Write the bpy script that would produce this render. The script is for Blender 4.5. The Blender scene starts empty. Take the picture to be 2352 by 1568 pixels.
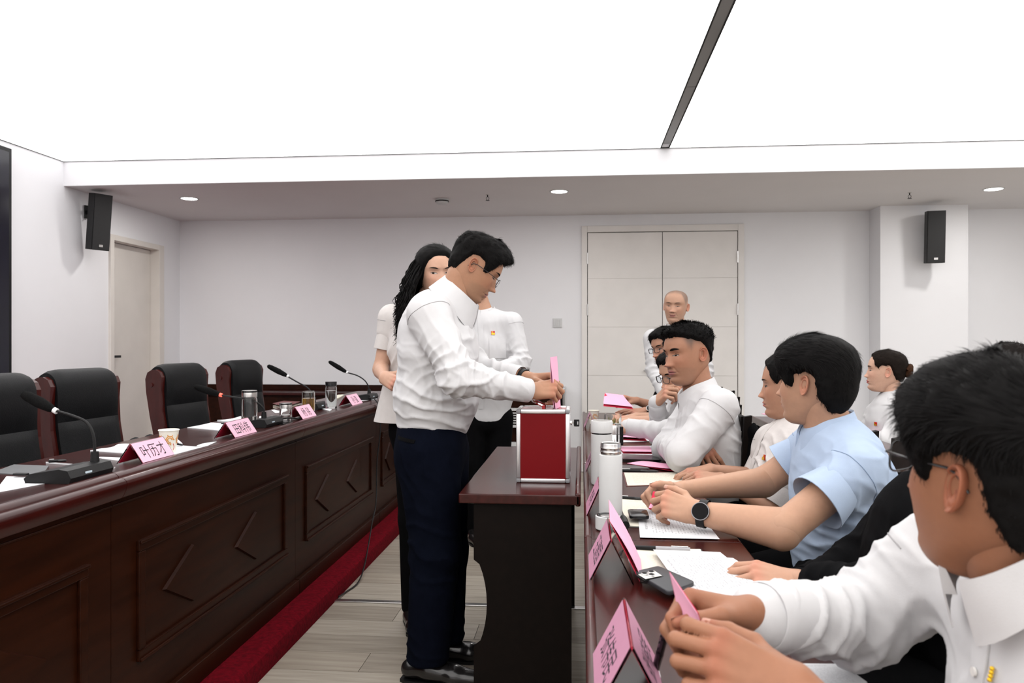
# A meeting room under a luminous ceiling: a man drops a pink ballot into a red box.
import bpy, bmesh, math, random
import numpy as np
from mathutils import Vector, Matrix
from mathutils.bvhtree import BVHTree

scene = bpy.context.scene
COL = scene.collection
random.seed(7)

# ------------------------------------------------------------------ camera, world, light, exposure
CAM_H, FPX, YAW, HORIZON = 1.27, 1764.0, math.radians(5.18), 787.0
cam_data = bpy.data.cameras.new('camera')
cam_data.sensor_width = 36.0
cam_data.lens = 36.0 * FPX / 2352.0
cam_data.clip_start = 0.02
cam_data.shift_y = (HORIZON - 784.0) / 2352.0
cam_data.dof.use_dof = True
cam_data.dof.focus_distance = 2.75
cam_data.dof.aperture_fstop = 7.0
cam = bpy.data.objects.new('camera', cam_data)
COL.objects.link(cam)
cam.location = (0, 0, CAM_H)
cam.rotation_euler = (math.radians(90), 0, YAW)
scene.camera = cam

world = bpy.data.worlds.new('world')
scene.world = world
world.use_nodes = True
world.node_tree.nodes['Background'].inputs[0].default_value = (0.8, 0.85, 0.9, 1)
world.node_tree.nodes['Background'].inputs[1].default_value = 0.05

scene.view_settings.view_transform = 'Standard'
scene.view_settings.look = 'None'
scene.view_settings.gamma = 1.0
scene.view_settings.use_curve_mapping = False
scene.view_settings.exposure = 0.0
CEILING_GLOW = 2.05          # the stretched luminous ceiling, the room's main light
DOWNLIGHT_WATTS = 7.0

_c, _s = math.cos(YAW), math.sin(YAW)
def _ray(x, y):
    a = (x - 1176) / FPX
    return (a * _c - _s, a * _s + _c, -(y - HORIZON) / FPX)
def atY(x, y, Y):
    r = _ray(x, y); t = Y / r[1]
    return Vector((r[0] * t, Y, CAM_H + r[2] * t))
def atZ(x, y, z):
    r = _ray(x, y); t = (z - CAM_H) / r[2]
    return Vector((r[0] * t, r[1] * t, z))
def atX(x, y, X):
    r = _ray(x, y); t = X / r[0]
    return Vector((X, r[1] * t, CAM_H + r[2] * t))

# ------------------------------------------------------------------ materials
MATS = {}
def pm(name, base, rough=0.5, metal=0.0, spec=0.5, var=0.0, var_scale=8.0, stretch=(1, 1, 1), bump=0.0, bump_scale=60.0,
       coat=0.0, trans=0.0, ior=1.45, sss=0.0, sheen=0.0, emit=None, emit_strength=0.0, attr=None, alpha=1.0, base2=None, wrinkle=0.0):
    """principled material whose colour is modulated by procedural noise"""
    if name in MATS: return MATS[name]
    m = bpy.data.materials.new(name); m.use_nodes = True
    nt = m.node_tree; b = nt.nodes['Principled BSDF']
    I = b.inputs
    I['Base Color'].default_value = (*base, 1)
    I['Roughness'].default_value = rough; I['Metallic'].default_value = metal
    I['Specular IOR Level'].default_value = spec; I['IOR'].default_value = ior
    I['Coat Weight'].default_value = coat; I['Coat Roughness'].default_value = 0.12
    I['Transmission Weight'].default_value = trans
    I['Sheen Weight'].default_value = sheen
    I['Alpha'].default_value = alpha
    if sss:
        I['Subsurface Weight'].default_value = sss
        I['Subsurface Radius'].default_value = (0.012, 0.005, 0.003)
        I['Subsurface Scale'].default_value = 1.0
    if emit:
        I['Emission Color'].default_value = (*emit, 1); I['Emission Strength'].default_value = emit_strength
    src = None
    if var or bump:
        tc = nt.nodes.new('ShaderNodeTexCoord'); mp = nt.nodes.new('ShaderNodeMapping')
        mp.inputs['Scale'].default_value = stretch
        nt.links.new(tc.outputs['Object'], mp.inputs[0])
    if attr:
        at = nt.nodes.new('ShaderNodeAttribute'); at.attribute_name = attr
        src = at.outputs['Color']
    if var:
        n = nt.nodes.new('ShaderNodeTexNoise'); n.inputs['Scale'].default_value = var_scale; n.inputs['Detail'].default_value = 6
        nt.links.new(mp.outputs[0], n.inputs['Vector'])
        mr = nt.nodes.new('ShaderNodeMapRange')
        mr.inputs['From Min'].default_value = 0.3; mr.inputs['From Max'].default_value = 0.7
        nt.links.new(n.outputs['Fac'], mr.inputs['Value'])
        mx = nt.nodes.new('ShaderNodeMix'); mx.data_type = 'RGBA'; mx.blend_type = 'MIX'
        nt.links.new(mr.outputs[0], mx.inputs['Factor'])
        if src is not None:
            d1 = nt.nodes.new('ShaderNodeMix'); d1.data_type = 'RGBA'; d1.blend_type = 'MULTIPLY'
            d1.inputs['Factor'].default_value = 1.0
            nt.links.new(src, d1.inputs['A']); d1.inputs['B'].default_value = (1 - var, 1 - var, 1 - var, 1)
            nt.links.new(d1.outputs['Result'], mx.inputs['A']); nt.links.new(src, mx.inputs['B'])
        else:
            b2 = base2 if base2 else [min(1, c * (1 + var)) for c in base]
            b1 = base if base2 else [c * (1 - var) for c in base]
            mx.inputs['A'].default_value = (*b1, 1); mx.inputs['B'].default_value = (*b2, 1)
        src = mx.outputs['Result']
    if src is not None: nt.links.new(src, I['Base Color'])
    if bump:
        n2 = nt.nodes.new('ShaderNodeTexNoise'); n2.inputs['Scale'].default_value = bump_scale; n2.inputs['Detail'].default_value = 4
        nt.links.new(mp.outputs[0], n2.inputs['Vector'])
        bp = nt.nodes.new('ShaderNodeBump'); bp.inputs['Strength'].default_value = bump; bp.inputs['Distance'].default_value = 0.004
        nt.links.new(n2.outputs['Fac'], bp.inputs['Height']); nt.links.new(bp.outputs[0], I['Normal'])
        if wrinkle:
            nw = nt.nodes.new('ShaderNodeTexNoise'); nw.noise_type = 'RIDGED_MULTIFRACTAL'; nw.inputs['Scale'].default_value = 5.0; nw.inputs['Detail'].default_value = 2.0
            nw.inputs['Distortion'].default_value = 1.2; nt.links.new(mp.outputs[0], nw.inputs['Vector'])
            b2n = nt.nodes.new('ShaderNodeBump'); b2n.inputs['Strength'].default_value = wrinkle; b2n.inputs['Distance'].default_value = 0.012
            nt.links.new(nw.outputs['Fac'], b2n.inputs['Height']); nt.links.new(bp.outputs[0], b2n.inputs['Normal']); nt.links.new(b2n.outputs[0], I['Normal'])
    MATS[name] = m
    return m

def srgb(r, g, b):
    f = lambda v: (v / 255 / 12.92) if v / 255 <= 0.04045 else ((v / 255 + 0.055) / 1.055) ** 2.4
    return (f(r), f(g), f(b))

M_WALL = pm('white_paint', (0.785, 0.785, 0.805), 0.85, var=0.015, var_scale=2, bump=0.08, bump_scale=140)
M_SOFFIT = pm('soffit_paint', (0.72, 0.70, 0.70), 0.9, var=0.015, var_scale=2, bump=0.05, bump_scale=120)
M_DOOR = pm('door_laminate', (0.70, 0.665, 0.62), 0.55, var=0.03, var_scale=5, bump=0.06, bump_scale=200)
M_DOOR2 = pm('door_laminate_cool', (0.74, 0.715, 0.69), 0.6, var=0.03, var_scale=5, bump=0.06, bump_scale=200)
M_GAP = pm('shadow_gap', (0.02, 0.02, 0.02), 0.9, var=0.1)
M_STEEL = pm('brushed_steel', (0.62, 0.61, 0.60), 0.28, metal=1.0, var=0.08, var_scale=30, stretch=(1, 1, 20))
M_ALU = pm('aluminium', (0.72, 0.72, 0.73), 0.38, metal=1.0, var=0.05, var_scale=20)
M_CHROME = pm('chrome', (0.8, 0.8, 0.8), 0.08, metal=1.0, var=0.02)
M_BLACK = pm('black_plastic', (0.006, 0.006, 0.0065), 0.45, spec=0.3, var=0.15, bump=0.1, bump_scale=300)
M_BLACKS = pm('black_gloss', (0.008, 0.008, 0.009), 0.12, var=0.1)
M_FOAM = pm('black_foam', (0.006, 0.006, 0.006), 0.95, spec=0.1, var=0.3, var_scale=200, bump=0.6, bump_scale=500)
M_LEATHER = pm('black_leather', (0.003, 0.0035, 0.0042), 0.5, spec=0.22, var=0.15, var_scale=20, bump=0.25, bump_scale=260)
M_WOOD = pm('mahogany', srgb(37, 14, 5), 0.36, spec=0.13, var=0.3, var_scale=5, stretch=(6, 0.6, 6), bump=0.03, bump_scale=40)
M_WOODT = pm('mahogany_top', srgb(50, 13, 10), 0.24, spec=0.25, var=0.25, var_scale=6, stretch=(8, 0.6, 6), coat=0.08)
M_DESK = pm('dark_desk_wood', srgb(13, 7, 5), 0.5, spec=0.12, var=0.2, var_scale=6, stretch=(6, 0.6, 6), bump=0.03, bump_scale=60)
M_CHERRY = pm('chair_wood', srgb(54, 12, 8), 0.3, spec=0.3, var=0.25, var_scale=9, stretch=(4, 4, 1), coat=0.15)
M_CARPET = pm('red_carpet', (0.13, 0.0015, 0.007), 0.97, spec=0.1, var=0.35, var_scale=60, bump=1.0, bump_scale=420)
M_RED = pm('red_panel', (0.15, 0.0008, 0.003), 0.5, spec=0.2, var=0.05, var_scale=4)
M_PAPER = pm('white_paper', (0.66, 0.67, 0.69), 0.8, var=0.02, var_scale=15)
M_CREAM = pm('cream_paper', (0.66, 0.63, 0.53), 0.85, var=0.03, var_scale=15)
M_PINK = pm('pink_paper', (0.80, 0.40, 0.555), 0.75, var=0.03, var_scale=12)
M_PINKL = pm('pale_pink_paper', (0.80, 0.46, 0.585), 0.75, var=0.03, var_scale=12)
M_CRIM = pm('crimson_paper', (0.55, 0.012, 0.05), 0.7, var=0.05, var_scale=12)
M_INK = pm('ink', (0.015, 0.012, 0.02), 0.8, var=0.1)
M_ACRYL = pm('clear_acrylic', (0.97, 0.97, 0.97), 0.03, trans=1.0, ior=1.25, var=0.01)
M_GLASS = pm('clear_glass', (0.97, 0.98, 0.97), 0.02, trans=1.0, ior=1.3, var=0.01)
M_TEA = pm('amber_tea', (0.75, 0.42, 0.05), 0.05, trans=0.9, ior=1.33, var=0.05)
M_WATER = pm('water', (0.93, 0.95, 0.95), 0.02, trans=1.0, ior=1.2, var=0.01)
M_LEAF = pm('tea_leaves', (0.16, 0.14, 0.015), 0.6, var=0.4, var_scale=60)
M_WHITEP = pm('white_enamel', (0.57, 0.575, 0.575), 0.45, var=0.02, var_scale=10, bump=0.05, bump_scale=300)
M_LENS = pm('lens', (0.95, 0.97, 1.0), 0.02, trans=1.0, ior=1.08, var=0.01)

# ------------------------------------------------------------------ mesh helpers
class MB:
    """collects shapes that become ONE mesh"""
    def __init__(s): s.v = []; s.f = []
    def add(s, verts, faces):
        o = len(s.v); s.v += [tuple(p) for p in verts]; s.f += [tuple(i + o for i in f) for f in faces]; return s
    def box(s, lo, hi, bev=0.0):
        if bev > 0:
            bm = bmesh.new(); bmesh.ops.create_cube(bm, size=1.0)
            c = [(a + b) / 2 for a, b in zip(lo, hi)]; d = [abs(b - a) for a, b in zip(lo, hi)]
            for v in bm.verts: v.co = Vector([c[i] + v.co[i] * d[i] for i in range(3)])
            bmesh.ops.bevel(bm, geom=bm.edges[:], offset=min(bev, min(d) * 0.45), segments=2, affect='EDGES', profile=0.5)
            bm.verts.index_update()
            s.add([v.co for v in bm.verts], [[v.index for v in f.verts] for f in bm.faces]); bm.free(); return s
        x0, y0, z0 = lo; x1, y1, z1 = hi
        return s.add([(x0, y0, z0), (x1, y0, z0), (x1, y1, z0), (x0, y1, z0), (x0, y0, z1), (x1, y0, z1), (x1, y1, z1), (x0, y1, z1)],
                     [(0, 3, 2, 1), (4, 5, 6, 7), (0, 1, 5, 4), (1, 2, 6, 5), (2, 3, 7, 6), (3, 0, 4, 7)])
    def tube(s, pts, r, n=8, cap=True):
        pts = [Vector(p) for p in pts]
        rs = r if isinstance(r, (list, tuple)) else [r] * len(pts)
        up = None; rings = []
        for i, p in enumerate(pts):
            t = (pts[min(i + 1, len(pts) - 1)] - pts[max(i - 1, 0)]).normalized()
            if up is None:
                up = Vector((0, 0, 1)) if abs(t.z) < 0.9 else Vector((1, 0, 0))
            a = t.cross(up).normalized(); up = a.cross(t).normalized()
            rings.append([p + (a * math.cos(2 * math.pi * k / n) + up * math.sin(2 * math.pi * k / n)) * rs[i] for k in range(n)])
        V = [q for ring in rings for q in ring]; Fc = []
        for i in range(len(pts) - 1):
            for k in range(n):
                Fc.append((i * n + k, i * n + (k + 1) % n, (i + 1) * n + (k + 1) % n, (i + 1) * n + k))
        if cap:
            Fc.append(tuple(range(n - 1, -1, -1))); Fc.append(tuple((len(pts) - 1) * n + k for k in range(n)))
        return s.add(V, Fc)
    def lathe(s, prof, c=(0, 0, 0), n=28):
        V = []; Fc = []
        for (r, z) in prof:
            for k in range(n):
                a = 2 * math.pi * k / n; V.append((c[0] + r * math.cos(a), c[1] + r * math.sin(a), c[2] + z))
        for i in range(len(prof) - 1):
            for k in range(n):
                Fc.append((i * n + k, i * n + (k + 1) % n, (i + 1) * n + (k + 1) % n, (i + 1) * n + k))
        if prof[0][0] > 1e-6 and prof[-1][0] > 1e-6:          # ring section: close it on itself
            m = (len(prof) - 1) * n
            Fc += [(m + k, m + (k + 1) % n, (k + 1) % n, k) for k in range(n)]
        elif prof[0][0] > 1e-6: Fc.append(tuple(range(n - 1, -1, -1)))
        elif prof[-1][0] > 1e-6: Fc.append(tuple((len(prof) - 1) * n + k for k in range(n)))
        return s.add(V, Fc)
    def prism(s, poly, axis, a, b):
        """2D polygon extruded along axis ('x','y','z') from a to b"""
        n = len(poly)
        def pt(p, t):
            return {'x': (t, p[0], p[1]), 'y': (p[0], t, p[1]), 'z': (p[0], p[1], t)}[axis]
        V = [pt(p, a) for p in poly] + [pt(p, b) for p in poly]
        Fc = [tuple(range(n)), tuple(range(2 * n - 1, n - 1, -1))]
        Fc += [(i, i + n, (i + 1) % n + n, (i + 1) % n) for i in range(n)]
        return s.add(V, Fc)
    def slab(s, quad, t, nu=1, nv=1, fn=None):
        """thin sheet over a quad (4 points), thickness t, optional lift function fn(u,v)"""
        q = [Vector(p) for p in quad]; V = []; Fc = []
        nrm = (q[1] - q[0]).cross(q[3] - q[0]).normalized()
        for side in (1, 0):
            for j in range(nv + 1):
                for i in range(nu + 1):
                    u, w = i / nu, j / nv
                    p = q[0] * (1 - u) * (1 - w) + q[1] * u * (1 - w) + q[2] * u * w + q[3] * (1 - u) * w
                    lift = fn(u, w) if fn else 0
                    V.append(p + nrm * (lift + (t if side else 0)))
        N = (nu + 1) * (nv + 1)
        id_ = lambda i, j: j * (nu + 1) + i
        for j in range(nv):
            for i in range(nu):
                a, b, c, d = id_(i, j), id_(i + 1, j), id_(i + 1, j + 1), id_(i, j + 1)
                Fc.append((a, b, c, d)); Fc.append((d + N, c + N, b + N, a + N))
        rim = [id_(i, 0) for i in range(nu + 1)] + [id_(nu, j) for j in range(1, nv + 1)] + \
              [id_(i, nv) for i in range(nu - 1, -1, -1)] + [id_(0, j) for j in range(nv - 1, 0, -1)]
        for k in range(len(rim)):
            a, b = rim[k], rim[(k + 1) % len(rim)]
            Fc.append((a, a + N, b + N, b))
        return s.add(V, Fc)
    def xf(s, m):
        s.v = [tuple(m @ Vector(p)) for p in s.v]; return s

def mesh_obj(name, v, f, mat, parent=None, smooth=False, world=False, auto=None):
    me = bpy.data.meshes.new(name)
    me.from_pydata([tuple(p) for p in v], [], [tuple(q) for q in f]); me.update()
    bm = bmesh.new(); bm.from_mesh(me); bmesh.ops.recalc_face_normals(bm, faces=bm.faces); bm.to_mesh(me); bm.free()
    if smooth: me.polygons.foreach_set('use_smooth', [True] * len(me.polygons))
    if auto and smooth:
        try: me.set_sharp_from_angle(angle=math.radians(auto))
        except Exception: pass
    if mat: me.materials.append(mat)
    o = bpy.data.objects.new(name, me); COL.objects.link(o)
    if parent is not None: adopt(o, parent, world)
    return o
def adopt(o, parent, world=False):
    o.parent = parent
    if world: o.matrix_parent_inverse = parent.matrix_basis.inverted()
def ob(name, mb, mat, parent=None, smooth=False, world=False, auto=35):
    return mesh_obj(name, mb.v, mb.f, mat, parent, smooth, world, auto)
def tag(o, label, cat, group=None, kind=None):
    o['label'] = label; o['category'] = cat
    if group: o['group'] = group
    if kind: o['kind'] = kind
    return o
def thing(name, label, cat, loc=(0, 0, 0), rotz=0.0, group=None):
    o = bpy.data.objects.new(name, None); COL.objects.link(o)
    o.empty_display_size = 0.05
    o.location = loc; o.rotation_euler = (0, 0, rotz)
    o.matrix_basis = Matrix.Translation(loc) @ Matrix.Rotation(rotz, 4, 'Z')
    return tag(o, label, cat, group)
def struct(name, mb, mat, parent=None, smooth=False, label=None):
    o = ob(name, mb, mat, parent, smooth)
    if parent is None:
        o['kind'] = 'structure'
        if label: o['label'] = label
    return o
def copy_thing(root, loc, rotz, label, group=None):
    r = root.copy(); COL.objects.link(r)
    r.matrix_basis = Matrix.Translation(loc) @ Matrix.Rotation(rotz, 4, 'Z')
    r['label'] = label
    if group: r['group'] = group
    for ch in list(root.children):
        c = ch.copy(); COL.objects.link(c); c.parent = r
        for g in ch.children:
            d = g.copy(); COL.objects.link(d); d.parent = c
    return r
def bez(pts, n=8):
    """Catmull-Rom through points"""
    P = [Vector(p) for p in pts]; P = [P[0] * 2 - P[1]] + P + [P[-1] * 2 - P[-2]]
    out = []
    for i in range(1, len(P) - 2):
        for k in range(n):
            t = k / n; a, b, c, d = P[i - 1], P[i], P[i + 1], P[i + 2]
            out.append(0.5 * ((2 * b) + (c - a) * t + (2 * a - 5 * b + 4 * c - d) * t * t + (3 * b - a - 3 * c + d) * t ** 3))
    return out + [P[-2]]
def lettering(text, size, mat, parent, mtx, name='lettering', stretch=1.0):
    cu = bpy.data.curves.new('lettering', 'FONT'); cu.body = text; cu.size = size; cu.align_x = 'CENTER'; cu.align_y = 'CENTER'
    t = bpy.data.objects.new('lettering_curve', cu); COL.objects.link(t)
    bpy.context.view_layer.update()
    me = bpy.data.meshes.new_from_object(t.evaluated_get(bpy.context.evaluated_depsgraph_get()))
    bpy.data.objects.remove(t); bpy.data.curves.remove(cu)
    me.transform(mtx @ Matrix.Diagonal((stretch, 1, 1, 1)))
    me.materials.clear(); me.materials.append(mat)
    o = bpy.data.objects.new(name, me); COL.objects.link(o); o.parent = parent
    return o
# ------------------------------------------------------------------ the room
XL, XR, YB, YR, ZC, ZS, YS = -4.15, 5.6, 7.62, -3.4, 2.73, 2.53, 5.84
M_FLOOR = pm('vinyl_plank', srgb(168, 158, 146), 0.45, var=0.5, var_scale=3.0, stretch=(0.8, 9, 1), base2=srgb(190, 182, 170), bump=0.03, bump_scale=30)
M_PLANK = [pm('vinyl_plank_%d' % i, srgb(*c), 0.42, var=0.5, var_scale=3.0 + i, stretch=(0.7, 10, 1), base2=srgb(*d), bump=0.04, bump_scale=30)
           for i, (c, d) in enumerate([((138, 128, 115), (168, 159, 146)), ((128, 119, 107), (160, 151, 139)), ((146, 137, 124), (174, 166, 154))])]
fl = struct('floor', MB().box((XL, YR, -0.1), (XR, YB, -0.006)), M_FLOOR, label='pale grey wood-look plank floor')
rng = random.Random(3)
plank_meshes = {}
def plank(x0, x1, y0, y1, k):
    key = (round(x1 - x0, 3), k)
    if key not in plank_meshes:
        w, d = (x1 - x0 - 0.0025) / 2, (y1 - y0 - 0.0025) / 2
        me = bpy.data.meshes.new('plank'); mb = MB().box((-w, -d, -0.006), (w, d, 0.0))
        me.from_pydata(mb.v, [], mb.f); me.materials.append(M_PLANK[k]); plank_meshes[key] = me
    o = bpy.data.objects.new('plank', plank_meshes[key]); COL.objects.link(o)
    o.location = ((x0 + x1) / 2, (y0 + y1) / 2, 0); o.parent = fl
row = 0; y = 1.46
while y < YB - 0.05:
    x = -1.26 - (row % 3) * 0.4
    first = True
    while x < XR - 0.1:
        a = max(x, -1.26); b = min(x + 1.2, XR)
        if b - a > 0.05: plank(a, b, y, min(y + 0.18, YB), rng.randrange(3))
        x += 1.2
    y += 0.18; row += 1
strip = ob('floor_trunking', MB().box((-1.25, 3.668, 0.0), (0.62, 3.705, 0.006), 0.002), M_STEEL, None)
tag(strip, 'flat metal trunking strip across the plank floor', 'cable cover')

wl = MB()
DY0, DY1, DZ = 6.47, 7.2, 2.18
wl.box((XL - 0.15, YR, -0.1), (XL, DY0 - 0.03, 3.0)).box((XL - 0.15, DY1 + 0.03, -0.1), (XL, YB + 0.15, 3.0)).box((XL - 0.15, DY0 - 0.03, DZ + 0.03), (XL, DY1 + 0.03, 3.0))
struct('wall_left', wl, M_WALL, label='plain white left wall')
struct('wall_back', MB().box((XL - 0.15, YB, -0.1), (XR + 0.15, YB + 0.15, 3.0)), M_WALL, label='plain white back wall')
struct('wall_right', MB().box((XR, YR, -0.1), (XR + 0.15, YB, 3.0)), M_WALL, label='plain white right wall')
struct('wall_rear', MB().box((XL - 0.15, YR - 0.15, -0.1), (XR + 0.15, YR, 3.0)), M_WALL, label='plain white rear wall')
struct('wall_column', MB().box((2.74, 7.35, 0.0), (3.51, YB - 0.001, ZS)), M_WALL, label='white square column standing out of the back wall')
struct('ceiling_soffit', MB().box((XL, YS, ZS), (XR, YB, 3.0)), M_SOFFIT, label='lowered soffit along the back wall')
struct('trim_fascia', MB().box((XL, YS - 0.012, ZS + 0.001), (XR, YS - 0.0005, ZC)), M_WALL, label='white fascia under the glowing ceiling')

M_GLOW = pm('luminous_membrane', (0.9, 0.9, 0.9), 0.6, emit=(1.0, 0.995, 0.99), emit_strength=CEILING_GLOW, var=0.01)
SX0, SX1 = 0.585, 0.655
ce = struct('ceiling', MB().box((XL, YR, ZC + 0.001), (XR, YS, 3.0)), M_WALL, label='ceiling with glowing stretched membrane panels')
ob('luminous_panel', MB().box((XL + 0.008, YR, ZC - 0.004), (SX0, YS - 0.02, ZC)), M_GLOW, ce)
ob('luminous_panel', MB().box((SX1, YR, ZC - 0.004), (XR, YS - 0.02, ZC)), M_GLOW, ce)
tr = struct('trim_track', MB().box((SX0 + 0.001, YR, ZC - 0.006), (SX0 + 0.008, YS - 0.02, ZC + 0.001)).box((SX1 - 0.008, YR, ZC - 0.006), (SX1 - 0.001, YS - 0.02, ZC + 0.001)), M_GAP, label='dark slot between two glowing ceiling panels')
M_TRACK = pm('track_grey', (0.16, 0.155, 0.15), 0.35, metal=0.3, var=0.2, var_scale=3, stretch=(1, 0.5, 1))
yy = YR
for L in (2.4, 1.9, 1.35, 0.95, 1.25, 1.27):
    y1 = min(yy + L, YS - 0.02)
    ob('track_segment', MB().box((SX0 + 0.008, yy + 0.003, ZC - 0.003), (SX1 - 0.008, y1 - 0.003, ZC + 0.001)), M_TRACK, tr); yy = y1
struct('trim_edge', MB().box((XL + 0.001, YS - 0.021, ZC - 0.006), (XR, YS - 0.0125, ZC + 0.001)).box((XL + 0.001, YR, ZC - 0.006), (XL + 0.009, YS - 0.021, ZC + 0.001)), M_GAP, label='thin dark edge of the glowing ceiling')

# side door in the left wall
d1 = bpy.data.objects.new('door_1', None); COL.objects.link(d1); d1.location = (0, 0, 0); d1['kind'] = 'structure'; d1['label'] = 'cream side door in the left wall'
fr = MB().box((XL - 0.10, DY0 - 0.055, 0.09), (XL + 0.022, DY0, DZ + 0.05), 0.003).box((XL - 0.10, DY1, 0.09), (XL + 0.022, DY1 + 0.085, DZ + 0.05), 0.003).box((XL - 0.10, DY0, DZ), (XL + 0.022, DY1, DZ + 0.05), 0.003)
ob('door_frame', fr, M_DOOR, d1)
lf = ob('door_leaf', MB().box((XL - 0.12, DY0 + 0.003, 0.095), (XL - 0.075, DY1 - 0.003, DZ - 0.004), 0.002), M_DOOR, d1)
hd = MB().box((XL - 0.075, DY0 + 0.03, 1.135), (XL - 0.02, DY0 + 0.05, 1.155), 0.003).box((XL - 0.03, DY0 + 0.025, 1.135), (XL - 0.016, DY0 + 0.16, 1.157), 0.003)
h = ob('door_handle', hd, M_BLACK, lf); h['label'] = 'black lever handle'

# double door in the back wall
d2 = bpy.data.objects.new('door_2', None); COL.objects.link(d2); d2['kind'] = 'structure'; d2['label'] = 'wide pale double door in the back wall'
fr = MB().box((0.0, YB - 0.03, 0), (0.055, YB - 0.0005, 2.42), 0.004).box((1.507, YB - 0.03, 0), (1.565, YB - 0.0005, 2.42), 0.004).box((0.055, YB - 0.03, 2.357), (1.507, YB - 0.0005, 2.42), 0.004)
ob('door_frame', fr, M_DOOR2, d2)
ob('door_rebate', MB().box((0.055, YB - 0.006, 0), (1.507, YB - 0.0005, 2.357)), M_GAP, d2)
for (a, b) in ((0.061, 0.7825), (0.7885, 1.501)):
    lf = ob('door_leaf', MB().box((a, YB - 0.0175, 0.006), (b, YB - 0.006, 2.351)), M_DOOR2, d2)
    zs = [0.006, 0.47, 0.948, 1.424, 1.90, 2.351]
    for i in range(5):
        ob('door_panel', MB().box((a, YB - 0.022, zs[i] + 0.002), (b, YB - 0.0175, zs[i + 1] - 0.002), 0.0015), M_DOOR2, lf)
for x in (0.058, 1.504):
    for z in (2.10, 1.594, 0.3):
        ob('hinge', MB().tube([(x, YB - 0.033, z - 0.055), (x, YB - 0.033, z + 0.055)], 0.008, 8), M_STEEL, d2, True)
ob('door_handle', MB().box((0.60, YB - 0.07, 0.99), (0.71, YB - 0.058, 1.01), 0.003).tube([(0.70, YB - 0.065, 1.0), (0.70, YB - 0.018, 1.0)], 0.01, 8), M_STEEL, d2)

# light switch
sw = thing('light_switch', 'white four-gang light switch plate beside the double door', 'switch', (-0.24, YB, 1.466))
ob('plate', MB().box((-0.045, -0.011, -0.046), (0.045, -0.0005, 0.046), 0.003), M_WHITEP, sw)
for k in range(4):
    ob('rocker', MB().box((-0.036 + k * 0.018, -0.0145, -0.034), (-0.0195 + k * 0.018, -0.0105, 0.034), 0.0015), M_WHITEP, sw)

# downlights in the soffit
M_LED = pm('downlight_glow', (1, 1, 1), 0.5, emit=(1, 0.98, 0.95), emit_strength=14.0, var=0.01)
for (x, y, lab) in ((-3.41, 6.42, 'round recessed downlight near the left wall and side door'), (-0.186, 6.40, 'round recessed downlight left of the double door, middle of three'), (3.36, 6.62, 'round recessed downlight beside the column, rightmost of three')):
    t = thing('downlight', lab, 'ceiling light', (x, y, ZS), 0, 'round downlights in the soffit')
    ob('trim_ring', MB().lathe([(0.068, -0.0005), (0.082, -0.0005), (0.082, -0.003), (0.07, -0.006), (0.066, -0.004)], n=36), M_WHITEP, t, True)
    ob('diffuser', MB().lathe([(0.0, -0.0035), (0.067, -0.0035), (0.067, -0.001), (0.0, -0.001)], n=36), M_LED, t)
    ld = bpy.data.lights.new('downlight_lamp', 'AREA'); ld.shape = 'DISK'; ld.size = 0.12; ld.energy = DOWNLIGHT_WATTS; ld.color = (1, 0.97, 0.93)
    lo = bpy.data.objects.new('downlight_lamp', ld); COL.objects.link(lo); lo.location = (0, 0, -0.012); lo.parent = t
# sprinklers and detector
for (x, y, lab) in ((-0.797, 6.49, 'small pendent sprinkler above the standing group, left of the middle downlight'), (2.741, 6.72, 'small pendent sprinkler in front of the column')):
    t = thing('sprinkler', lab, 'sprinkler', (x, y, ZS), 0, 'sprinkler heads in the soffit')
    ob('escutcheon', MB().lathe([(0.0, -0.0005), (0.016, -0.0005), (0.013, -0.004), (0.0, -0.004)], n=16), M_STEEL, t, True)
    ob('frame', MB().tube([(0, 0, -0.003), (0, 0, -0.02)], 0.005, 8).tube(bez([(0, 0, -0.018), (0.012, 0, -0.028), (0.008, 0, -0.042), (0, 0, -0.048)], 4), 0.002, 6).tube(bez([(0, 0, -0.018), (-0.012, 0, -0.028), (-0.008, 0, -0.042), (0, 0, -0.048)], 4), 0.002, 6), M_BLACK, t, True)
    ob('deflector', MB().lathe([(0.0, -0.048), (0.017, -0.048), (0.017, -0.050), (0.0, -0.050)], n=16), M_BLACK, t, True)
t = thing('smoke_detector', 'flat round smoke detector on the soffit above the woman', 'detector', (-1.22, 6.66, ZS))
ob('housing', MB().lathe([(0.0, -0.045), (0.035, -0.045), (0.05, -0.037), (0.058, -0.02), (0.055, -0.0005)], n=32), M_WHITEP, t, True)
ob('vent_ring', MB().lathe([(0.0585, -0.024), (0.0605, -0.024), (0.0605, -0.014), (0.0585, -0.014)], n=32), M_GAP, t, True)

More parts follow.
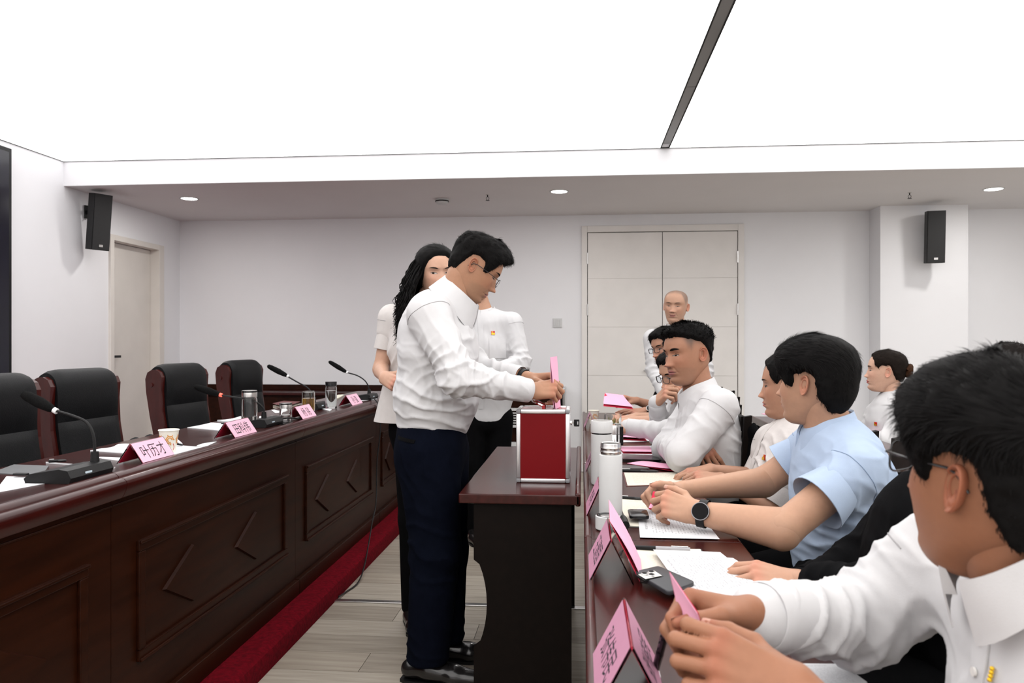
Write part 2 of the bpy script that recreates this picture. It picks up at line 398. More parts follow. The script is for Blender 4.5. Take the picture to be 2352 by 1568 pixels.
# loudspeakers
def speaker(lab, loc, rotz, tilt):
    t = thing('wall_speaker', lab, 'speaker', loc, rotz, 'black wall speakers')
    R = Matrix.Rotation(tilt, 4, 'X')
    w, d, hh = 0.075, 0.075, 0.23
    poly = [(-w * 0.55, d), (w * 0.55, d), (w, d * 0.2), (w, -d), (-w, -d), (-w, d * 0.2)]
    ob('cabinet', MB().prism(poly, 'z', -hh, hh).xf(R), M_BLACK, t)
    g = MB().box((-w * 0.94, -d - 0.006, -hh * 0.985), (w * 0.94, -d + 0.001, hh * 0.985), 0.003).xf(R)
    ob('grille', g, pm('speaker_grille', (0.01, 0.01, 0.011), 0.6, var=0.3, var_scale=400, bump=0.5, bump_scale=700), t)
    ob('badge', MB().box((-0.016, -d - 0.0085, -hh * 0.88), (0.016, -d - 0.006, -hh * 0.80)).xf(R), M_STEEL, t)
    br = MB().box((-0.03, 0.135, 0.04), (0.03, 0.149, 0.15), 0.003).box((-0.012, 0.06, 0.08), (0.012, 0.137, 0.11), 0.002).tube([(0.015, 0.14, 0.06), (0.03, 0.09, 0.04)], 0.006, 6)
    ob('bracket', br, M_BLACK, t)
    ob('cable_plug', MB().tube([(0, 0.06, -0.12), (0, 0.10, -0.12)], 0.008, 8), pm('blue_plug', (0.02, 0.1, 0.4), 0.4, var=0.1), t)
    return t
speaker('black speaker on the left wall beside the side door', (XL + 0.15, 6.03, 2.27), math.radians(62), math.radians(7))
speaker('black speaker hung on the white column', (3.145, 7.2, 2.215), math.radians(-9), math.radians(4))

# dark display on the left wall
t = thing('wall_display', 'large dark display panel on the left wall at the picture edge', 'screen', (XL, 3.2, 1.8))
ob('bezel', MB().box((0.001, -1.0, -0.78), (0.05, 2.0, 0.87), 0.004), M_BLACK, t)
ob('display_panel', MB().box((0.05, -0.97, -0.75), (0.052, 1.97, 0.84)), pm('dark_display', (0.004, 0.004, 0.012), 0.2, var=0.1), t)

# carpeted platform under the left tables
pl = MB()
poly = [(XL + 0.002, 0.0), (-1.205, 0.0), (-1.202, 0.05), (-1.208, 0.075), (-1.225, 0.088), (-1.25, 0.09), (XL + 0.002, 0.09)]
pl.prism(poly, 'y', 0.2, 7.2)
tag(ob('platform_carpet', pl, M_CARPET, None, True), 'dark red carpet covering the low platform step under the left tables', 'carpet')
# ------------------------------------------------------------------ left conference tables
PZ = 0.09   # platform height
def top_profile():
    return [(-1.76, 0.862), (-1.76, 0.89), (-1.362, 0.89), (-1.356, 0.8955), (-1.340, 0.8975), (-1.326, 0.896), (-1.318, 0.889), (-1.316, 0.8835),
            (-1.309, 0.8835), (-1.300, 0.8815), (-1.293, 0.875), (-1.291, 0.866), (-1.294, 0.852), (-1.300, 0.838), (-1.306, 0.828), (-1.322, 0.826), (-1.322, 0.862)]
TABLE_SEC = [(0.645, 2.083, 'near section of the carved conference table at the picture corner'), (2.083, 3.501, 'second section of the carved conference table, under the foremost name cards'),
             (3.501, 4.925, 'third section of the carved conference table with the hanging cable'), (4.925, 5.93, 'far end section of the carved conference table behind the woman')]
for (y0, y1, lab) in TABLE_SEC:
    t = thing('conference_table', lab, 'table', (-1.53, (y0 + y1) / 2, PZ), 0, 'carved conference table sections')
    g = 0.0012
    W = dict(world=True)
    ob('tabletop', MB().prism(top_profile(), 'y', y0 + g, y1 - g), M_WOODT, t, True, auto=50, **W)
    fp = ob('front_panel', MB().box((-1.375, y0 + g, PZ + 0.07), (-1.34, y1 - g, 0.862)), M_WOOD, t, **W)
    ob('apron_bead', MB().box((-1.341, y0 + g, 0.800), (-1.334, y1 - g, 0.806), 0.002), M_WOOD, fp)
    ob('plinth', MB().box((-1.38, y0 + g, PZ + 0.001), (-1.318, y1 - g, PZ + 0.07), 0.004), M_WOOD, t, **W)
    ob('end_panel', MB().box((-1.74, y0 + 0.004, PZ + 0.001), (-1.376, y0 + 0.03, 0.86)), M_WOOD, t, **W)
    ob('end_panel', MB().box((-1.74, y1 - 0.03, PZ + 0.001), (-1.376, y1 - 0.004, 0.86)), M_WOOD, t, **W)
    a, b, z0, z1 = y0 + 0.125, y1 - 0.115, 0.305, 0.672
    def moulding(p, q, horizontal):
        # stepped frame strip, proud of the panel
        if horizontal:
            return MB().box((-1.341, p[0], p[1]), (-1.329, q[0], q[1]), 0.003).box((-1.331, p[0], p[1] + (0.024 if p[1] > 0.5 else 0.0)), (-1.322, q[0], q[1] - (0.0 if p[1] > 0.5 else 0.024)), 0.003)
        return MB().box((-1.341, p[0], p[1]), (-1.329, q[0], q[1]), 0.003)
    ob('frame_moulding', moulding((a, z1 - 0.034), (b, z1), True), M_WOOD, fp)
    ob('frame_moulding', moulding((a, z0), (b, z0 + 0.034), True), M_WOOD, fp)
    ob('frame_moulding', moulding((a, z0 + 0.0345), (a + 0.034, z1 - 0.0345), False), M_WOOD, fp)
    ob('frame_moulding', moulding((b - 0.034, z0 + 0.0345), (b, z1 - 0.0345), False), M_WOOD, fp)
    L = b - a
    for k in (0.28, 0.715):
        cy, cz, hw, hh = a + L * k, 0.478, min(0.188, L * 0.16), 0.10
        outer = [(cy - hw, cz), (cy, cz + hh), (cy + hw, cz), (cy, cz - hh)]
        mb = MB()
        s2 = 0.95
        inner = [(cy + (p[0] - cy) * s2, cz + (p[1] - cz) * s2) for p in outer]
        mb.add([(-1.341, *p) for p in outer] + [(-1.330, *p) for p in inner], [(4, 5, 6, 7)] + [(i, (i + 1) % 4, 4 + (i + 1) % 4, 4 + i) for i in range(4)])
        ob('diamond', mb, M_WOOD, fp)

# ------------------------------------------------------------------ executive chairs behind them
def exec_chair(label, loc, rotz):
    t = thing('executive_chair', label, 'chair', loc, rotz, 'black leather chairs behind the left tables')
    # side frames: S-shaped wood slabs
    prof = [(0.05, 0.40), (0.045, 0.47), (0.00, 0.58), (-0.035, 0.70), (-0.055, 0.82), (-0.06, 0.93), (-0.055, 1.00), (-0.068, 1.028), (-0.09, 1.04), (-0.115, 1.038),
            (-0.138, 1.025), (-0.15, 0.99), (-0.145, 0.92), (-0.125, 0.80), (-0.09, 0.64), (-0.06, 0.50), (-0.035, 0.40)]
    for sgn in (-1, 1):
        y0, y1 = sgn * 0.187, sgn * 0.215
        f = ob('side_frame', MB().prism(prof, 'y', min(y0, y1), max(y0, y1)), M_CHERRY, t)
        ob('dowel', MB().tube([(-0.115, y1, 0.96), (-0.115, y1 + sgn * 0.006, 0.96)], 0.011, 12), M_CHERRY, f, True)
        arm = MB()
        path = bez([(-0.02, sgn * 0.228, 0.62), (0.08, sgn * 0.232, 0.66), (0.24, sgn * 0.232, 0.655), (0.36, sgn * 0.232, 0.60)], 5)
        arm.tube(path, 0.022, 8)
        arm.tube(bez([(0.34, sgn * 0.232, 0.61), (0.33, sgn * 0.232, 0.52), (0.28, sgn * 0.228, 0.43)], 4), 0.02, 8)
        ob('armrest', arm, M_CHERRY, t, True)
    # pad in stitched segments, rolled over the top
    curve = bez([(0.06, 0, 0.44), (0.045, 0, 0.50), (0.0, 0, 0.62), (-0.03, 0, 0.73), (-0.048, 0, 0.85), (-0.048, 0, 0.95), (-0.058, 0, 1.02), (-0.09, 0, 1.052), (-0.13, 0, 1.040), (-0.155, 0, 0.99)], 6)
    def segment(i0, i1):
        mb = MB(); n = i1 - i0; V = []; m = 14
        for i in range(i0, i1 + 1):
            p = curve[i]; tg = (curve[min(i + 1, len(curve) - 1)] - curve[max(i - 1, 0)]).normalized()
            nr = Vector((tg.z, 0, -tg.x))
            e = (i - i0) / n; puff = 0.014 * (1 - abs(2 * e - 1) ** 6)
            for k in range(m + 1):
                w = -1 + 2 * k / m
                q = p + nr * (puff * (1 - abs(w) ** 8) + 0.002) + Vector((0, w * 0.186, 0)); V.append(q)
            for k in range(m + 1):
                w = 1 - 2 * k / m
                V.append(p - nr * 0.035 + Vector((0, w * 0.186, 0)))
        R = 2 * (m + 1); Fc = []
        for i in range(n):
            for k in range(R):
                Fc.append((i * R + k, i * R + (k + 1) % R, (i + 1) * R + (k + 1) % R, (i + 1) * R + k))
        Fc.append(tuple(range(R))); Fc.append(tuple(n * R + k for k in range(R - 1, -1, -1)))
        return mb.add(V, Fc)
    N = len(curve) - 1
    bk = ob('backrest', segment(24, N), M_LEATHER, t, True, auto=60)
    ob('back_pad', segment(12, 24), M_LEATHER, bk, True, auto=60)
    ob('back_pad', segment(0, 12), M_LEATHER, bk, True, auto=60)
    ob('seat', MB().box((-0.02, -0.198, 0.36), (0.44, 0.198, 0.46), 0.03), M_LEATHER, t, True)
    ob('seat_rail', MB().box((0.0, -0.21, 0.31), (0.42, 0.21, 0.36), 0.006), M_CHERRY, t)
    for (x, y) in ((0.38, -0.18), (0.38, 0.18), (0.02, -0.18), (0.02, 0.18)):
        ob('leg', MB().tube([(x, y, 0.32), (x + (0.02 if x > 0.2 else -0.03), y, 0.002)], [0.026, 0.018], 8), M_CHERRY, t, True)
    return t
c0 = exec_chair('black leather chair nearest the picture edge, partly cut off', (-2.03, 2.56, PZ), math.radians(-4))
for (x, y, r, lab) in ((-2.08, 3.15, -4, 'black leather chair with a dark bag strap on its seat'), (-2.10, 4.02, -5, 'black leather chair in front of the side door'), (-2.12, 4.83, -5, 'black leather chair farthest from the camera, near the back corner')):
    copy_thing(c0, (x, y, PZ), math.radians(r), lab)
bag = thing('handbag', 'black shoulder bag lying on the second leather chair', 'bag', (-1.93, 3.12, PZ + 0.46))
ob('bag_body', MB().box((-0.08, -0.13, 0.001), (0.12, 0.13, 0.17), 0.04), M_LEATHER, bag, True)
for dy in (-0.05, 0.06):
    ob('strap', MB().tube(bez([(0.04, dy - 0.07, 0.16), (0.05, dy - 0.05, 0.27), (0.06, dy, 0.315), (0.07, dy + 0.06, 0.27), (0.06, dy + 0.09, 0.16)], 6), 0.009, 6), M_LEATHER, bag, True)

# ------------------------------------------------------------------ dark cabinet along the back wall
cab = thing('wall_cabinet', 'long dark wood cabinet with riser against the back wall', 'cabinet', (-2.0, 7.4, 0))
W = dict(world=True)
ob('body', MB().box((-3.82, 7.27, 0.001), (-0.2, 7.6, 0.76)), M_WOOD, cab, **W)
ob('top', MB().box((-3.85, 7.22, 0.76), (-0.18, 7.615, 0.79), 0.006), M_WOODT, cab, **W)
ob('riser', MB().box((-3.85, 7.575, 0.79), (-0.18, 7.615, 0.845), 0.004), M_WOOD, cab, **W)
ob('end_trim', MB().box((-0.179, 7.20, 0.001), (-0.155, 7.616, 0.84), 0.003), M_STEEL, cab, **W)
for k in range(6):
    a = -3.78 + k * 0.595
    d = ob('door', MB().box((a, 7.252, 0.08), (a + 0.58, 7.27, 0.74), 0.004), M_WOOD, cab, **W)
    ob('handle', MB().box((a + 0.54, 7.235, 0.42), (a + 0.552, 7.252, 0.52), 0.002), M_BLACK, d)
vent = thing('louvre_vent', 'white slatted vent grille at the cabinet behind the ballot box', 'vent', (-0.62, 7.18, 0.0))
W = dict(world=True)
ob('upper_rail', MB().box((-0.74, 7.17, 0.632), (-0.50, 7.23, 0.655), 0.002), M_WHITEP, vent, **W)
ob('lower_rail', MB().box((-0.74, 7.17, 0.475), (-0.50, 7.23, 0.498), 0.002), M_WHITEP, vent, **W)
ob('base_rail', MB().box((-0.74, 7.16, 0.30), (-0.50, 7.23, 0.335), 0.002), M_WHITEP, vent, **W)
for k in range(5):
    ob('slat', MB().box((-0.74, 7.175, 0.512 + k * 0.0235), (-0.50, 7.225, 0.521 + k * 0.0235), 0.002), M_WHITEP, vent, **W)
ob('post', MB().box((-0.60, 7.19, 0.336), (-0.585, 7.2, 0.474)).box((-0.60, 7.195, 0.498), (-0.59, 7.20, 0.632)), M_STEEL, vent, **W)

# ------------------------------------------------------------------ narrow desks
def strip_desk(label, x0, y0, x1, y1, rail_side, group):
    t = thing('strip_desk', label, 'desk', ((x0 + x1) / 2, (y0 + y1) / 2, 0), 0, group)
    W = dict(world=True); g = 0.0015
    ob('desktop', MB().box((x0, y0 + g, 0.727), (x1, y1 - g, 0.76), 0.004), M_WOODT, t, **W)
    rx = x1 if rail_side > 0 else x0
    r = sorted((rx - rail_side * 0.018, rx + rail_side * 0.001))
    ob('edge_rail', MB().box((r[0], y0 + g, 0.722), (r[1], y1 - g, 0.768), 0.007), M_CHERRY, t, True, auto=60, **W)
    # end panels with a scooped cut on the sitter's side
    xi, xo = (x0, x1) if rail_side > 0 else (x1, x0)      # sitter side, rail side
    sg = 1 if xo > xi else -1
    A, B = xi + sg * 0.048, xo - sg * 0.030
    out = [(A, 0.002), (A, 0.23)]
    for k in range(9):
        a = k / 8; out.append((A + sg * 0.045 * math.sin(math.pi * (0.08 + 0.84 * a)) ** 0.6 - sg * 0.0, 0.245 + 0.27 * a))
    out += [(A, 0.53), (A, 0.727), (B, 0.727), (B, 0.002)]
    for (p, q) in ((y0 + 0.03, y0 + 0.055), (y1 - 0.055, y1 - 0.03)):
        ob('end_panel', MB().prism(out, 'y', p, q), M_DESK, t, **W)
    m0 = sorted((xo - sg * 0.045, xo - sg * 0.060))
    ob('modesty_panel', MB().box((m0[0], y0 + 0.055, 0.28), (m0[1], y1 - 0.055, 0.726)), M_DESK, t, **W)
    s0 = sorted((xi + sg * 0.10, xo - sg * 0.062))
    ob('under_shelf', MB().box((s0[0], y0 + 0.055, 0.60), (s0[1], y1 - 0.055, 0.615)), M_DESK, t, **W)
    return t
strip_desk('reddish narrow desk carrying the red ballot box', -0.415, 2.57, -0.004, 3.76, 1, 'narrow wooden desks')
RD = 'narrow wooden desks'
strip_desk('narrow desk nearest the camera with the first two name cards', 0.008, 0.78, 0.408, 2.01, -1, RD)
strip_desk('narrow desk with the white flasks, before the man in the pale blue shirt', 0.008, 2.01, 0.408, 3.22, -1, RD)
strip_desk('narrow desk before the men with folded arms and hand on chin', 0.008, 3.22, 0.408, 4.43, -1, RD)
strip_desk('farthest narrow desk of the front row, by the paper cup', 0.008, 4.43, 0.408, 5.64, -1, RD)
strip_desk('second-row desk with pink papers beside the woman in the back', 1.16, 4.25, 1.56, 5.46, -1, RD)
strip_desk('second-row desk half hidden behind the man in pale blue', 1.16, 3.04, 1.56, 4.25, -1, RD)
# ------------------------------------------------------------------ things on the tables
def print_mat(name, base, rows=26, ink=0.5, grid=False, density=0.46):
    m = bpy.data.materials.new(name); m.use_nodes = True; nt = m.node_tree; b = nt.nodes['Principled BSDF']; b.inputs['Roughness'].default_value = 0.8
    N = nt.nodes.new; Lk = nt.links.new
    uv = N('ShaderNodeUVMap'); sp = N('ShaderNodeSeparateXYZ'); Lk(uv.outputs[0], sp.inputs[0])
    def math_(op, a, bb=None, c=None):
        n = N('ShaderNodeMath'); n.operation = op
        for i, v in enumerate((a, bb, c)):
            if v is None: continue
            if isinstance(v, (int, float)): n.inputs[i].default_value = v
            else: Lk(v, n.inputs[i])
        return n.outputs[0]
    u, v = sp.outputs[0], sp.outputs[1]
    rv = math_('MULTIPLY', v, rows); fr = math_('FRACT', rv); row = math_('FLOOR', rv)
    line = math_('MULTIPLY', math_('GREATER_THAN', fr, 0.32), math_('LESS_THAN', fr, 0.68))
    cb = N('ShaderNodeCombineXYZ'); Lk(math_('MULTIPLY', u, 34.0), cb.inputs[0]); Lk(math_('MULTIPLY', row, 7.3), cb.inputs[1])
    nz = N('ShaderNodeTexNoise'); nz.inputs['Scale'].default_value = 1.0; nz.inputs['Detail'].default_value = 3; Lk(cb.outputs[0], nz.inputs['Vector'])
    word = math_('GREATER_THAN', nz.outputs['Fac'], density)
    mg = math_('MULTIPLY', math_('MULTIPLY', math_('GREATER_THAN', u, 0.13), math_('LESS_THAN', u, 0.87)), math_('MULTIPLY', math_('GREATER_THAN', v, 0.10), math_('LESS_THAN', v, 0.84)))
    msk = math_('MULTIPLY', math_('MULTIPLY', line, word), mg)
    title = math_('MULTIPLY', math_('MULTIPLY', math_('GREATER_THAN', v, 0.88), math_('LESS_THAN', v, 0.915)), math_('MULTIPLY', math_('GREATER_THAN', u, 0.25), math_('LESS_THAN', u, 0.75)))
    n2 = N('ShaderNodeTexNoise'); n2.inputs['Scale'].default_value = 45.0; Lk(uv.outputs[0], n2.inputs['Vector'])
    title = math_('MULTIPLY', title, math_('GREATER_THAN', n2.outputs['Fac'], 0.45))
    if grid:
        g = math_('LESS_THAN', math_('FRACT', math_('MULTIPLY', u, 5.0)), 0.03); msk = math_('MAXIMUM', msk, math_('MULTIPLY', math_('MULTIPLY', g, mg), 0.7))
    msk = math_('MULTIPLY', math_('MAXIMUM', msk, title), ink)
    mx = N('ShaderNodeMix'); mx.data_type = 'RGBA'; Lk(msk, mx.inputs['Factor']); mx.inputs['A'].default_value = (*base, 1); mx.inputs['B'].default_value = (0.06, 0.06, 0.07, 1)
    Lk(mx.outputs['Result'], b.inputs['Base Color']); MATS[name] = m
    return m
M_PRINT = print_mat('printed_form', (0.60, 0.61, 0.63), 24, 0.45, True, 0.5)
M_PRINT2 = print_mat('printed_text', (0.64, 0.65, 0.67), 30, 0.3)
M_NOTE = print_mat('ruled_notes', (0.64, 0.61, 0.52), 22, 0.15, False, 0.5)
def sheet(name, label, cat, quad, mat, t=0.0006, group=None, fn=None, parent=None, nu=8, nv=8):
    """paper laid over a quad of world points; corner 0-1 is its head"""
    mb = MB().slab(quad, t, nu, nv, fn)
    o = ob(name, mb, mat, parent, True, auto=40)
    me = o.data; uvl = me.uv_layers.new(name='UVMap'); n1 = (nu + 1) * (nv + 1)
    for lp in me.loops:
        k = lp.vertex_index % n1; uvl.data[lp.index].uv = ((k % (nu + 1)) / nu, 1 - (k // (nu + 1)) / nv)
    if parent is None: tag(o, label, cat, group)
    return o
def quadZ(px, z): return [atZ(x, y, z) for (x, y) in px]
TL, TR = 0.8912, 0.7612
GP = 'papers on the left tables'
for i, (px, dz, lab, mat, curl) in enumerate([
    ([(15, 1093), (92, 1096), (103, 1110), (-15, 1132)], 0.0, 'printed sheet at the near corner of the left table', M_PRINT2, 0),
    ([(105, 1060), (165, 1041), (283, 1051), (262, 1072)], 0.004, 'curled white sheets behind the nearest microphone', M_PAPER, 0.02),
    ([(207, 1034), (272, 1017), (304, 1019), (291, 1040)], 0.002, 'small white stack left of the foremost name card', M_PAPER, 0.004),
    ([(378, 1001), (508, 1008), (498, 1026), (400, 1017)], 0.0, 'white sheets behind the paper cup', M_PRINT2, 0.003),
    ([(404, 1021), (486, 1025), (436, 1046), (398, 1046)], 0.0035, 'white sheets right beside the paper cup', M_PAPER, 0.002),
    ([(430, 981), (478, 969), (522, 973), (508, 988)], 0.002, 'white sheets left of the second name card', M_PAPER, 0.003),
    ([(487, 964), (503, 953), (562, 956), (552, 972)], 0.006, 'thick bound papers behind the second name card', M_PAPER, 0.008),
    ([(596, 955), (641, 958), (622, 969), (592, 968)], 0.002, 'loose sheets right of the tall tumbler', M_PAPER, 0.004),
    ([(623, 941), (652, 937), (664, 945), (632, 948)], 0.0, 'sheets beside the dark red book', M_PAPER, 0.002),
    ([(728, 934), (752, 924), (774, 928), (757, 943)], 0.003, 'crumpled sheet left of the far tumbler', M_PAPER, 0.01),
    ([(749, 910), (765, 905), (790, 906), (775, 914)], 0.006, 'papers behind the far tumbler', M_CREAM, 0.004),
    ([(815, 912), (868, 907), (872, 917), (822, 921)], 0.0, 'white papers behind the farthest microphone', M_PAPER, 0.001)]):
    q = quadZ(px, TL + dz)
    q = [Vector((min(max(v.x, -1.755), -1.366), v.y, v.z)) for v in q]
    k = curl
    sheet('paper_sheet', lab, 'paper', q, mat, 0.001 + dz, GP, (lambda u, v, k=k: k * (u * (1 - u) * 2 + (1 - v) ** 2 * 0.8 * u)) if k else None)
f = thing('clipboard', 'grey clipboard folder at the near end of the left table', 'clipboard', tuple(atZ(40, 1080, TL)))
q = quadZ([(-20, 1085), (32, 1066), (112, 1069), (95, 1092)], TL + 0.001)
o = sheet('cover', '', '', q, pm('grey_vinyl', (0.10, 0.105, 0.11), 0.5, var=0.1), 0.004, parent=f); o.matrix_parent_inverse = f.matrix_basis.inverted()
cl = MB().box((-0.02, -0.008, 0.0), (0.02, 0.008, 0.006), 0.002); cl.xf(Matrix.Translation(atZ(48, 1091, TL + 0.005))); ob('clip', cl, M_BLACK, f, world=True)
def pen(label, a, b, r=0.0045, mats=(None, None), grp='pens on the tables'):
    a, b = Vector(a), Vector(b); t = thing('pen', label, 'pen', tuple(a), 0, grp); d = (b - a)
    ob('barrel', MB().tube([a, a + d * 0.55], r, 10), mats[0] or M_BLACK, t, True, world=True)
    ob('grip', MB().tube([a + d * 0.551, a + d * 0.92, b], [r * 1.05, r * 0.9, r * 0.25], 10), mats[1] or M_BLACKS, t, True, world=True)
    ob('clip', MB().tube([a + d * 0.03 + Vector((0, 0, r * 1.2)), a + d * 0.3 + Vector((0, 0, r * 1.25))], r * 0.22, 6), M_CHROME, t, True, world=True)
    return t
pen('black pen on the curled sheets behind the nearest microphone', atZ(112, 1059, TL + 0.03), atZ(153, 1057, TL + 0.03))
pen('thin black pen on the white sheets behind the paper cup', atZ(405, 1019, TL + 0.010), atZ(420, 1021.5, TL + 0.010), 0.004)
pen('black pen lying left of the second name card', atZ(508, 972, TL + 0.010), atZ(530, 971, TL + 0.010), 0.004)
b = thing('hardback_book', 'dark red hardback book near the short glass', 'book', tuple(atZ(655, 932, TL)))
q = quadZ([(626, 932), (652, 926), (690, 928), (655, 940)], TL + 0.0005)
for nm, dz, tt, mm, s in (('cover', 0.0, 0.002, M_CRIM, 1.0), ('pages', 0.0021, 0.014, M_CREAM, 0.97), ('cover', 0.0162, 0.002, M_CRIM, 1.0)):
    c = sum(q, Vector()) / 4; qq = [c + (p - c) * s + Vector((0, 0, dz)) for p in q]
    ob(nm, MB().slab(qq, tt), pm('book_red', (0.10, 0.012, 0.014), 0.5, var=0.1) if nm == 'cover' else mm, b, world=True)
ph = thing('smartphone', 'black smartphone lying beside the short glass', 'phone', tuple(atZ(655, 970, TL)))
q = quadZ([(632, 972), (656, 963), (674, 966), (652, 977)], TL + 0.0005); ob('body', MB().slab(q, 0.007), M_STEEL, ph, world=True)
c = sum(q, Vector()) / 4; ob('screen', MB().slab([c + (p - c) * 0.93 + Vector((0, 0, 0.0071)) for p in q], 0.0006), M_BLACKS, ph, world=True)

# gooseneck microphones
M_RINGW = pm('mic_ring_white', (0.8, 0.8, 0.8), 0.4, var=0.03)
M_RINGR = pm('mic_ring_red', (0.9, 0.1, 0.06), 0.4, emit=(1.0, 0.12, 0.08), emit_strength=1.2, var=0.03)
def mic(label, base, neck, foam, ring, rot=0.0):
    t = thing('gooseneck_microphone', label, 'microphone', base, rot, 'desk microphones on the left tables')
    poly = [(-0.065, 0.0), (-0.070, 0.012), (-0.055, 0.024), (0.03, 0.038), (0.055, 0.034), (0.065, 0.014), (0.060, 0.0)]
    o = ob('base', MB().prism(poly, 'y', -0.115, 0.075), M_BLACK, t)
    ob('display', MB().box((0.0605, -0.05, 0.012), (0.0635, -0.022, 0.022)), pm('mic_display', (0.55, 0.65, 0.72), 0.3, var=0.05), o)
    ob('button', MB().lathe([(0.0, 0.0), (0.007, 0.0), (0.007, 0.003), (0.0, 0.003)], (0.02, 0.05, 0.037), 14), M_STEEL, o)
    ob('side_wing', MB().box((-0.045, 0.076, 0.004), (0.045, 0.10, 0.026), 0.004), M_BLACK, o)
    b = Vector(base); n = [Vector(p) - b for p in neck]; fo = [Vector(p) - b for p in foam]
    ob('connector', MB().tube([(n[0].x, n[0].y, 0.03), (n[0].x, n[0].y, 0.065)], [0.013, 0.010], 12), M_BLACK, t, True)
    path = bez([(n[0].x, n[0].y, 0.06)] + [tuple(p) for p in n[1:]], 6)
    ob('gooseneck', MB().tube(path, 0.0042, 8), M_BLACK, t, True)
    d = (fo[1] - fo[0]); L = d.length; d.normalize()
    ob('light_ring', MB().tube([fo[0] - d * 0.010, fo[0] + d * 0.001], 0.0085, 14), ring, t, True)
    ob('windscreen', MB().tube([fo[0], fo[0] + d * L * 0.12, fo[0] + d * L * 0.45, fo[0] + d * L * 0.8, fo[0] + d * L * 0.95, fo[1]], [0.008, 0.0125, 0.0165, 0.0145, 0.011, 0.003], 16), M_FOAM, t, True)
    return t
mic('nearest microphone with a white ring, at the left table corner', (-1.43, 2.06, TL), [(-1.40, 2.10, .93), (-1.405, 2.10, 1.005), (-1.425, 2.10, 1.04), (-1.465, 2.10, 1.058), (-1.52, 2.10, 1.073)], [(-1.525, 2.10, 1.075), (-1.625, 2.10, 1.123)], M_RINGW)
mic('second microphone with a glowing red ring behind the tumbler', (-1.46, 3.42, TL), [(-1.44, 3.38, .93), (-1.445, 3.38, .975), (-1.48, 3.37, 1.005), (-1.55, 3.36, 1.02), (-1.63, 3.35, 1.033)], [(-1.634, 3.35, 1.035), (-1.755, 3.35, 1.072)], M_RINGR)
mic('third microphone rising behind the amber tea jar', (-1.54, 4.32, TL), [(-1.535, 4.3, .93), (-1.545, 4.3, .975), (-1.574, 4.3, 1.012), (-1.63, 4.3, 1.042), (-1.685, 4.3, 1.072)], [(-1.693, 4.3, 1.079), (-1.812, 4.3, 1.138)], M_RINGW)
mic('farthest microphone, beside the woman in the blouse', (-1.45, 5.08, TL), [(-1.435, 5.1, .93), (-1.445, 5.1, .985), (-1.47, 5.1, 1.018), (-1.519, 5.1, 1.048), (-1.585, 5.1, 1.067)], [(-1.592, 5.1, 1.070), (-1.717, 5.1, 1.144)], M_RINGW)
tag(ob('microphone_cable', MB().tube(bez([(-1.40, 4.97, TL + 0.012), (-1.36, 4.88, 0.915), (-1.315, 4.80, 0.910), (-1.275, 4.76, 0.86), (-1.262, 4.74, 0.72), atX(866, 1060, -1.27), atX(864, 1150, -1.25), (-1.22, 4.40, 0.22), (-1.19, 4.15, 0.06), (-1.17, 3.95, 0.012), (-1.19, 3.8, 0.008), (-1.195, 3.70, 0.016)], 6), 0.004, 6), M_BLACK, None, True), 'thin black cable hanging from the far microphone down to the floor', 'cable')
tag(ob('microphone_cable', MB().tube(bez([(-1.46, 3.52, TL + 0.012), (-1.40, 3.58, TL + 0.018), (-1.38, 3.66, TL + 0.008), (-1.42, 3.80, TL + 0.006), (-1.50, 3.98, TL + 0.006), (-1.53, 4.14, TL + 0.008)], 6), 0.0042, 6), M_BLACK, None, True), 'black microphone cable lying behind the third name card', 'cable')

# tent name cards
def tent(label, x, y0, y1, z, half, hgt, text, size, grp, face=1, card=True, ink=M_INK, right_card=True, legs=0.012, cardm=None):
    t = thing('name_card', label, 'name card', (x, (y0 + y1) / 2, z), 0, grp); L = (y1 - y0) / 2
    th = 0.0022
    v = [(-half, 0.0), (-th * 0.6, hgt), (th * 0.6, hgt), (half, 0.0), (half - th * 1.3, 0.0), (0, hgt - th * 2.2), (-half + th * 1.3, 0.0)]
    ob('acrylic_stand', MB().prism(v, 'y', -L, L), M_ACRYL, t)
    def leaf(sg, lo, hi, off, l):
        # a sheet lying on the inclined side sg (+1 = +X)
        a = lambda k: (sg * half * (1 - k), hgt * k)
        nx, nz = hgt * sg, half; nl = math.hypot(nx, nz); nx, nz = nx / nl * off, nz / nl * off
        p0, p1 = a(lo), a(hi)
        return [Vector((p0[0] + nx, -l, p0[1] + nz)), Vector((p0[0] + nx, l, p0[1] + nz)), Vector((p1[0] + nx, l, p1[1] + nz)), Vector((p1[0] + nx, -l, p1[1] + nz))]
    for sg in (1, -1):
        if sg == -face and not right_card: continue
        q = leaf(sg, 0.06, 0.97, 0.0008, L * 0.97)
        if sg < 0: q = [q[1], q[0], q[3], q[2]]
        ob('card_face', MB().slab(q, 0.0004), cardm or M_PINKL, t)
        q = leaf(sg, 0.06, 0.97, -0.0032, L * 0.97)
        if sg < 0: q = [q[1], q[0], q[3], q[2]]
        ob('card_lining', MB().slab(q, 0.0003), M_CRIM, t)
        # print
        ang = math.atan2(hgt, half)
        mid = leaf(sg, 0.45, 0.45, 0.0014, 0)[0]
        ex = Vector((0, 1, 0)) * sg; ey = Vector((-half * sg, 0, hgt)).normalized(); ez = ex.cross(ey)
        M4 = Matrix.Identity(4)
        for i in range(3): M4[i][0], M4[i][1], M4[i][2], M4[i][3] = ex[i], ey[i], ez[i], mid[i]
        lettering(text, size, ink, t, M4, stretch=0.9)
    return t
GN = 'pink tent name cards'
M_PINKSHADE = pm('shaded_pink_card', (0.50, 0.235, 0.34), 0.5, var=0.04, var_scale=12)  # pink card for the right desks, its shade painted in as a darker colour
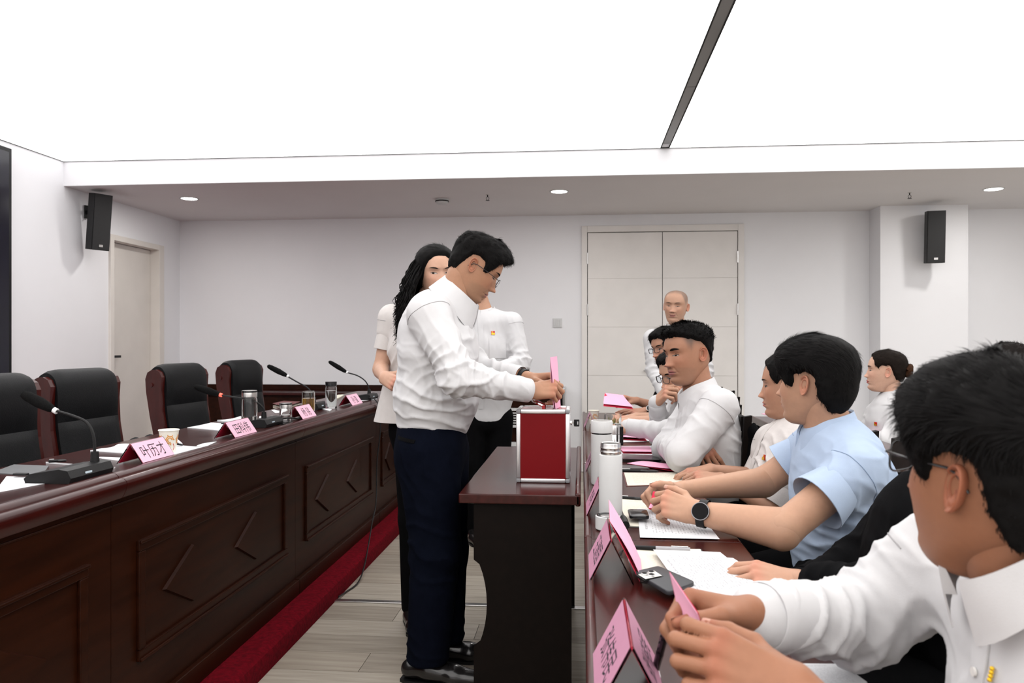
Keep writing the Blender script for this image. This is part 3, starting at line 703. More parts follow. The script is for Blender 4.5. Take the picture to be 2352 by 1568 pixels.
tent('foremost pink name card on the left table, beside the paper cup', -1.405, 2.28, 2.47, TL, 0.044, 0.064, '叶历才', 0.052, GN)
tent('second pink name card, in front of the tall tumbler', -1.405, 2.92, 3.13, TL, 0.044, 0.064, '田科伟', 0.052, GN)
tent('third pink name card, in front of the amber tea jar', -1.405, 3.66, 3.86, TL, 0.044, 0.064, '杨 铭', 0.052, GN)
tent('farthest pink name card on the left table, beside the last tumbler', -1.405, 4.48, 4.70, TL, 0.044, 0.064, '孙 强', 0.052, GN)
tent('nearest clear tent card on the right desk, cut by the picture edge', 0.068, 1.05, 1.25, TR, 0.052, 0.098, '张伟民', 0.05, GN, cardm=M_PINKSHADE, face=-1)
tent('clear tent card with a pink slip leaning on it', 0.062, 1.63, 1.83, TR, 0.048, 0.095, '王建国', 0.05, GN, cardm=M_PINKSHADE, face=-1, right_card=False)
tent('tent card half hidden by the open white flask', 0.052, 2.24, 2.42, TR, 0.040, 0.09, '李 明', 0.046, GN, cardm=M_PINKSHADE, face=-1)
tent('tent card beside the closed white flask', 0.050, 3.0, 3.19, TR, 0.036, 0.09, '陈 刚', 0.046, GN, cardm=M_PINKSHADE, face=-1)
tent('tent card near the paper cup on the far desk', 0.050, 4.55, 4.74, TR, 0.036, 0.09, '周 平', 0.046, GN, cardm=M_PINKSHADE, face=-1)
tent('tent card on the second-row desk behind the man in pale blue', 1.35, 3.93, 4.12, TR, 0.045, 0.09, '赵 军', 0.046, GN, cardm=M_PINKSHADE, face=-1)

# folded pink slips
def slip(label, quad, lift=0.02, t=0.0006, hinge='far', grp='pink voting slips'):
    """folded sheet: lower leaf on the table, upper leaf hinged on edge 0-1 and raised at edge 2-3"""
    q = [Vector(p) for p in quad]; c = sum(q, Vector()) / 4
    o = thing('voting_slip', label, 'voting slip', tuple(c), 0, grp)
    n = (q[1] - q[0]).cross(q[3] - q[0]).normalized()
    if n.z < 0: n = -n
    ob('lower_leaf', MB().slab(q, t, 4, 6), M_CRIM, o, True, world=True)
    up = [q[0] + n * 0.0015, q[1] + n * 0.0015, q[2] + n * lift, q[3] + n * lift]
    ob('upper_leaf', MB().slab(up, t, 6, 6, lambda u, v: 0.006 * math.sin(math.pi * v) * (lift / 0.02)), M_PINK, o, True, world=True)
    return o
slip('pink slip under the seated woman’s fingers', quadZ([(1440, 1064), (1478, 1058), (1580, 1073), (1548, 1082)], TR + 0.004), 0.010)
slip('pink slip lying on the white sheet beside the folded-arms man', quadZ([(1422, 1026), (1491, 1025), (1507, 1041), (1431, 1040)], TR + 0.004), 0.008)
slip('pink slip on the desk below the chin-resting man', quadZ([(1408, 1001), (1475, 999), (1486, 1012), (1412, 1008)], TR + 0.004), 0.014)
slip('pink slip lying on the far second-row desk', quadZ([(1748, 950), (1766, 948), (1800, 954), (1775, 957)], TR), 0.004)
slip('pink slip beside the steel cup behind the man in pale blue', quadZ([(1985, 993), (2035, 990), (2050, 1000), (1990, 1001)], TR), 0.01)
def held(label, a, b, c, d, gapv, mat2=M_CRIM):
    """folded slip in the air: pink leaf a-b-c-d and a second leaf opened by gapv"""
    q = [V(p) for p in (a, b, c, d)]; cen = sum(q, Vector()) / 4
    o = thing('voting_slip', label, 'voting slip', tuple(cen), 0, 'pink voting slips')
    ob('upper_leaf', MB().slab(q, 0.0006, 6, 6, lambda u, v: 0.004 * math.sin(math.pi * v)), M_PINK, o, True, world=True)
    g = Vector(gapv); ob('lower_leaf', MB().slab([q[0], q[1] + g * 0.15, q[2] + g, q[3] + g], 0.0006, 6, 6), mat2, o, True, world=True)
    return o
def V(p): return Vector(p)
held('pink slip being pushed into the slot of the ballot box', atY(1264, 820, 2.845), atY(1279, 818, 2.925), atY(1285, 944, 2.925), atY(1273, 944, 2.845), (0.006, 0.0, 0.0), M_PINK)
held('folded pink slip held by the foreground man', atY(1537, 1313, 1.045), atY(1601, 1408, 0.975), atY(1603, 1470, 0.975), atY(1560, 1478, 1.035), (0.010, 0.014, 0.0))
held('pink slip raised by the smiling man', atY(1389, 902, 4.72), atY(1431, 907, 4.76), atY(1455, 934, 4.66), atY(1386, 927, 4.62), (0.0, 0.0, -0.014))
held('pink slip leaning on the second tent card of the right desk', (0.066, 1.90, 0.885), (0.062, 1.70, 0.878), (0.128, 1.64, 0.768), (0.136, 1.80, 0.768), (-0.006, -0.004, -0.001))
held('pink slip between the hands of the man in pale blue', atY(1500, 1128, 2.22), atY(1560, 1132, 2.20), atY(1545, 1168, 2.16), atY(1490, 1166, 2.18), (0, 0.002, -0.004))

# sheets, notebooks and phones on the right desks
GR = 'papers on the right desks'
sheet('paper_sheet', 'printed form under the forearm of the man in pale blue', 'paper', quadZ([(1464, 1168), (1470, 1234), (1653, 1238), (1600, 1172)], TR + 0.003), M_PRINT, 0.0006, GR)
sheet('paper_sheet', 'large printed form under the jacket wearer’s hand', 'paper', quadZ([(1500, 1262), (1578, 1370), (1782, 1369), (1654, 1268)], TR + 0.013), M_PRINT, 0.0006, GR)
sheet('paper_sheet', 'white sheet under the jacket wearer’s fingertips at the desk edge', 'paper', quadZ([(1600, 1275), (1684, 1281), (1783, 1345), (1700, 1346)], TR + 0.011), M_PAPER, 0.0006, GR)
sheet('paper_sheet', 'white sheet beneath the pink slip beside the folded-arms man', 'paper', quadZ([(1414, 1024), (1504, 1023), (1528, 1048), (1412, 1043)], TR + 0.001), M_PRINT2, 0.001, GR)
sheet('paper_sheet', 'white sheet below the chin-resting man’s slip', 'paper', quadZ([(1412, 1006), (1498, 999), (1514, 1012), (1428, 1015)], TR + 0.001), M_PAPER, 0.001, GR)
sheet('paper_sheet', 'white sheet under the smiling man’s flat hand', 'paper', quadZ([(1417, 945), (1482, 944), (1500, 955), (1417, 957)], TR + 0.001), M_PRINT2, 0.001, GR)
sheet('paper_sheet', 'white printed sheet at the lower edge, below the foreground hands', 'paper', quadZ([(1770, 1522), (1934, 1524), (1992, 1566), (1830, 1600)], TR + 0.001), M_PRINT2, 0.001, GR)
def notebook(label, px, z, cover, th=0.010, spine=None, mat=None):
    q = quadZ(px, z); c = sum(q, Vector()) / 4; o = thing('notebook', label, 'notebook', tuple(c), 0, 'notebooks on the right desks')
    ob('cover', MB().slab([c + (p - c) * 1.03 for p in q], 0.0022), cover, o, world=True)
    s = sheet('pages', '', '', [c + (p - c) * 0.98 + Vector((0, 0, 0.0025)) for p in q], mat or M_NOTE, th, parent=o, fn=lambda u, v: 0.0015 * math.sin(3 * u)); s.matrix_parent_inverse = o.matrix_basis.inverted()
    return o
M_VINB = pm('black_vinyl', (0.012, 0.012, 0.012), 0.4, var=0.1)
M_VINR = pm('maroon_vinyl', (0.09, 0.012, 0.012), 0.4, var=0.1)
notebook('cream notebook in a black cover before the man in pale blue', [(1419, 1145), (1500, 1148), (1520, 1212), (1441, 1209)], TR, M_VINB, 0.009)
notebook('open notebook in a maroon cover under the seated woman’s hands', [(1432, 1086), (1554, 1085), (1582, 1110), (1440, 1116)], TR, M_VINR, 0.008, mat=print_mat('diary_page', (0.64, 0.61, 0.52), 16, 0.25))
notebook('cream notebook below the jacket wearer’s printed form', [(1458, 1257), (1610, 1262), (1650, 1345), (1474, 1335)], TR, M_VINB, 0.008)
def flat_thing(name, label, cat, px, z, th, mat, bev=0.002):
    q = quadZ(px, z); o = ob(name, MB().slab(q, th), mat); return tag(o, label, cat)
pd = thing('tablet_case', 'black tablet case between the pink slips', 'tablet', tuple(atZ(1470, 1055, TR)))
q = quadZ([(1425, 1048), (1516, 1051), (1518, 1063), (1427, 1060)], TR + 0.0006); ob('body', MB().slab(q, 0.012), M_BLACK, pd, world=True)
c = sum(q, Vector()) / 4; ob('screen', MB().slab([c + (p - c) * 0.93 + Vector((0, 0, 0.0121)) for p in q], 0.0005), M_BLACKS, pd, world=True)
fd = thing('dark_folder', 'flat dark folder beside the seated woman’s pen', 'folder', tuple(atZ(1450, 1073, TR)))
q = quadZ([(1410, 1068), (1472, 1069), (1490, 1076), (1412, 1076)], TR + 0.0004); ob('cover', MB().slab(q, 0.002), pm('slate_vinyl', (0.06, 0.055, 0.055), 0.4, var=0.1), fd, world=True)
ob('sheets', MB().slab([p + Vector((0.004, -0.004, 0.0021)) for p in q], 0.001), pm('slate_sheet', (0.10, 0.09, 0.09), 0.5, var=0.1), fd, world=True)
def phone(label, px, z, mat, cam_px=None):
    q = quadZ(px, z); c = sum(q, Vector()) / 4; o = thing('smartphone', label, 'phone', tuple(c)); n = Vector((0, 0, 1))
    bm = bmesh.new(); me_v = [p for p in q] + [p + n * 0.010 for p in q]
    vs = [bm.verts.new(p) for p in me_v]
    for fidx in ((3, 2, 1, 0), (4, 5, 6, 7), (0, 1, 5, 4), (1, 2, 6, 5), (2, 3, 7, 6), (3, 0, 4, 7)): bm.faces.new([vs[i] for i in fidx])
    ve = [e for e in bm.edges if abs(e.verts[0].co.z - e.verts[1].co.z) > 0.005]
    bmesh.ops.bevel(bm, geom=ve, offset=0.011, segments=5, affect='EDGES', profile=0.5)
    bmesh.ops.bevel(bm, geom=[e for e in bm.edges if abs(e.verts[0].co.z - e.verts[1].co.z) < 0.001 and len(e.link_faces) == 2 and any(abs(f.normal.z) < 0.5 for f in e.link_faces)], offset=0.0025, segments=2, affect='EDGES', profile=0.5)
    bm.verts.index_update(); mb = MB().add([v.co.copy() for v in bm.verts], [[v.index for v in f.verts] for f in bm.faces]); bm.free()
    ob('case', mb, mat, o, True, auto=60, world=True)
    if cam_px:
        cq = quadZ(cam_px, z + 0.0102); ob('camera_rim', MB().slab([c2 for c2 in cq], 0.0022), M_BLACK, o, world=True)
        cc = sum(cq, Vector()) / 4; ci = [cc + (p - cc) * 0.88 + n * 0.0023 for p in cq]; isl = ob('camera_plate', MB().slab(ci, 0.0005), pm('camera_plate', (0.72, 0.72, 0.70), 0.25, metal=0.2, var=0.03), o, world=True)
        for (u, v) in ((0.27, 0.28), (0.70, 0.25), (0.5, 0.72)):
            p = ci[0] * (1 - u) * (1 - v) + ci[1] * u * (1 - v) + ci[2] * u * v + ci[3] * (1 - u) * v
            l = ob('lens_ring', MB().lathe([(0.0, 0.0), (0.0072, 0.0), (0.0072, 0.0022), (0.0055, 0.0026), (0.0, 0.0026)], tuple(p + n * 0.0005), 18), M_CHROME, o, True, world=True)
            ob('lens_glass', MB().lathe([(0.0, 0.0), (0.0056, 0.0), (0.0048, 0.001), (0.0, 0.001)], tuple(p + n * 0.0032), 18), M_BLACKS, o, True, world=True)
    return o
phone('dark phone with three camera lenses beside the pink foreground slip', [(1455, 1322), (1512, 1308), (1598, 1346), (1536, 1370)], TR + 0.012, pm('slate_case', (0.030, 0.031, 0.036), 0.45, var=0.05), [(1462, 1321), (1504, 1311), (1524, 1324), (1481, 1333)])
phone('small black phone on the cream notebook before the man in pale blue', [(1441, 1176), (1486, 1177), (1492, 1193), (1446, 1192)], TR + 0.013, M_BLACKS)
pen('black pen with silver clip above the cream notebook', atZ(1427, 1142, TR + 0.006), atZ(1480, 1145, TR + 0.006))
pen('black gel pen beside the seated woman’s notebook', atZ(1419, 1080, TR + 0.006), atZ(1514, 1082, TR + 0.006), 0.0055)
pen('silver pen under the seated woman’s hand', atZ(1568, 1098, TR + 0.018), atZ(1582, 1112, TR + 0.016), 0.004, (M_STEEL, M_STEEL))
pen('black and grey gel pen above the jacket wearer’s papers', atZ(1585, 1262, TR + 0.007), atZ(1442, 1256, TR + 0.007), 0.0055, (pm('grey_barrel', (0.35, 0.35, 0.37), 0.4, var=0.05), M_BLACK))
pen('black and gold pen hanging below the foreground hand', atY(1531, 1440, 1.12), atZ(1504, 1543, TR + 0.004), 0.0062, (M_BLACKS, M_BLACKS))
o = ob('key_fob', MB().tube(bez([atZ(1427, 1188, TR + 0.012), atZ(1433, 1195, TR + 0.012), atZ(1437, 1206, TR + 0.012)], 3), 0.0115, 10), M_BLACK, None, True); tag(o, 'rounded black key fob against the cream notebook', 'key fob')

# drinking vessels
def tumbler(label, x, y, z, r, h, lid, liquid, lid_h=0.028, grp='glass tumblers on the left tables', fill=0.6):
    t = thing('glass_tumbler', label, 'tumbler', (x, y, z), 0, grp); g = h - (lid_h if lid else 0.0)
    ob('glass', MB().lathe([(0.0, 0.0005), (r * 0.96, 0.0005), (r, 0.005), (r, g - 0.012), (r * 0.86, g), (r * 0.80, g), (r * 0.93, g - 0.014), (r * 0.93, 0.012), (0.0, 0.012)], n=32), M_GLASS, t, True)
    if liquid: ob('liquid', MB().lathe([(0.0, 0.0125), (r * 0.925, 0.0125), (r * 0.925, g * fill), (0.0, g * fill)], n=32), liquid, t, True, auto=40)
    if lid:
        ob('lid', MB().lathe([(0.0, g + 0.001), (r * 0.98, g + 0.001), (r * 0.98, g + lid_h - 0.004), (r * 0.94, g + lid_h), (0.0, g + lid_h)], n=32), lid, t, True, auto=40)
        ob('lid_band', MB().lathe([(r * 0.99, g + lid_h * 0.72), (r * 1.0, g + lid_h * 0.72), (r * 1.0, g + lid_h * 0.98), (r * 0.99, g + lid_h * 0.98)], n=32), M_BLACKS, t, True)
    else:
        ob('thread_ring', MB().lathe([(r * 0.86, g - 0.008), (r * 0.90, g - 0.006), (r * 0.90, g - 0.003), (r * 0.86, g - 0.001)], n=32), M_GLASS, t, True)
    return t
tumbler('tall glass tumbler with a steel and black lid behind the second name card', -1.50, 3.36, TL, 0.035, 0.163, M_STEEL, M_WATER, 0.030, fill=0.35)
tumbler('short glass with a steel lid beside the third name card', -1.425, 3.60, TL, 0.030, 0.088, M_STEEL, M_WATER, 0.026, fill=0.5)
tumbler('open jar of amber tea behind the third name card', -1.48, 4.06, TL, 0.035, 0.118, None, M_TEA, fill=0.66)
tumbler('slim glass tumbler with a black lid between the last two name cards', -1.44, 4.32, TL, 0.033, 0.155, M_BLACKS, M_WATER, 0.026, fill=0.8)
M_CUPP = pm('paper_cup_white', (0.82, 0.79, 0.70), 0.6, var=0.02)
M_ORN = pm('cup_print_orange', (0.75, 0.28, 0.02), 0.6, var=0.2, var_scale=40); M_ORR = pm('cup_print_red', (0.55, 0.05, 0.04), 0.6, var=0.1)
def paper_cup(label, x, y, z, rot=0.0, s=1.0):
    t = thing('paper_cup', label, 'cup', (x, y, z), rot, 'patterned paper cups')
    r0, r1, h = 0.024 * s, 0.0355 * s, 0.085 * s
    c = ob('cup', MB().lathe([(0.0, 0.004), (r0, 0.0005), (r0, 0.003), (r1, h), (r1 - 0.0008, h), (r0 - 0.001, 0.006), (0.0, 0.006)], n=36), M_CUPP, t, True, auto=40)
    ob('rim', MB().lathe([(r1 - 0.0012, h - 0.002), (r1 + 0.0015, h - 0.002), (r1 + 0.002, h), (r1 + 0.001, h + 0.0015), (r1 - 0.001, h + 0.001)], n=36), M_CUPP, t, True)
    rr = lambda z: r0 + (r1 - r0) * (z / h) + 0.0005
    def stroke(pts, w, mat):
        mb = MB(); V_ = []
        for i, (a, zz) in enumerate(pts):
            a0, z0 = pts[max(i - 1, 0)]; a1, z1 = pts[min(i + 1, len(pts) - 1)]
            dx, dz = (a1 - a0) * rr(zz), (z1 - z0); l = math.hypot(dx, dz) + 1e-9; nx, nz = -dz / l * w, dx / l * w
            for sg in (1, -1):
                A_ = a + sg * nx / rr(zz); Z_ = zz + sg * nz; V_.append((rr(Z_) * math.cos(A_), rr(Z_) * math.sin(A_), Z_))
        ob('printed_motif', MB().add(V_, [(2 * i, 2 * i + 1, 2 * i + 3, 2 * i + 2) for i in range(len(pts) - 1)]), mat, c)
    for k in range(5):
        a = k * 2 * math.pi / 5
        for rad, mt in ((0.012, M_ORN), (0.007, M_ORN)):
            stroke([(a + rad * math.cos(q / 12 * 5.2) / 0.030, (0.050 + rad * 1.2 * math.sin(q / 12 * 5.2)) * s) for q in range(13)], 0.0014, mt)
        for j in range(6): stroke([(a + (0.0125 * math.cos(j)) / 0.03, (0.05 + 0.016 * math.sin(j)) * s), (a + (0.017 * math.cos(j)) / 0.03, (0.05 + 0.021 * math.sin(j)) * s)], 0.0012, M_ORN)
        stroke([(a + 0.5 + 0.1 * math.sin(q), (0.012 + q * 0.006) * s) for q in range(5)], 0.0011, M_ORR)
    return t
paper_cup('patterned paper cup beside the foremost name card', -1.42, 2.535, TL, 0.3, 0.92)
paper_cup('patterned paper cup at the far end of the right desks', 0.075, 4.86, TR, 1.2, 0.98)
def flask(label, x, y, r, h, closed):
    t = thing('vacuum_flask', label, 'flask', (x, y, TR), 0, 'white vacuum flasks')
    if closed:
        ob('body', MB().lathe([(0.0, 0.0005), (r * 0.95, 0.0005), (r, 0.006), (r, h * 0.775), (r * 0.97, h * 0.78), (0.0, h * 0.78)], n=40), M_WHITEP, t, True, auto=40)
        ob('seal_ring', MB().lathe([(0.0, h * 0.781), (r * 0.95, h * 0.781), (r * 0.95, h * 0.80), (0.0, h * 0.80)], n=40), M_BLACKS, t, True, auto=40)
        ob('lid', MB().lathe([(0.0, h * 0.801), (r * 1.01, h * 0.801), (r * 1.02, h * 0.81), (r * 1.02, h * 0.97), (r * 0.97, h * 0.985), (r * 0.86, h * 0.985), (r * 0.84, h * 0.972), (0.0, h * 0.972)], n=40), M_WHITEP, t, True, auto=40)
        ob('lid_plate', MB().lathe([(0.0, h * 0.9725), (r * 0.82, h * 0.9725), (r * 0.80, h * 0.980), (0.0, h * 0.980)], n=40), M_STEEL, t, True, auto=40)
    else:
        ob('body', MB().lathe([(0.0, 0.0005), (r * 0.95, 0.0005), (r, 0.006), (r, h * 0.835), (r * 0.97, h * 0.85), (r * 0.85, h * 0.855), (0.0, h * 0.855)], n=40), M_WHITEP, t, True, auto=40)
        ob('screw_neck', MB().lathe([(r * 0.84, h * 0.856), (r * 0.86, h * 0.88), (r * 0.89, h * 0.89), (r * 0.86, h * 0.905), (r * 0.86, h * 0.925), (r * 0.90, h * 0.94), (r * 0.86, h * 0.955), (r * 0.86, h * 0.985), (r * 0.83, h), (r * 0.78, h * 0.99), (r * 0.78, h * 0.87), (0.0, h * 0.866)], n=40), M_STEEL, t, True)
    return t
flask('open white flask with bare steel neck', 0.082, 2.20, 0.033, 0.225, False)
flask('closed white flask behind the open one', 0.072, 2.79, 0.0385, 0.232, True)
t = thing('flask_lid', 'white flask lid lying at the foot of the open flask', 'lid', (0.071, 2.115, TR))
ob('shell', MB().lathe([(0.0, 0.0005), (0.031, 0.0005), (0.0335, 0.003), (0.0335, 0.036), (0.031, 0.038), (0.029, 0.037), (0.029, 0.010), (0.0, 0.010)], n=36), M_WHITEP, t, True, auto=40)
ob('seal', MB().lathe([(0.0285, 0.0335), (0.0305, 0.0385), (0.0275, 0.0385), (0.0225, 0.034), (0.0225, 0.012), (0.0285, 0.012)], n=36), M_BLACKS, t, True, auto=40)
ob('inner_plug', MB().lathe([(0.0, 0.012), (0.021, 0.012), (0.021, 0.035), (0.018, 0.037), (0.0, 0.037)], n=36), M_STEEL, t, True, auto=40)
t = thing('tea_mug', 'steel travel mug with a glass tea chamber and black handle', 'mug', (0.137, 3.42, TR))
ob('body', MB().lathe([(0.0, 0.0005), (0.036, 0.0005), (0.038, 0.006), (0.038, 0.105), (0.036, 0.108), (0.0, 0.108)], n=36), M_CHROME, t, True, auto=40)
ob('collar', MB().lathe([(0.0, 0.1085), (0.0385, 0.1085), (0.0385, 0.145), (0.037, 0.148), (0.0, 0.148)], n=36), M_STEEL, t, True, auto=40)
ob('glass_chamber', MB().lathe([(0.0365, 0.149), (0.038, 0.149), (0.038, 0.188), (0.035, 0.195), (0.033, 0.195), (0.0355, 0.187), (0.0355, 0.152), (0.0, 0.152)], n=36), M_GLASS, t, True)
rg = random.Random(2); lv = MB()
for k in range(46):
    a, rr_ = rg.uniform(0, 6.28), rg.uniform(0.006, 0.029); p = Vector((rr_ * math.cos(a), rr_ * math.sin(a), 0.153 + rg.random() * 0.005)); lv.tube([p, p + Vector((rg.uniform(-0.003, 0.003), rg.uniform(-0.003, 0.003), rg.uniform(0.004, 0.024)))], [0.0014, 0.0006], 5)
lo_ = ob('tea_leaves', lv, M_LEAF, t); lo_['kind'] = 'stuff'
ob('handle', MB().box((0.028, -0.046, 0.062), (0.044, -0.038, 0.144), 0.004), M_BLACK, t)
t = thing('steel_cup', 'ribbed steel cup on the second-row desk by the woman’s elbow', 'cup', (1.42, 4.22, TR))
ob('body', MB().lathe([(0.0, 0.0005), (0.036, 0.0005), (0.038, 0.004), (0.038, 0.10), (0.036, 0.102), (0.034, 0.102), (0.034, 0.008), (0.0, 0.008)], n=32), M_STEEL, t, True)
for z in (0.03, 0.05, 0.07, 0.09): ob('rib', MB().lathe([(0.0379, z), (0.0395, z + 0.003), (0.0379, z + 0.006)], n=32), M_BLACK, t, True)

# ------------------------------------------------------------------ ballot box
BX0, BX1, BY0, BY1, BZ0, BZ1 = -0.197, -0.012, 2.79, 2.965, 0.7606, 1.028
a_ = atY(1186, 1000, 2.80).x; b_ = atY(1309, 1000, 2.80).x
BX0, BX1 = a_, b_
t = thing('ballot_box', 'red ballot box with aluminium edges on the narrow desk', 'ballot box', ((BX0 + BX1) / 2, (BY0 + BY1) / 2, BZ0))
W = dict(world=True); e = 0.016
ob('panel', MB().box((BX0 + e * .6, BY0 + 0.004, BZ0 + e * .6), (BX1 - e * .6, BY0 + 0.007, BZ1 - e * .6)), M_RED, t, **W)
ob('panel', MB().box((BX0 + e * .6, BY1 - 0.007, BZ0 + e * .6), (BX1 - e * .6, BY1 - 0.004, BZ1 - e * .6)), M_RED, t, **W)
ob('panel', MB().box((BX0 + 0.004, BY0 + e * .6, BZ0 + e * .6), (BX0 + 0.007, BY1 - e * .6, BZ1 - e * .6)), M_RED, t, **W)
ob('panel', MB().box((BX1 - 0.007, BY0 + e * .6, BZ0 + e * .6), (BX1 - 0.004, BY1 - e * .6, BZ1 - e * .6)), M_RED, t, **W)
M_REDT = pm('red_lid', (0.30, 0.008, 0.012), 0.18, var=0.05)
lid = ob('lid', MB().box((BX0 + e * .6, BY0 + e * .6, BZ1 - 0.007), (BX1 - e * .6, BY1 - e * .6, BZ1 - 0.004)), M_REDT, t, **W)
ob('base_panel', MB().box((BX0 + e * .6, BY0 + e * .6, BZ0 + 0.004), (BX1 - e * .6, BY1 - e * .6, BZ0 + 0.007)), M_BLACK, t, **W)
for x in (BX0, BX1):
    for y in (BY0, BY1):
        sx, sy = (1 if x == BX0 else -1), (1 if y == BY0 else -1)
        xa, xb = sorted((x, x + sx * e)); ya, yb = sorted((y, y + sy * e))
        ob('edge_profile', MB().box((xa, ya, BZ0 + e), (xb, yb, BZ1 - e), 0.004), M_ALU, t, True, **W)
        for z in (BZ0, BZ1 - e): ob('corner_cap', MB().box((xa - 0.0005, ya - 0.0005, z), (xb + 0.0005, yb + 0.0005, z + e), 0.005), pm('grey_corner', (0.22, 0.22, 0.23), 0.5, var=0.05), t, True, **W)
for z in (BZ0, BZ1 - e):
    for y in (BY0, BY1 - e): ob('edge_profile', MB().box((BX0 + e, y, z), (BX1 - e, y + e, z + e), 0.004), M_ALU, t, True, **W)
    for x in (BX0, BX1 - e): ob('edge_profile', MB().box((x, BY0 + e, z), (x + e, BY1 - e, z + e), 0.004), M_ALU, t, True, **W)
cx, cy = (BX0 + BX1) / 2, (BY0 + BY1) / 2
sl = ob('slot_plate', MB().box((cx + 0.024, cy - 0.055, BZ1 - 0.0039), (cx + 0.034, cy + 0.055, BZ1 - 0.0015), 0.001).box((cx + 0.054, cy - 0.055, BZ1 - 0.0039), (cx + 0.064, cy + 0.055, BZ1 - 0.0015), 0.001).box((cx + 0.0345, cy - 0.065, BZ1 - 0.0039), (cx + 0.0535, cy - 0.056, BZ1 - 0.0015), 0.001).box((cx + 0.0345, cy + 0.056, BZ1 - 0.0039), (cx + 0.0535, cy + 0.065, BZ1 - 0.0015), 0.001), M_REDT, lid)
ob('slot', MB().box((cx + 0.035, cy - 0.055, BZ1 - 0.0039), (cx + 0.053, cy + 0.055, BZ1 - 0.0034)), M_GAP, lid)
hb = ob('handle_mount', MB().box((cx - 0.005, cy - 0.055, BZ1 - 0.0039), (cx + 0.005, cy - 0.04, BZ1 + 0.012), 0.002).box((cx - 0.005, cy + 0.04, BZ1 - 0.0039), (cx + 0.005, cy + 0.055, BZ1 + 0.012), 0.002), M_REDT, lid)
ob('handle', MB().tube(bez([(cx, cy - 0.047, BZ1 + 0.008), (cx - 0.018, cy - 0.045, BZ1 + 0.016), (cx - 0.040, cy - 0.03, BZ1 + 0.026), (cx - 0.042, cy, BZ1 + 0.027), (cx - 0.040, cy + 0.03, BZ1 + 0.026), (cx - 0.018, cy + 0.045, BZ1 + 0.016), (cx, cy + 0.047, BZ1 + 0.008)], 5), 0.0045, 8), M_CHROME, lid, True)
k = ob('lock', MB().tube([(BX1 - 0.004, cy - 0.02, BZ1 - 0.055), (BX1 + 0.006, cy - 0.02, BZ1 - 0.055)], 0.008, 14), M_CHROME, t, True, **W)
ob('key', MB().box((BX1 + 0.006, cy - 0.0212, BZ1 - 0.058), (BX1 + 0.014, cy - 0.0188, BZ1 - 0.052)), M_STEEL, k)
ob('key_bow', MB().box((BX1 + 0.014, cy - 0.023, BZ1 - 0.068), (BX1 + 0.034, cy - 0.017, BZ1 - 0.061), 0.002).box((BX1 + 0.014, cy - 0.023, BZ1 - 0.049), (BX1 + 0.034, cy - 0.017, BZ1 - 0.042), 0.002).box((BX1 + 0.013, cy - 0.023, BZ1 - 0.0615), (BX1 + 0.026, cy - 0.017, BZ1 - 0.0485), 0.002).box((BX1 + 0.030, cy - 0.023, BZ1 - 0.0615), (BX1 + 0.034, cy - 0.017, BZ1 - 0.0485), 0.001), M_BLACK, k)

# ------------------------------------------------------------------ wooden chairs of the right rows
def row_chair(label, loc, rotz=math.pi):
    t = thing('wooden_chair', label, 'chair', loc, rotz, 'dark wooden chairs of the right rows')
    ob('seat', MB().box((-0.20, -0.215, 0.41), (0.22, 0.215, 0.45), 0.012), M_LEATHER, t, True)
    for (x, y) in ((0.18, -0.19), (0.18, 0.19)): ob('leg', MB().tube([(x, y, 0.41), (x + 0.02, y, 0.001)], [0.018, 0.014], 8), M_DESK, t, True)
    for y in (-0.20, 0.20):
        ob('rear_leg', MB().prism([(-0.24, 0.001), (-0.21, 0.001), (-0.185, 0.45), (-0.215, 0.975), (-0.245, 0.98), (-0.222, 0.45)], 'y', y - 0.015, y + 0.015), M_DESK, t)
    for (za, zb) in ((0.88, 0.975), (0.70, 0.80), (0.56, 0.62)): ob('back_slat', MB().box((-0.228, -0.184, za), (-0.208, 0.184, zb), 0.004), M_DESK, t)
    return t
# ------------------------------------------------------------------ people: implicit-surface bodies, sculpted heads, posed hands
def V3(p): return np.array([float(p[0]), float(p[1]), float(p[2])])
def unit(v):
    v = np.asarray(v, float); return v / (np.linalg.norm(v) + 1e-12)

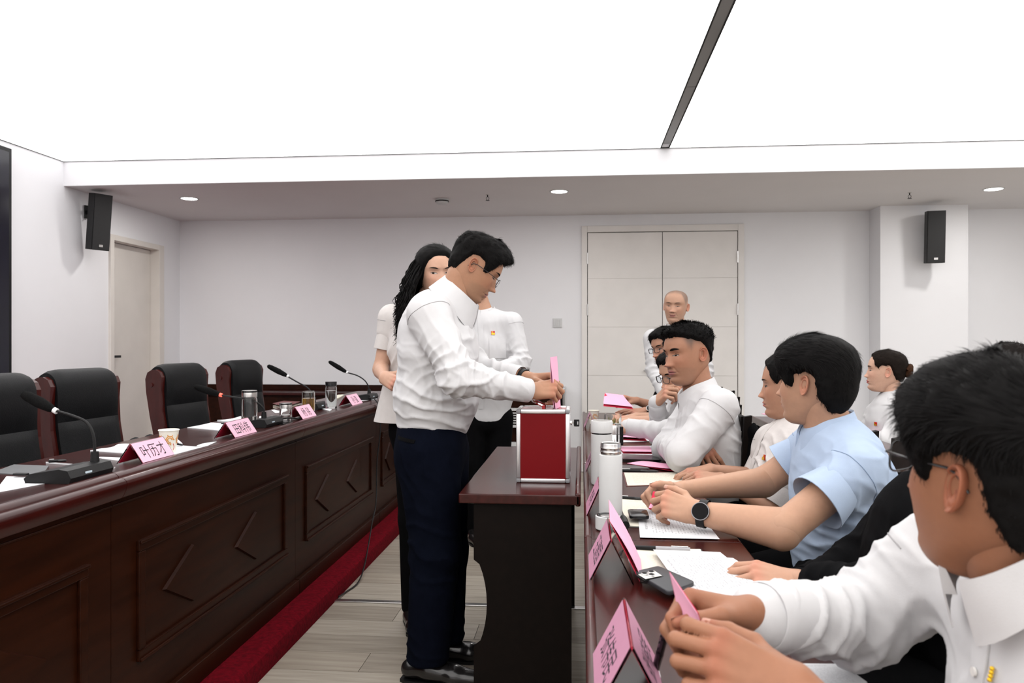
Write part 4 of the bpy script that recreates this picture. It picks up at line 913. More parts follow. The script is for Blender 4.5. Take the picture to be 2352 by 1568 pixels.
class SDF:
    """distance field on a grid; capsules and ellipsoids blended smoothly, meshed with surface nets"""
    def __init__(s, lo, hi, h):
        s.h = h; s.lo = np.asarray(lo, float) - 3 * h
        s.n = np.ceil((np.asarray(hi, float) + 3 * h - s.lo) / h).astype(int) + 1
        s.ax = [(s.lo[i] + h * np.arange(s.n[i])).astype(np.float32) for i in range(3)]
        s.D = np.full(tuple(s.n), 1.0, np.float32)
    def sub(s, lo, hi):
        sl = []
        for i in range(3):
            a = int(max(0, math.floor((lo[i] - s.lo[i]) / s.h))); b = int(min(s.n[i], math.ceil((hi[i] - s.lo[i]) / s.h) + 1))
            if b <= a: return None
            sl.append(slice(a, b))
        return tuple(sl), s.ax[0][sl[0]][:, None, None], s.ax[1][sl[1]][None, :, None], s.ax[2][sl[2]][None, None, :]
    def merge(s, sl, d, k):
        o = s.D[sl]
        if k > 0:
            h = np.clip(0.5 + 0.5 * (o - d) / k, 0, 1); s.D[sl] = o * (1 - h) + d * h - k * h * (1 - h)
        else: s.D[sl] = np.minimum(o, d)
    def cap(s, a, b, ra, rb, k=0.01, st=None):
        a, b = V3(a), V3(b)
        M = np.eye(3); sc = 1.0
        if st is not None:
            ax = unit(st[0]); sc = st[1]; M = np.eye(3) - (1 - 1 / sc) * np.outer(ax, ax)
        R = max(ra, rb) * max(sc, 1) + k + 3 * s.h
        r = s.sub(np.minimum(a, b) - R, np.maximum(a, b) + R)
        if r is None: return s
        sl, X, Y, Z = r
        M = M.astype(np.float32); A = (M @ a).astype(np.float32); B = (M @ b).astype(np.float32)
        px = M[0, 0] * X + M[0, 1] * Y + M[0, 2] * Z - A[0]; py = M[1, 0] * X + M[1, 1] * Y + M[1, 2] * Z - A[1]; pz = M[2, 0] * X + M[2, 1] * Y + M[2, 2] * Z - A[2]
        d = B - A; L2 = float(d @ d) + 1e-9
        t = np.clip((px * d[0] + py * d[1] + pz * d[2]) / L2, 0, 1)
        dist = np.sqrt((px - t * d[0]) ** 2 + (py - t * d[1]) ** 2 + (pz - t * d[2]) ** 2) - (ra + (rb - ra) * t)
        s.merge(sl, dist, k); return s
    def ell(s, c, r, R=None, k=0.01):
        c = V3(c); R = np.eye(3) if R is None else np.asarray(R)
        m = max(r) + k + 3 * s.h
        q = s.sub(c - m, c + m)
        if q is None: return s
        sl, X, Y, Z = q; X = X - np.float32(c[0]); Y = Y - np.float32(c[1]); Z = Z - np.float32(c[2])
        R = R.astype(np.float32)
        u = (R[0, 0] * X + R[1, 0] * Y + R[2, 0] * Z); v = (R[0, 1] * X + R[1, 1] * Y + R[2, 1] * Z); w = (R[0, 2] * X + R[1, 2] * Y + R[2, 2] * Z)
        k0 = np.sqrt((u / r[0]) ** 2 + (v / r[1]) ** 2 + (w / r[2]) ** 2) + 1e-6
        k1 = np.sqrt((u / r[0] ** 2) ** 2 + (v / r[1] ** 2) ** 2 + (w / r[2] ** 2) ** 2) + 1e-6
        s.merge(sl, k0 * (k0 - 1) / k1, k); return s
    def cut(s, p, n, lo=None, hi=None):
        p, n = V3(p), unit(n)
        q = s.sub(s.lo if lo is None else lo, s.lo + s.n * s.h if hi is None else hi)
        if q is None: return s
        sl, X, Y, Z = q
        d = (X - p[0]) * n[0] + (Y - p[1]) * n[1] + (Z - p[2]) * n[2]
        s.D[sl] = np.maximum(s.D[sl], d.astype(np.float32)); return s
    def mesh(s, smooth=2):
        D = s.D; neg = D < 0
        c = np.zeros(tuple(np.array(D.shape) - 1), np.int8)
        offs = [(i, j, k) for i in (0, 1) for j in (0, 1) for k in (0, 1)]
        sh = c.shape
        for (i, j, k) in offs: c += neg[i:i + sh[0], j:j + sh[1], k:k + sh[2]]
        act = np.argwhere((c > 0) & (c < 8))
        idx = np.full(sh, -1, np.int64); idx[act[:, 0], act[:, 1], act[:, 2]] = np.arange(len(act))
        vals = {o: D[act[:, 0] + o[0], act[:, 1] + o[1], act[:, 2] + o[2]] for o in offs}
        acc = np.zeros((len(act), 3)); cnt = np.zeros(len(act))
        for o in offs:
            for ax in range(3):
                if o[ax] == 0:
                    p = list(o); p[ax] = 1; p = tuple(p)
                    va, vb = vals[o], vals[p]; m = (va < 0) != (vb < 0)
                    t = np.where(m, va / np.where(m, va - vb, 1), 0)
                    pos = np.tile(np.array(o, float), (len(act), 1)); pos[:, ax] = t
                    acc[m] += pos[m]; cnt[m] += 1
        V = (act + acc / np.maximum(cnt, 1)[:, None]) * s.h + s.lo
        F = []
        for ax in range(3):
            u, v = (ax + 1) % 3, (ax + 2) % 3
            a = [slice(None)] * 3; b = [slice(None)] * 3; a[ax] = slice(0, -1); b[ax] = slice(1, None)
            na, nb = neg[tuple(a)], neg[tuple(b)]
            e = np.argwhere(na != nb); e = e[(e[:, u] > 0) & (e[:, v] > 0) & (e[:, u] < sh[u]) & (e[:, v] < sh[v])]
            eu = np.zeros(3, int); eu[u] = 1; ev = np.zeros(3, int); ev[v] = 1
            g = lambda q: idx[q[:, 0], q[:, 1], q[:, 2]]
            quad = np.stack([g(e), g(e - eu), g(e - eu - ev), g(e - ev)], 1)
            flip = ~na[e[:, 0], e[:, 1], e[:, 2]]
            quad[flip] = quad[flip][:, ::-1]
            F.append(quad)
        F = np.concatenate(F); F = F[(F >= 0).all(1)]
        return relax(V, F, smooth), F
def relax(V, F, it):
    E = np.concatenate([F[:, [0, 1]], F[:, [1, 2]], F[:, [2, 3]], F[:, [3, 0]]])
    cnt = np.bincount(E[:, 0], minlength=len(V)) + np.bincount(E[:, 1], minlength=len(V))
    for k in range(it):
        S = np.zeros_like(V)
        for i in range(3):
            S[:, i] = np.bincount(E[:, 0], V[E[:, 1], i], len(V)) + np.bincount(E[:, 1], V[E[:, 0], i], len(V))
        S /= np.maximum(cnt, 1)[:, None]
        V = V + (0.55 if k % 2 == 0 else -0.28) * (S - V)
    return V
def vnormals(V, F):
    n = np.cross(V[F[:, 1]] - V[F[:, 0]], V[F[:, 2]] - V[F[:, 0]]); N = np.zeros_like(V)
    for j in range(F.shape[1]):
        for i in range(3): N[:, i] += np.bincount(F[:, j], n[:, i], len(V))
    return N / (np.linalg.norm(N, axis=1)[:, None] + 1e-12)
def vnoise(P, seed=0):
    P = np.asarray(P, float); i = np.floor(P).astype(np.int64); f = P - i; f = f * f * (3 - 2 * f)
    def hsh(a, b, c):
        n = (a * 374761393 + b * 668265263 + c * 2147483647 + seed * 974711) & 0xffffffff
        n = ((n ^ (n >> 13)) * 1274126177) & 0xffffffff
        return ((n ^ (n >> 16)) & 0xffff) / 65535.0
    r = 0
    for dx in (0, 1):
        for dy in (0, 1):
            for dz in (0, 1):
                w = (f[:, 0] if dx else 1 - f[:, 0]) * (f[:, 1] if dy else 1 - f[:, 1]) * (f[:, 2] if dz else 1 - f[:, 2])
                r = r + w * hsh(i[:, 0] + dx, i[:, 1] + dy, i[:, 2] + dz)
    return r * 2 - 1
def folds(V, F, items, seed=1):
    """items: (centre, radius, squeeze direction, wavelength, amplitude) - cloth ridges fading away from each centre"""
    N = vnormals(V, F); d = np.zeros(len(V))
    for q, (c, rad, dr, wl, amp) in enumerate(items):
        r = V - V3(c); m = np.exp(-(np.linalg.norm(r, axis=1) / rad) ** 2)
        dr = unit(dr)
        warp = vnoise(V * 6.0 + q * 7.3, seed + q) * 0.9 + vnoise(V * 14 + q, seed + 5) * 0.4
        ph = (r @ dr) / wl + warp
        w = 1 - np.abs(np.sin(ph * math.pi)); w = w ** 1.8
        breakup = np.clip(0.5 + 0.9 * vnoise(V * 9 + q * 3.1, seed + 9), 0, 1)
        d += 1.35 * amp * m * (w - 0.33) * breakup
    return V + N * d[:, None]

# ---- head
HEAD_ROWS = np.array([   # z, front, back, half width, squareness, slice centre
    (-0.1205, 0.052, 0.004, 0.016, 1.9, 0.030), (-0.1175, 0.067, -0.004, 0.029, 1.8, 0.031), (-0.110, 0.079, -0.010, 0.0385, 1.75, 0.031), (-0.098, 0.0865, -0.018, 0.0460, 1.8, 0.028),
    (-0.082, 0.0855, -0.036, 0.0535, 1.9, 0.019), (-0.066, 0.089, -0.060, 0.0592, 2.0, 0.009), (-0.050, 0.0905, -0.076, 0.0645, 2.1, 0.003), (-0.030, 0.0905, -0.087, 0.0690, 2.2, 0.0),
    (-0.010, 0.0895, -0.094, 0.0722, 2.25, 0), (0.010, 0.0895, -0.099, 0.0738, 2.3, 0), (0.030, 0.0940, -0.102, 0.0750, 2.35, 0), (0.050, 0.0920, -0.102, 0.0752, 2.3, 0),
    (0.070, 0.0845, -0.098, 0.0720, 2.2, 0), (0.088, 0.0700, -0.087, 0.0635, 2.1, 0), (0.102, 0.0480, -0.068, 0.0480, 2.0, 0), (0.111, 0.0230, -0.042, 0.0280, 2.0, 0), (0.1150, 0.0005, -0.002, 0.0015, 2.0, 0)])
def _rows(n):
    P = HEAD_ROWS; P = np.vstack([P[0] * 2 - P[1], P, P[-1] * 2 - P[-2]]); out = []
    m = len(P) - 3
    for q in np.linspace(0, m - 1e-6, n):
        i = int(q) + 1; t = q - int(q); a, b, c, d = P[i - 1], P[i], P[i + 1], P[i + 2]
        out.append(0.5 * ((2 * b) + (c - a) * t + (2 * a - 5 * b + 4 * c - d) * t * t + (3 * b - a - 3 * c + d) * t ** 3))
    return np.array(out)
HR = _rows(150)
def gs(x, s): return np.exp(-0.5 * (x / s) ** 2)
def sst(a, b, x):
    t = np.clip((x - a) / (b - a), 0, 1); return t * t * (3 - 2 * t)
def face_disp(x, z, o):
    ax = np.abs(x)
    t = np.clip((0.020 - z) / 0.053, 0, 1)
    nose = (0.002 + (0.0175 * o.get('nose', 1.0)) * t ** 1.25) * gs(x, 0.0062 + 0.0052 * t) * sst(-0.0445, -0.0365, z) * sst(0.03, 0.015, z)
    d = nose + 0.0045 * gs(x, 0.008) * gs(z + 0.0335, 0.0065) + 0.0075 * gs(ax - 0.0128, 0.0048) * gs(z + 0.0365, 0.0058)
    d += 0.0032 * gs(z - 0.027, 0.007) * gs(ax - 0.027, 0.017)
    d -= 0.0095 * gs(ax - 0.031, 0.0125) * gs(z - 0.006, 0.0085)
    d += 0.0042 * gs(ax - 0.031, 0.0095) * gs(z - 0.0015, 0.0062)
    d += 0.0045 * o.get('cheek', 1.0) * gs(ax - 0.043, 0.015) * gs(z + 0.022, 0.014)
    wx = gs(x, 0.0135)
    d += 0.0040 * gs(z + 0.064, 0.013) * gs(x, 0.021)
    d += 0.0045 * gs(z + 0.0590, 0.0040) * wx + 0.0055 * gs(z + 0.0700, 0.0046) * wx
    d -= 0.0045 * gs(z + 0.0642, 0.0016) * gs(x, 0.017)
    d -= 0.0030 * gs(z + 0.0805, 0.0050) * gs(x, 0.017)
    d += 0.0040 * gs(z + 0.0985, 0.0100) * gs(x, 0.016)
    fold = np.abs(ax - (0.016 + (-0.038 - z) * 0.55))
    d -= 0.0016 * o.get('fold', 1.0) * gs(fold, 0.0028) * sst(-0.078, -0.06, z) * sst(-0.036, -0.044, z)
    return d
def face_y(x, z, o):
    zz = HR[:, 0]; Fz = np.interp(z, zz, HR[:, 1]); W = np.interp(z, zz, HR[:, 3]) * o.get('wide', 1.0); n = np.interp(z, zz, HR[:, 4]); yc = np.interp(z, zz, HR[:, 5])
    return yc + (Fz - yc) * np.clip(1 - (np.abs(x) / W) ** n, 0.0, 1) ** (1 / n) + face_disp(x, z, o)
def head_grid(nu, o, bumps=True, rows=None):
    R = HR if rows is None else rows
    ph = np.linspace(-math.pi, math.pi, nu, endpoint=False); th = ph - 0.38 * np.sin(ph)
    ct, st_ = np.cos(th)[None, :], np.sin(th)[None, :]
    z = R[:, 0][:, None]; n = np.where(ct > 0, R[:, 4][:, None], 2.1)
    x = R[:, 3][:, None] * o.get('wide', 1.0) * np.sign(st_) * np.abs(st_) ** (2 / n)
    yc = R[:, 5][:, None]
    y = yc + np.where(ct > 0, (R[:, 1][:, None] - yc) * np.abs(ct) ** (2 / n), (R[:, 2][:, None] - yc) * np.abs(ct) ** (2 / n))
    zz = np.repeat(z, nu, 1)
    if bumps: y = y + face_disp(x, zz, o) * sst(0.012, 0.045, y) * (ct > 0)
    V = np.stack([x, y, zz], -1).reshape(-1, 3); m = len(R); Q = np.arange(nu)
    F = np.concatenate([np.stack([i * nu + Q, i * nu + (Q + 1) % nu, (i + 1) * nu + (Q + 1) % nu, (i + 1) * nu + Q], 1) for i in range(m - 1)])
    TH = np.repeat(th[None, :], m, 0).reshape(-1)
    return V, F, TH
def grid_faces(nu, nv, off=0, closed=False):
    f = []
    for j in range(nv - 1):
        for i in range(nu if closed else nu - 1):
            a = j * nu + i; b = j * nu + (i + 1) % nu; f.append((a + off, b + off, b + nu + off, a + nu + off))
    return f
def ear_mesh(side):
    rings = [(0.0, -0.009), (0.25, -0.010), (0.42, -0.008), (0.50, -0.001), (0.58, 0.0045), (0.68, 0.004), (0.76, 0.002), (0.84, 0.0065), (0.92, 0.0105), (0.98, 0.0100), (1.02, 0.006), (1.0, 0.001), (0.9, -0.005), (0.55, -0.013)]
    n = 32; V = []
    for (rho, c) in rings:
        for k in range(n):
            a = 2 * math.pi * k / n; ca, sa = math.cos(a), math.sin(a)
            ra = 0.0150 * (1 + 0.16 * sa + 0.06 * sa * sa); rb = 0.0295 * (1 - 0.10 * (1 if sa < 0 else 0) * abs(sa))
            cc = c
            if 0.7 < rho < 1.0 and ca > 0.25 and sa < 0.6: cc = c * 0.45           # open towards the face
            if sa < -0.75 and rho < 0.9: cc = c * 0.3 + 0.004                       # lobe
            ey = ca * ra * rho; ez = sa * rb * rho
            V.append((ey, ez, cc))
    F = grid_faces(n, len(rings), closed=True)
    out = []
    for (ey, ez, cc) in V:
        ey2 = ey + 0.12 * ez * -1.0                                # slight backward rake
        flare = (0.0150 - ey) * 0.36
        out.append((side * (0.0690 + flare + cc * 0.9), -0.012 + ey2 * 1.0, -0.004 + ez))
    return np.array(out), F
class Mat34:
    def __init__(s, c, yaw, pitch, roll, scale):
        # local: +Y forward, +Z up, +X to the person's right ; yaw 0 looks along world +Y
        s.R = np.array((Matrix.Rotation(yaw, 3, 'Z') @ Matrix.Rotation(pitch, 3, 'X') @ Matrix.Rotation(roll, 3, 'Y'))); s.c = V3(c); s.k = scale
    def __call__(s, P): return (np.atleast_2d(P) * s.k) @ s.R.T + s.c
    def d(s, v): return s.R @ np.asarray(v, float)

SKIN = pm('skin', (0.5, 0.3, 0.2), 0.46, spec=0.32, sss=0.06, var=0.06, var_scale=90, bump=0.06, bump_scale=900, attr='tint')
HAIRM = pm('black_hair', (0.010, 0.009, 0.009), 0.6, spec=0.06, var=0.3, var_scale=90, attr='tint')
EYE_W = pm('eye_white', (0.44, 0.40, 0.37), 0.25, var=0.05)
EYE_I = pm('iris_dark', (0.010, 0.007, 0.005), 0.5, spec=0.08, var=0.1)

def set_tint(o, cols):
    a = o.data.color_attributes.new('tint', 'FLOAT_COLOR', 'POINT')
    c = np.ones((len(cols), 4), np.float32); c[:, :3] = cols; a.data.foreach_set('color', c.reshape(-1))

class Person:
    def __init__(s, label, base, skin=(0.46, 0.255, 0.165), group=None, name='person'):
        s.base = V3(base); s.label = label; s.skin = np.array(skin); s.group = group; s.name = name
        s.bv = []; s.bf = []; s.bc = []; s.nb = 0; s.kids = []
    def skin_add(s, V, F, C=None):
        V = np.asarray(V); C = np.tile(s.skin, (len(V), 1)) if C is None else C
        s.bv.append(V); s.bc.append(C); s.bf += [tuple(int(i) + s.nb for i in f) for f in F]; s.nb += len(V)
    def part(s, name, V, F, mat, smooth=True, cols=None, sub=None, label=None):
        s.kids.append((name, np.asarray(V), F, mat, smooth, cols, sub, label)); return len(s.kids) - 1
    def mbpart(s, name, mb, mat, smooth=True, sub=None, label=None): return s.part(name, np.array(mb.v), mb.f, mat, smooth, None, sub, label)
    def finish(s):
        V = np.concatenate(s.bv) - s.base
        me = bpy.data.meshes.new(s.name); me.from_pydata(V.tolist(), [], s.bf); me.update()
        me.polygons.foreach_set('use_smooth', [True] * len(me.polygons)); me.materials.append(SKIN)
        o = bpy.data.objects.new(s.name, me); COL.objects.link(o); o.location = s.base
        set_tint(o, np.concatenate(s.bc)); tag(o, s.label, 'person', s.group)
        made = []
        for (n, v, f, mat, smooth, cols, sub, label) in s.kids:
            m2 = bpy.data.meshes.new(n); m2.from_pydata((v - s.base).tolist(), [], [tuple(int(i) for i in q) for q in f]); m2.update()
            if smooth:
                m2.polygons.foreach_set('use_smooth', [True] * len(m2.polygons))
                if len(m2.polygons) < 20000: m2.set_sharp_from_angle(angle=math.radians(60))
            m2.materials.append(mat)
            c = bpy.data.objects.new(n, m2); COL.objects.link(c)
            c.parent = o if sub is None else made[sub]
            if cols is not None: set_tint(c, cols)
            if label: c['label'] = label
            made.append(c)
        return o
    # -------------------------------------------------- head with face, ears, eyes, brows
    def head(s, c, yaw, pitch=0, roll=0, scale=1.0, lips=(0.42, 0.16, 0.13), eyes=1.0, brow=1.0, brow_col=(0.012, 0.010, 0.009), stubble=0.0, smile=0.0, **o):
        T = s.T = Mat34(c, math.radians(yaw), math.radians(pitch), math.radians(roll), scale); s.ho = o
        V, F, TH = head_grid(112, o)
        x, y, z = V[:, 0], V[:, 1], V[:, 2]
        col = np.tile(s.skin, (len(V), 1))
        front = sst(0.03, 0.06, y)
        zm = z - smile * 0.006 * sst(0.008, 0.026, np.abs(x))
        lm = front * sst(0.027, 0.019, np.abs(x) + np.abs(zm + 0.0645) * 0.9) * sst(0.0105, 0.0078, np.abs(zm + 0.0650))
        col = col * (1 - lm[:, None]) + np.array(lips) * lm[:, None]
        line = front * gs(zm + 0.0642, 0.0012) * sst(0.027, 0.023, np.abs(x)); col = col * (1 - 0.65 * line[:, None])
        rd = front * (gs(np.abs(x) - 0.04, 0.018) * gs(z + 0.02, 0.02) * 0.35 + gs(x, 0.012) * gs(z + 0.034, 0.012) * 0.4)
        col = col * (1 + rd[:, None] * np.array([0.10, -0.14, -0.16]))
        nb = front * gs(np.abs(x) - 0.006, 0.0025) * gs(z + 0.0415, 0.0018); col = col * (1 - 0.7 * nb[:, None])
        if stubble:
            sm = sst(-0.045, -0.062, z) * sst(0.0, 0.03, y) + 0.8 * gs(z + 0.051, 0.004) * front
            col = col * (1 - stubble * np.clip(sm, 0, 1)[:, None] * np.array([0.30, 0.22, 0.18]))
        if o.get('shaved'):
            hm = s.hair_mask(TH, z, o['shaved'], o.get('fade', 0.03)) * o.get('shade', 0.55)
            col = col * (1 - hm[:, None]) + np.array(o.get('shaved_col', (0.10, 0.095, 0.09))) * hm[:, None]
        s.skin_add(T(V), F, col)
        for side in (-1, 1):
            ev, ef = ear_mesh(side); ec = np.tile(s.skin * np.array([1.08, 0.85, 0.82]), (len(ev), 1))
            w = o.get('wide', 1.0)
            ev = ev + np.array([side * (w - 1) * 0.074, 0, 0])
            s.skin_add(T(ev), ef, ec)
        E = MB(); I = MB(); L = MB(); B = MB()
        for side in (-1, 1):
            u = np.linspace(-1, 1, 15); cx = side * 0.0315; hw = 0.0142
            up = (0.0046 * eyes) * (1 - u * u) ** 0.8 + 0.0008 * u * side; lo_ = -0.0030 * min(eyes, 1.0) * (1 - u * u) - 0.0002 + 0.0008 * u * side
            cz = 0.0022
            def strip(zs_lo, zs_hi, off, xs, m):
                P = []
                for j in range(m):
                    t = j / (m - 1); zz = zs_lo * (1 - t) + zs_hi * t
                    P += [(xx, float(face_y(np.array(xx), np.array(zv), o)) + off, zv) for xx, zv in zip(xs, zz)]
                return P
            if eyes > 0.15:
                E.add(T(strip(cz + lo_, cz + up, 0.0010, cx + u * hw, 4)), grid_faces(15, 4))
                a = np.linspace(0, 2 * math.pi, 19)[:-1]; ir = 0.0052; gx = cx + o.get('gaze', 0.0)
                pts = [(gx, cz + 0.0008)] + [(gx + ir * math.cos(q), np.clip(cz + 0.0008 + ir * math.sin(q), cz + np.interp((gx + ir * math.cos(q) - cx) / hw, u, lo_), cz + np.interp((gx + ir * math.cos(q) - cx) / hw, u, up))) for q in a]
                I.add(T([(p[0], float(face_y(np.array(p[0]), np.array(p[1]), o)) + 0.0017, p[1]) for p in pts]), [(0, i, i % 18 + 1) for i in range(1, 19)])
            th = 0.0016
            L.add(T(strip(cz + up - 0.0004, cz + up + th * (1.1 - 0.5 * u * u), 0.0028, cx + u * hw * 1.06, 2)), grid_faces(15, 2))
            bz = 0.0245 + 0.0028 * (1 - u * u) - 0.0016 * u * side * -1 * o.get('brow_tilt', 1.0)
            bt = (0.0034 * brow) * np.clip(1 - (np.abs(u)) ** 3, 0.15, 1) * (1 - 0.25 * u * side)
            B.add(T(strip(bz - bt, bz + bt, 0.0012, side * 0.0335 + u * 0.0195, 3)), grid_faces(15, 3))
        if E.v: s.mbpart('eyes', E, EYE_W); s.mbpart('irises', I, EYE_I)
        s.mbpart('eyelids', L, pm('lash', (0.02, 0.012, 0.010), 0.6, var=0.1))
        s.part('eyebrows', np.array(B.v), B.f, HAIRM, True, np.tile(np.array(brow_col), (len(B.v), 1)))
        return T
    def hair_mask(s, TH, z, line, soft):
        deg = np.degrees(np.abs(TH)); ks = sorted(line); zh = np.interp(deg, ks, [line[k] for k in ks])
        return sst(0, soft, z - zh)
    HAIRLINE = {0: 0.066, 25: 0.064, 42: 0.052, 54: 0.030, 62: -0.002, 74: -0.006, 80: 0.022, 95: 0.030, 108: 0.024, 118: -0.025, 140: -0.060, 180: -0.068}
    def hair(s, line=None, top=0.024, side=0.009, back=0.012, front=0.0, noise=0.004, spikes=5200, spike_len=0.016, lift=0.35, comb=(0, 1, -0.2), col=(0.0065, 0.006, 0.006), side_col=None, soft=0.022, seed=1, fringe=0.0, rand=0.20, wd=0.0008, side_len=0.3, jag=0.006):
        line = line or s.HAIRLINE; o = s.ho
        R = _rows(90); R = R[R[:, 0] > -0.085]
        V, F, TH = head_grid(120, o, bumps=False, rows=R)
        z = V[:, 2]; deg = np.degrees(np.abs(TH))
        jag = vnoise(np.stack([TH * 9, z * 30, z * 0 + seed], 1), seed) * jag
        m = s.hair_mask(TH, z + jag, line, soft)
        C = np.array([0, -0.006, 0.012]); G = (V - C) / np.array([0.075, 0.1, 0.108]) ** 2; G /= np.linalg.norm(G, axis=1)[:, None] + 1e-9
        upness = sst(0.02, 0.085, z); bk = sst(80, 150, deg)
        th = side * (1 - upness) * (1 - bk) + back * (1 - upness) * bk + top * upness + front * sst(60, 10, deg) * upness
        off = -0.006 + (th + 0.006) * m + m * noise * vnoise(V * 70, seed)
        Vh = V + G * off[:, None]
        if fringe:
            fm = sst(50, 15, deg) * sst(0.05, 0.075, z) * m
            Vh[:, 1] += fringe * fm
        base_col = np.tile(np.array(col), (len(V), 1))
        if side_col is not None:
            w = ((1 - upness) * sst(55, 75, deg))[:, None]; base_col = base_col * (1 - w) + np.array(side_col) * w
        T = s.T; s.capV = (V, G, off, m, F, TH)
        HV = [T(Vh)]; HF = [tuple(f) for f in F]; HC = [base_col]; nb = len(V)
        rg = np.random.default_rng(seed); cand = np.where(m > 0.5)[0]
        if spikes and len(cand):
            pick = rg.choice(cand, spikes); P = Vh[pick] + rg.normal(0, 0.0022, (spikes, 3)); g = G[pick]
            cb = np.tile(np.array(comb, float), (spikes, 1)); cb[:, 0] += np.sign(P[:, 0]) * 0.25
            down = (1 - sst(0.03, 0.09, P[:, 2]))[:, None]
            cb = cb * (1 - down) + np.array([0, -0.15, -1.0]) * down
            tg = cb - (cb * g).sum(1)[:, None] * g; tg /= np.linalg.norm(tg, axis=1)[:, None] + 1e-9
            d = tg + g * lift * rg.uniform(0.3, 1.5, (spikes, 1)) + rg.normal(0, rand, (spikes, 3)); d /= np.linalg.norm(d, axis=1)[:, None]
            ln = spike_len * rg.uniform(0.5, 1.25, (spikes, 1)) * (side_len + (1 - side_len) * sst(0.02, 0.085, P[:, 2]))[:, None]
            wv = np.cross(d, g); wv /= np.linalg.norm(wv, axis=1)[:, None] + 1e-9
            P = P - g * 0.003
            mid = P + d * ln * 0.55 + g * 0.0012; tip = P + d * ln - g * 0.001
            SV = np.stack([P - wv * wd, P + wv * wd, mid + wv * wd * 0.7, mid - wv * wd * 0.7, tip], 1).reshape(-1, 3)
            b = nb + 5 * np.arange(spikes)
            for q in b: HF.append((q, q + 1, q + 2, q + 3)); HF.append((q + 3, q + 2, q + 4))
            HV.append(T(SV)); HC.append(np.repeat(base_col[pick], 5, 0))
        return s.part('hair', np.concatenate(HV), HF, HAIRM, True, np.concatenate(HC))
    def strands(s, paths, r, col=(0.0065, 0.006, 0.006), name='hair_lock', sub=None, n=6):
        mb = MB()
        for p in paths:
            k = len(p); mb.tube(p, [r * (0.75 + 0.25 * math.sin(math.pi * min(1, i / k * 1.6))) * (1 if i < k * 0.7 else max(0.12, (k - i) / (k * 0.3))) for i in range(k)], n)
        return s.part(name, np.array(mb.v), mb.f, HAIRM, True, np.tile(np.array(col), (len(mb.v), 1)), sub)
    # -------------------------------------------------- hand on a forearm
    def hand(s, elbow, wrist, fwd, dorsal, side, curls, thumb, spread=(0.10, 0.02, -0.05, -0.14), scale=1.0, arm_r=(0.042, 0.031), h=0.0026, arm_from=0.0, sq=None):
        """curls: four (mcp, pip, dip) in degrees for index..little; thumb: three directions (radial, forward, dorsal)"""
        E, Wp = V3(elbow), V3(wrist); f = unit(fwd); d = unit(np.asarray(dorsal, float) - f * np.dot(dorsal, f))
        r = np.cross(d, f) if side == 'R' else np.cross(f, d)
        k = scale
        L = lambda a, b, c: Wp + (r * a + f * b + d * c) * k
        start = E + (Wp - E) * arm_from
        lo = np.minimum(np.minimum(start, Wp) - 0.075, Wp - 0.20 * k); hi = np.maximum(np.maximum(start, Wp) + 0.075, Wp + 0.20 * k)
        prims = []
        mc = [(0.027, 0.088, 0.004), (0.008, 0.093, 0.006), (-0.012, 0.088, 0.004), (-0.030, 0.079, -0.001)]
        ln = [(0.044, 0.026, 0.022), (0.049, 0.030, 0.023), (0.045, 0.028, 0.023), (0.035, 0.021, 0.020)]
        rd = [(0.0098, 0.0088, 0.0078, 0.0064), (0.0100, 0.0089, 0.0079, 0.0065), (0.0096, 0.0086, 0.0076, 0.0062), (0.0086, 0.0076, 0.0068, 0.0056)]
        tips = []
        for q in range(4):
            base = L(*mc[q]); wr = L(mc[q][0] * 0.62, 0.006, 0.0)
            prims.append((wr, base, 0.0135 * k, 0.0108 * k, 0.010))
            a = 0.0; p = base
            sp = spread[q]
            for j in range(3):
                a += math.radians(curls[q][j])
                dirn = unit(f * math.cos(a) - d * math.sin(a) + r * sp * math.cos(a))
                nx = p + dirn * ln[q][j] * k
                prims.append((p, nx, rd[q][j] * k, rd[q][j + 1] * k, 0.0032)); 
                if j == 2: tips.append((nx, dirn, unit(np.cross(r, dirn)), r, rd[q][3] * k))
                p = nx
        # pads of the palm
        prims.append((L(0.022, 0.028, -0.010), L(0.020, 0.070, -0.006), 0.0145 * k, 0.010 * k, 0.010))
        prims.append((L(-0.022, 0.022, -0.008), L(-0.026, 0.066, -0.007), 0.013 * k, 0.010 * k, 0.010))
        tp = L(0.020, 0.020, -0.010); tr = (0.0150, 0.0112, 0.0098, 0.0074); tl = (0.044, 0.034, 0.027)
        for j in range(3):
            dirn = unit(r * thumb[j][0] + f * thumb[j][1] + d * thumb[j][2]); nx = tp + dirn * tl[j] * k
            prims.append((tp, nx, tr[j] * k, tr[j + 1] * k, 0.012 if j == 0 else 0.004)); tp = nx
            if j == 2: tips.append((nx, dirn, unit(d - dirn * np.dot(d, dirn)), unit(np.cross(d, dirn)), tr[3] * k))
        allp = np.array([q[0] for q in prims] + [q[1] for q in prims] + [start, Wp])
        S = SDF(allp.min(0) - 0.05, allp.max(0) + 0.05, h)
        S.cap(start, Wp, arm_r[0] + (arm_r[1] - arm_r[0]) * arm_from, arm_r[1] * 0.78 * k, 0.01, (r, 1.22))
        S.cap(Wp, L(0, 0.03, 0), 0.0215 * k, 0.0175 * k, 0.012, (r, 1.35))
        order = [p for p in prims if p[4] > 0.005] + [p for p in prims if p[4] <= 0.005]
        for (a, b, ra, rb, kk) in order: S.cap(a, b, ra, rb, kk)
        V, F = S.mesh(2)
        col = np.tile(s.skin, (len(V), 1))
        for (p, dirn, nn, rr, rad) in tips:
            m = gs(np.linalg.norm(V - p, axis=1), 0.011)[:, None]; col = col * (1 + m * np.array([0.10, -0.10, -0.08]))
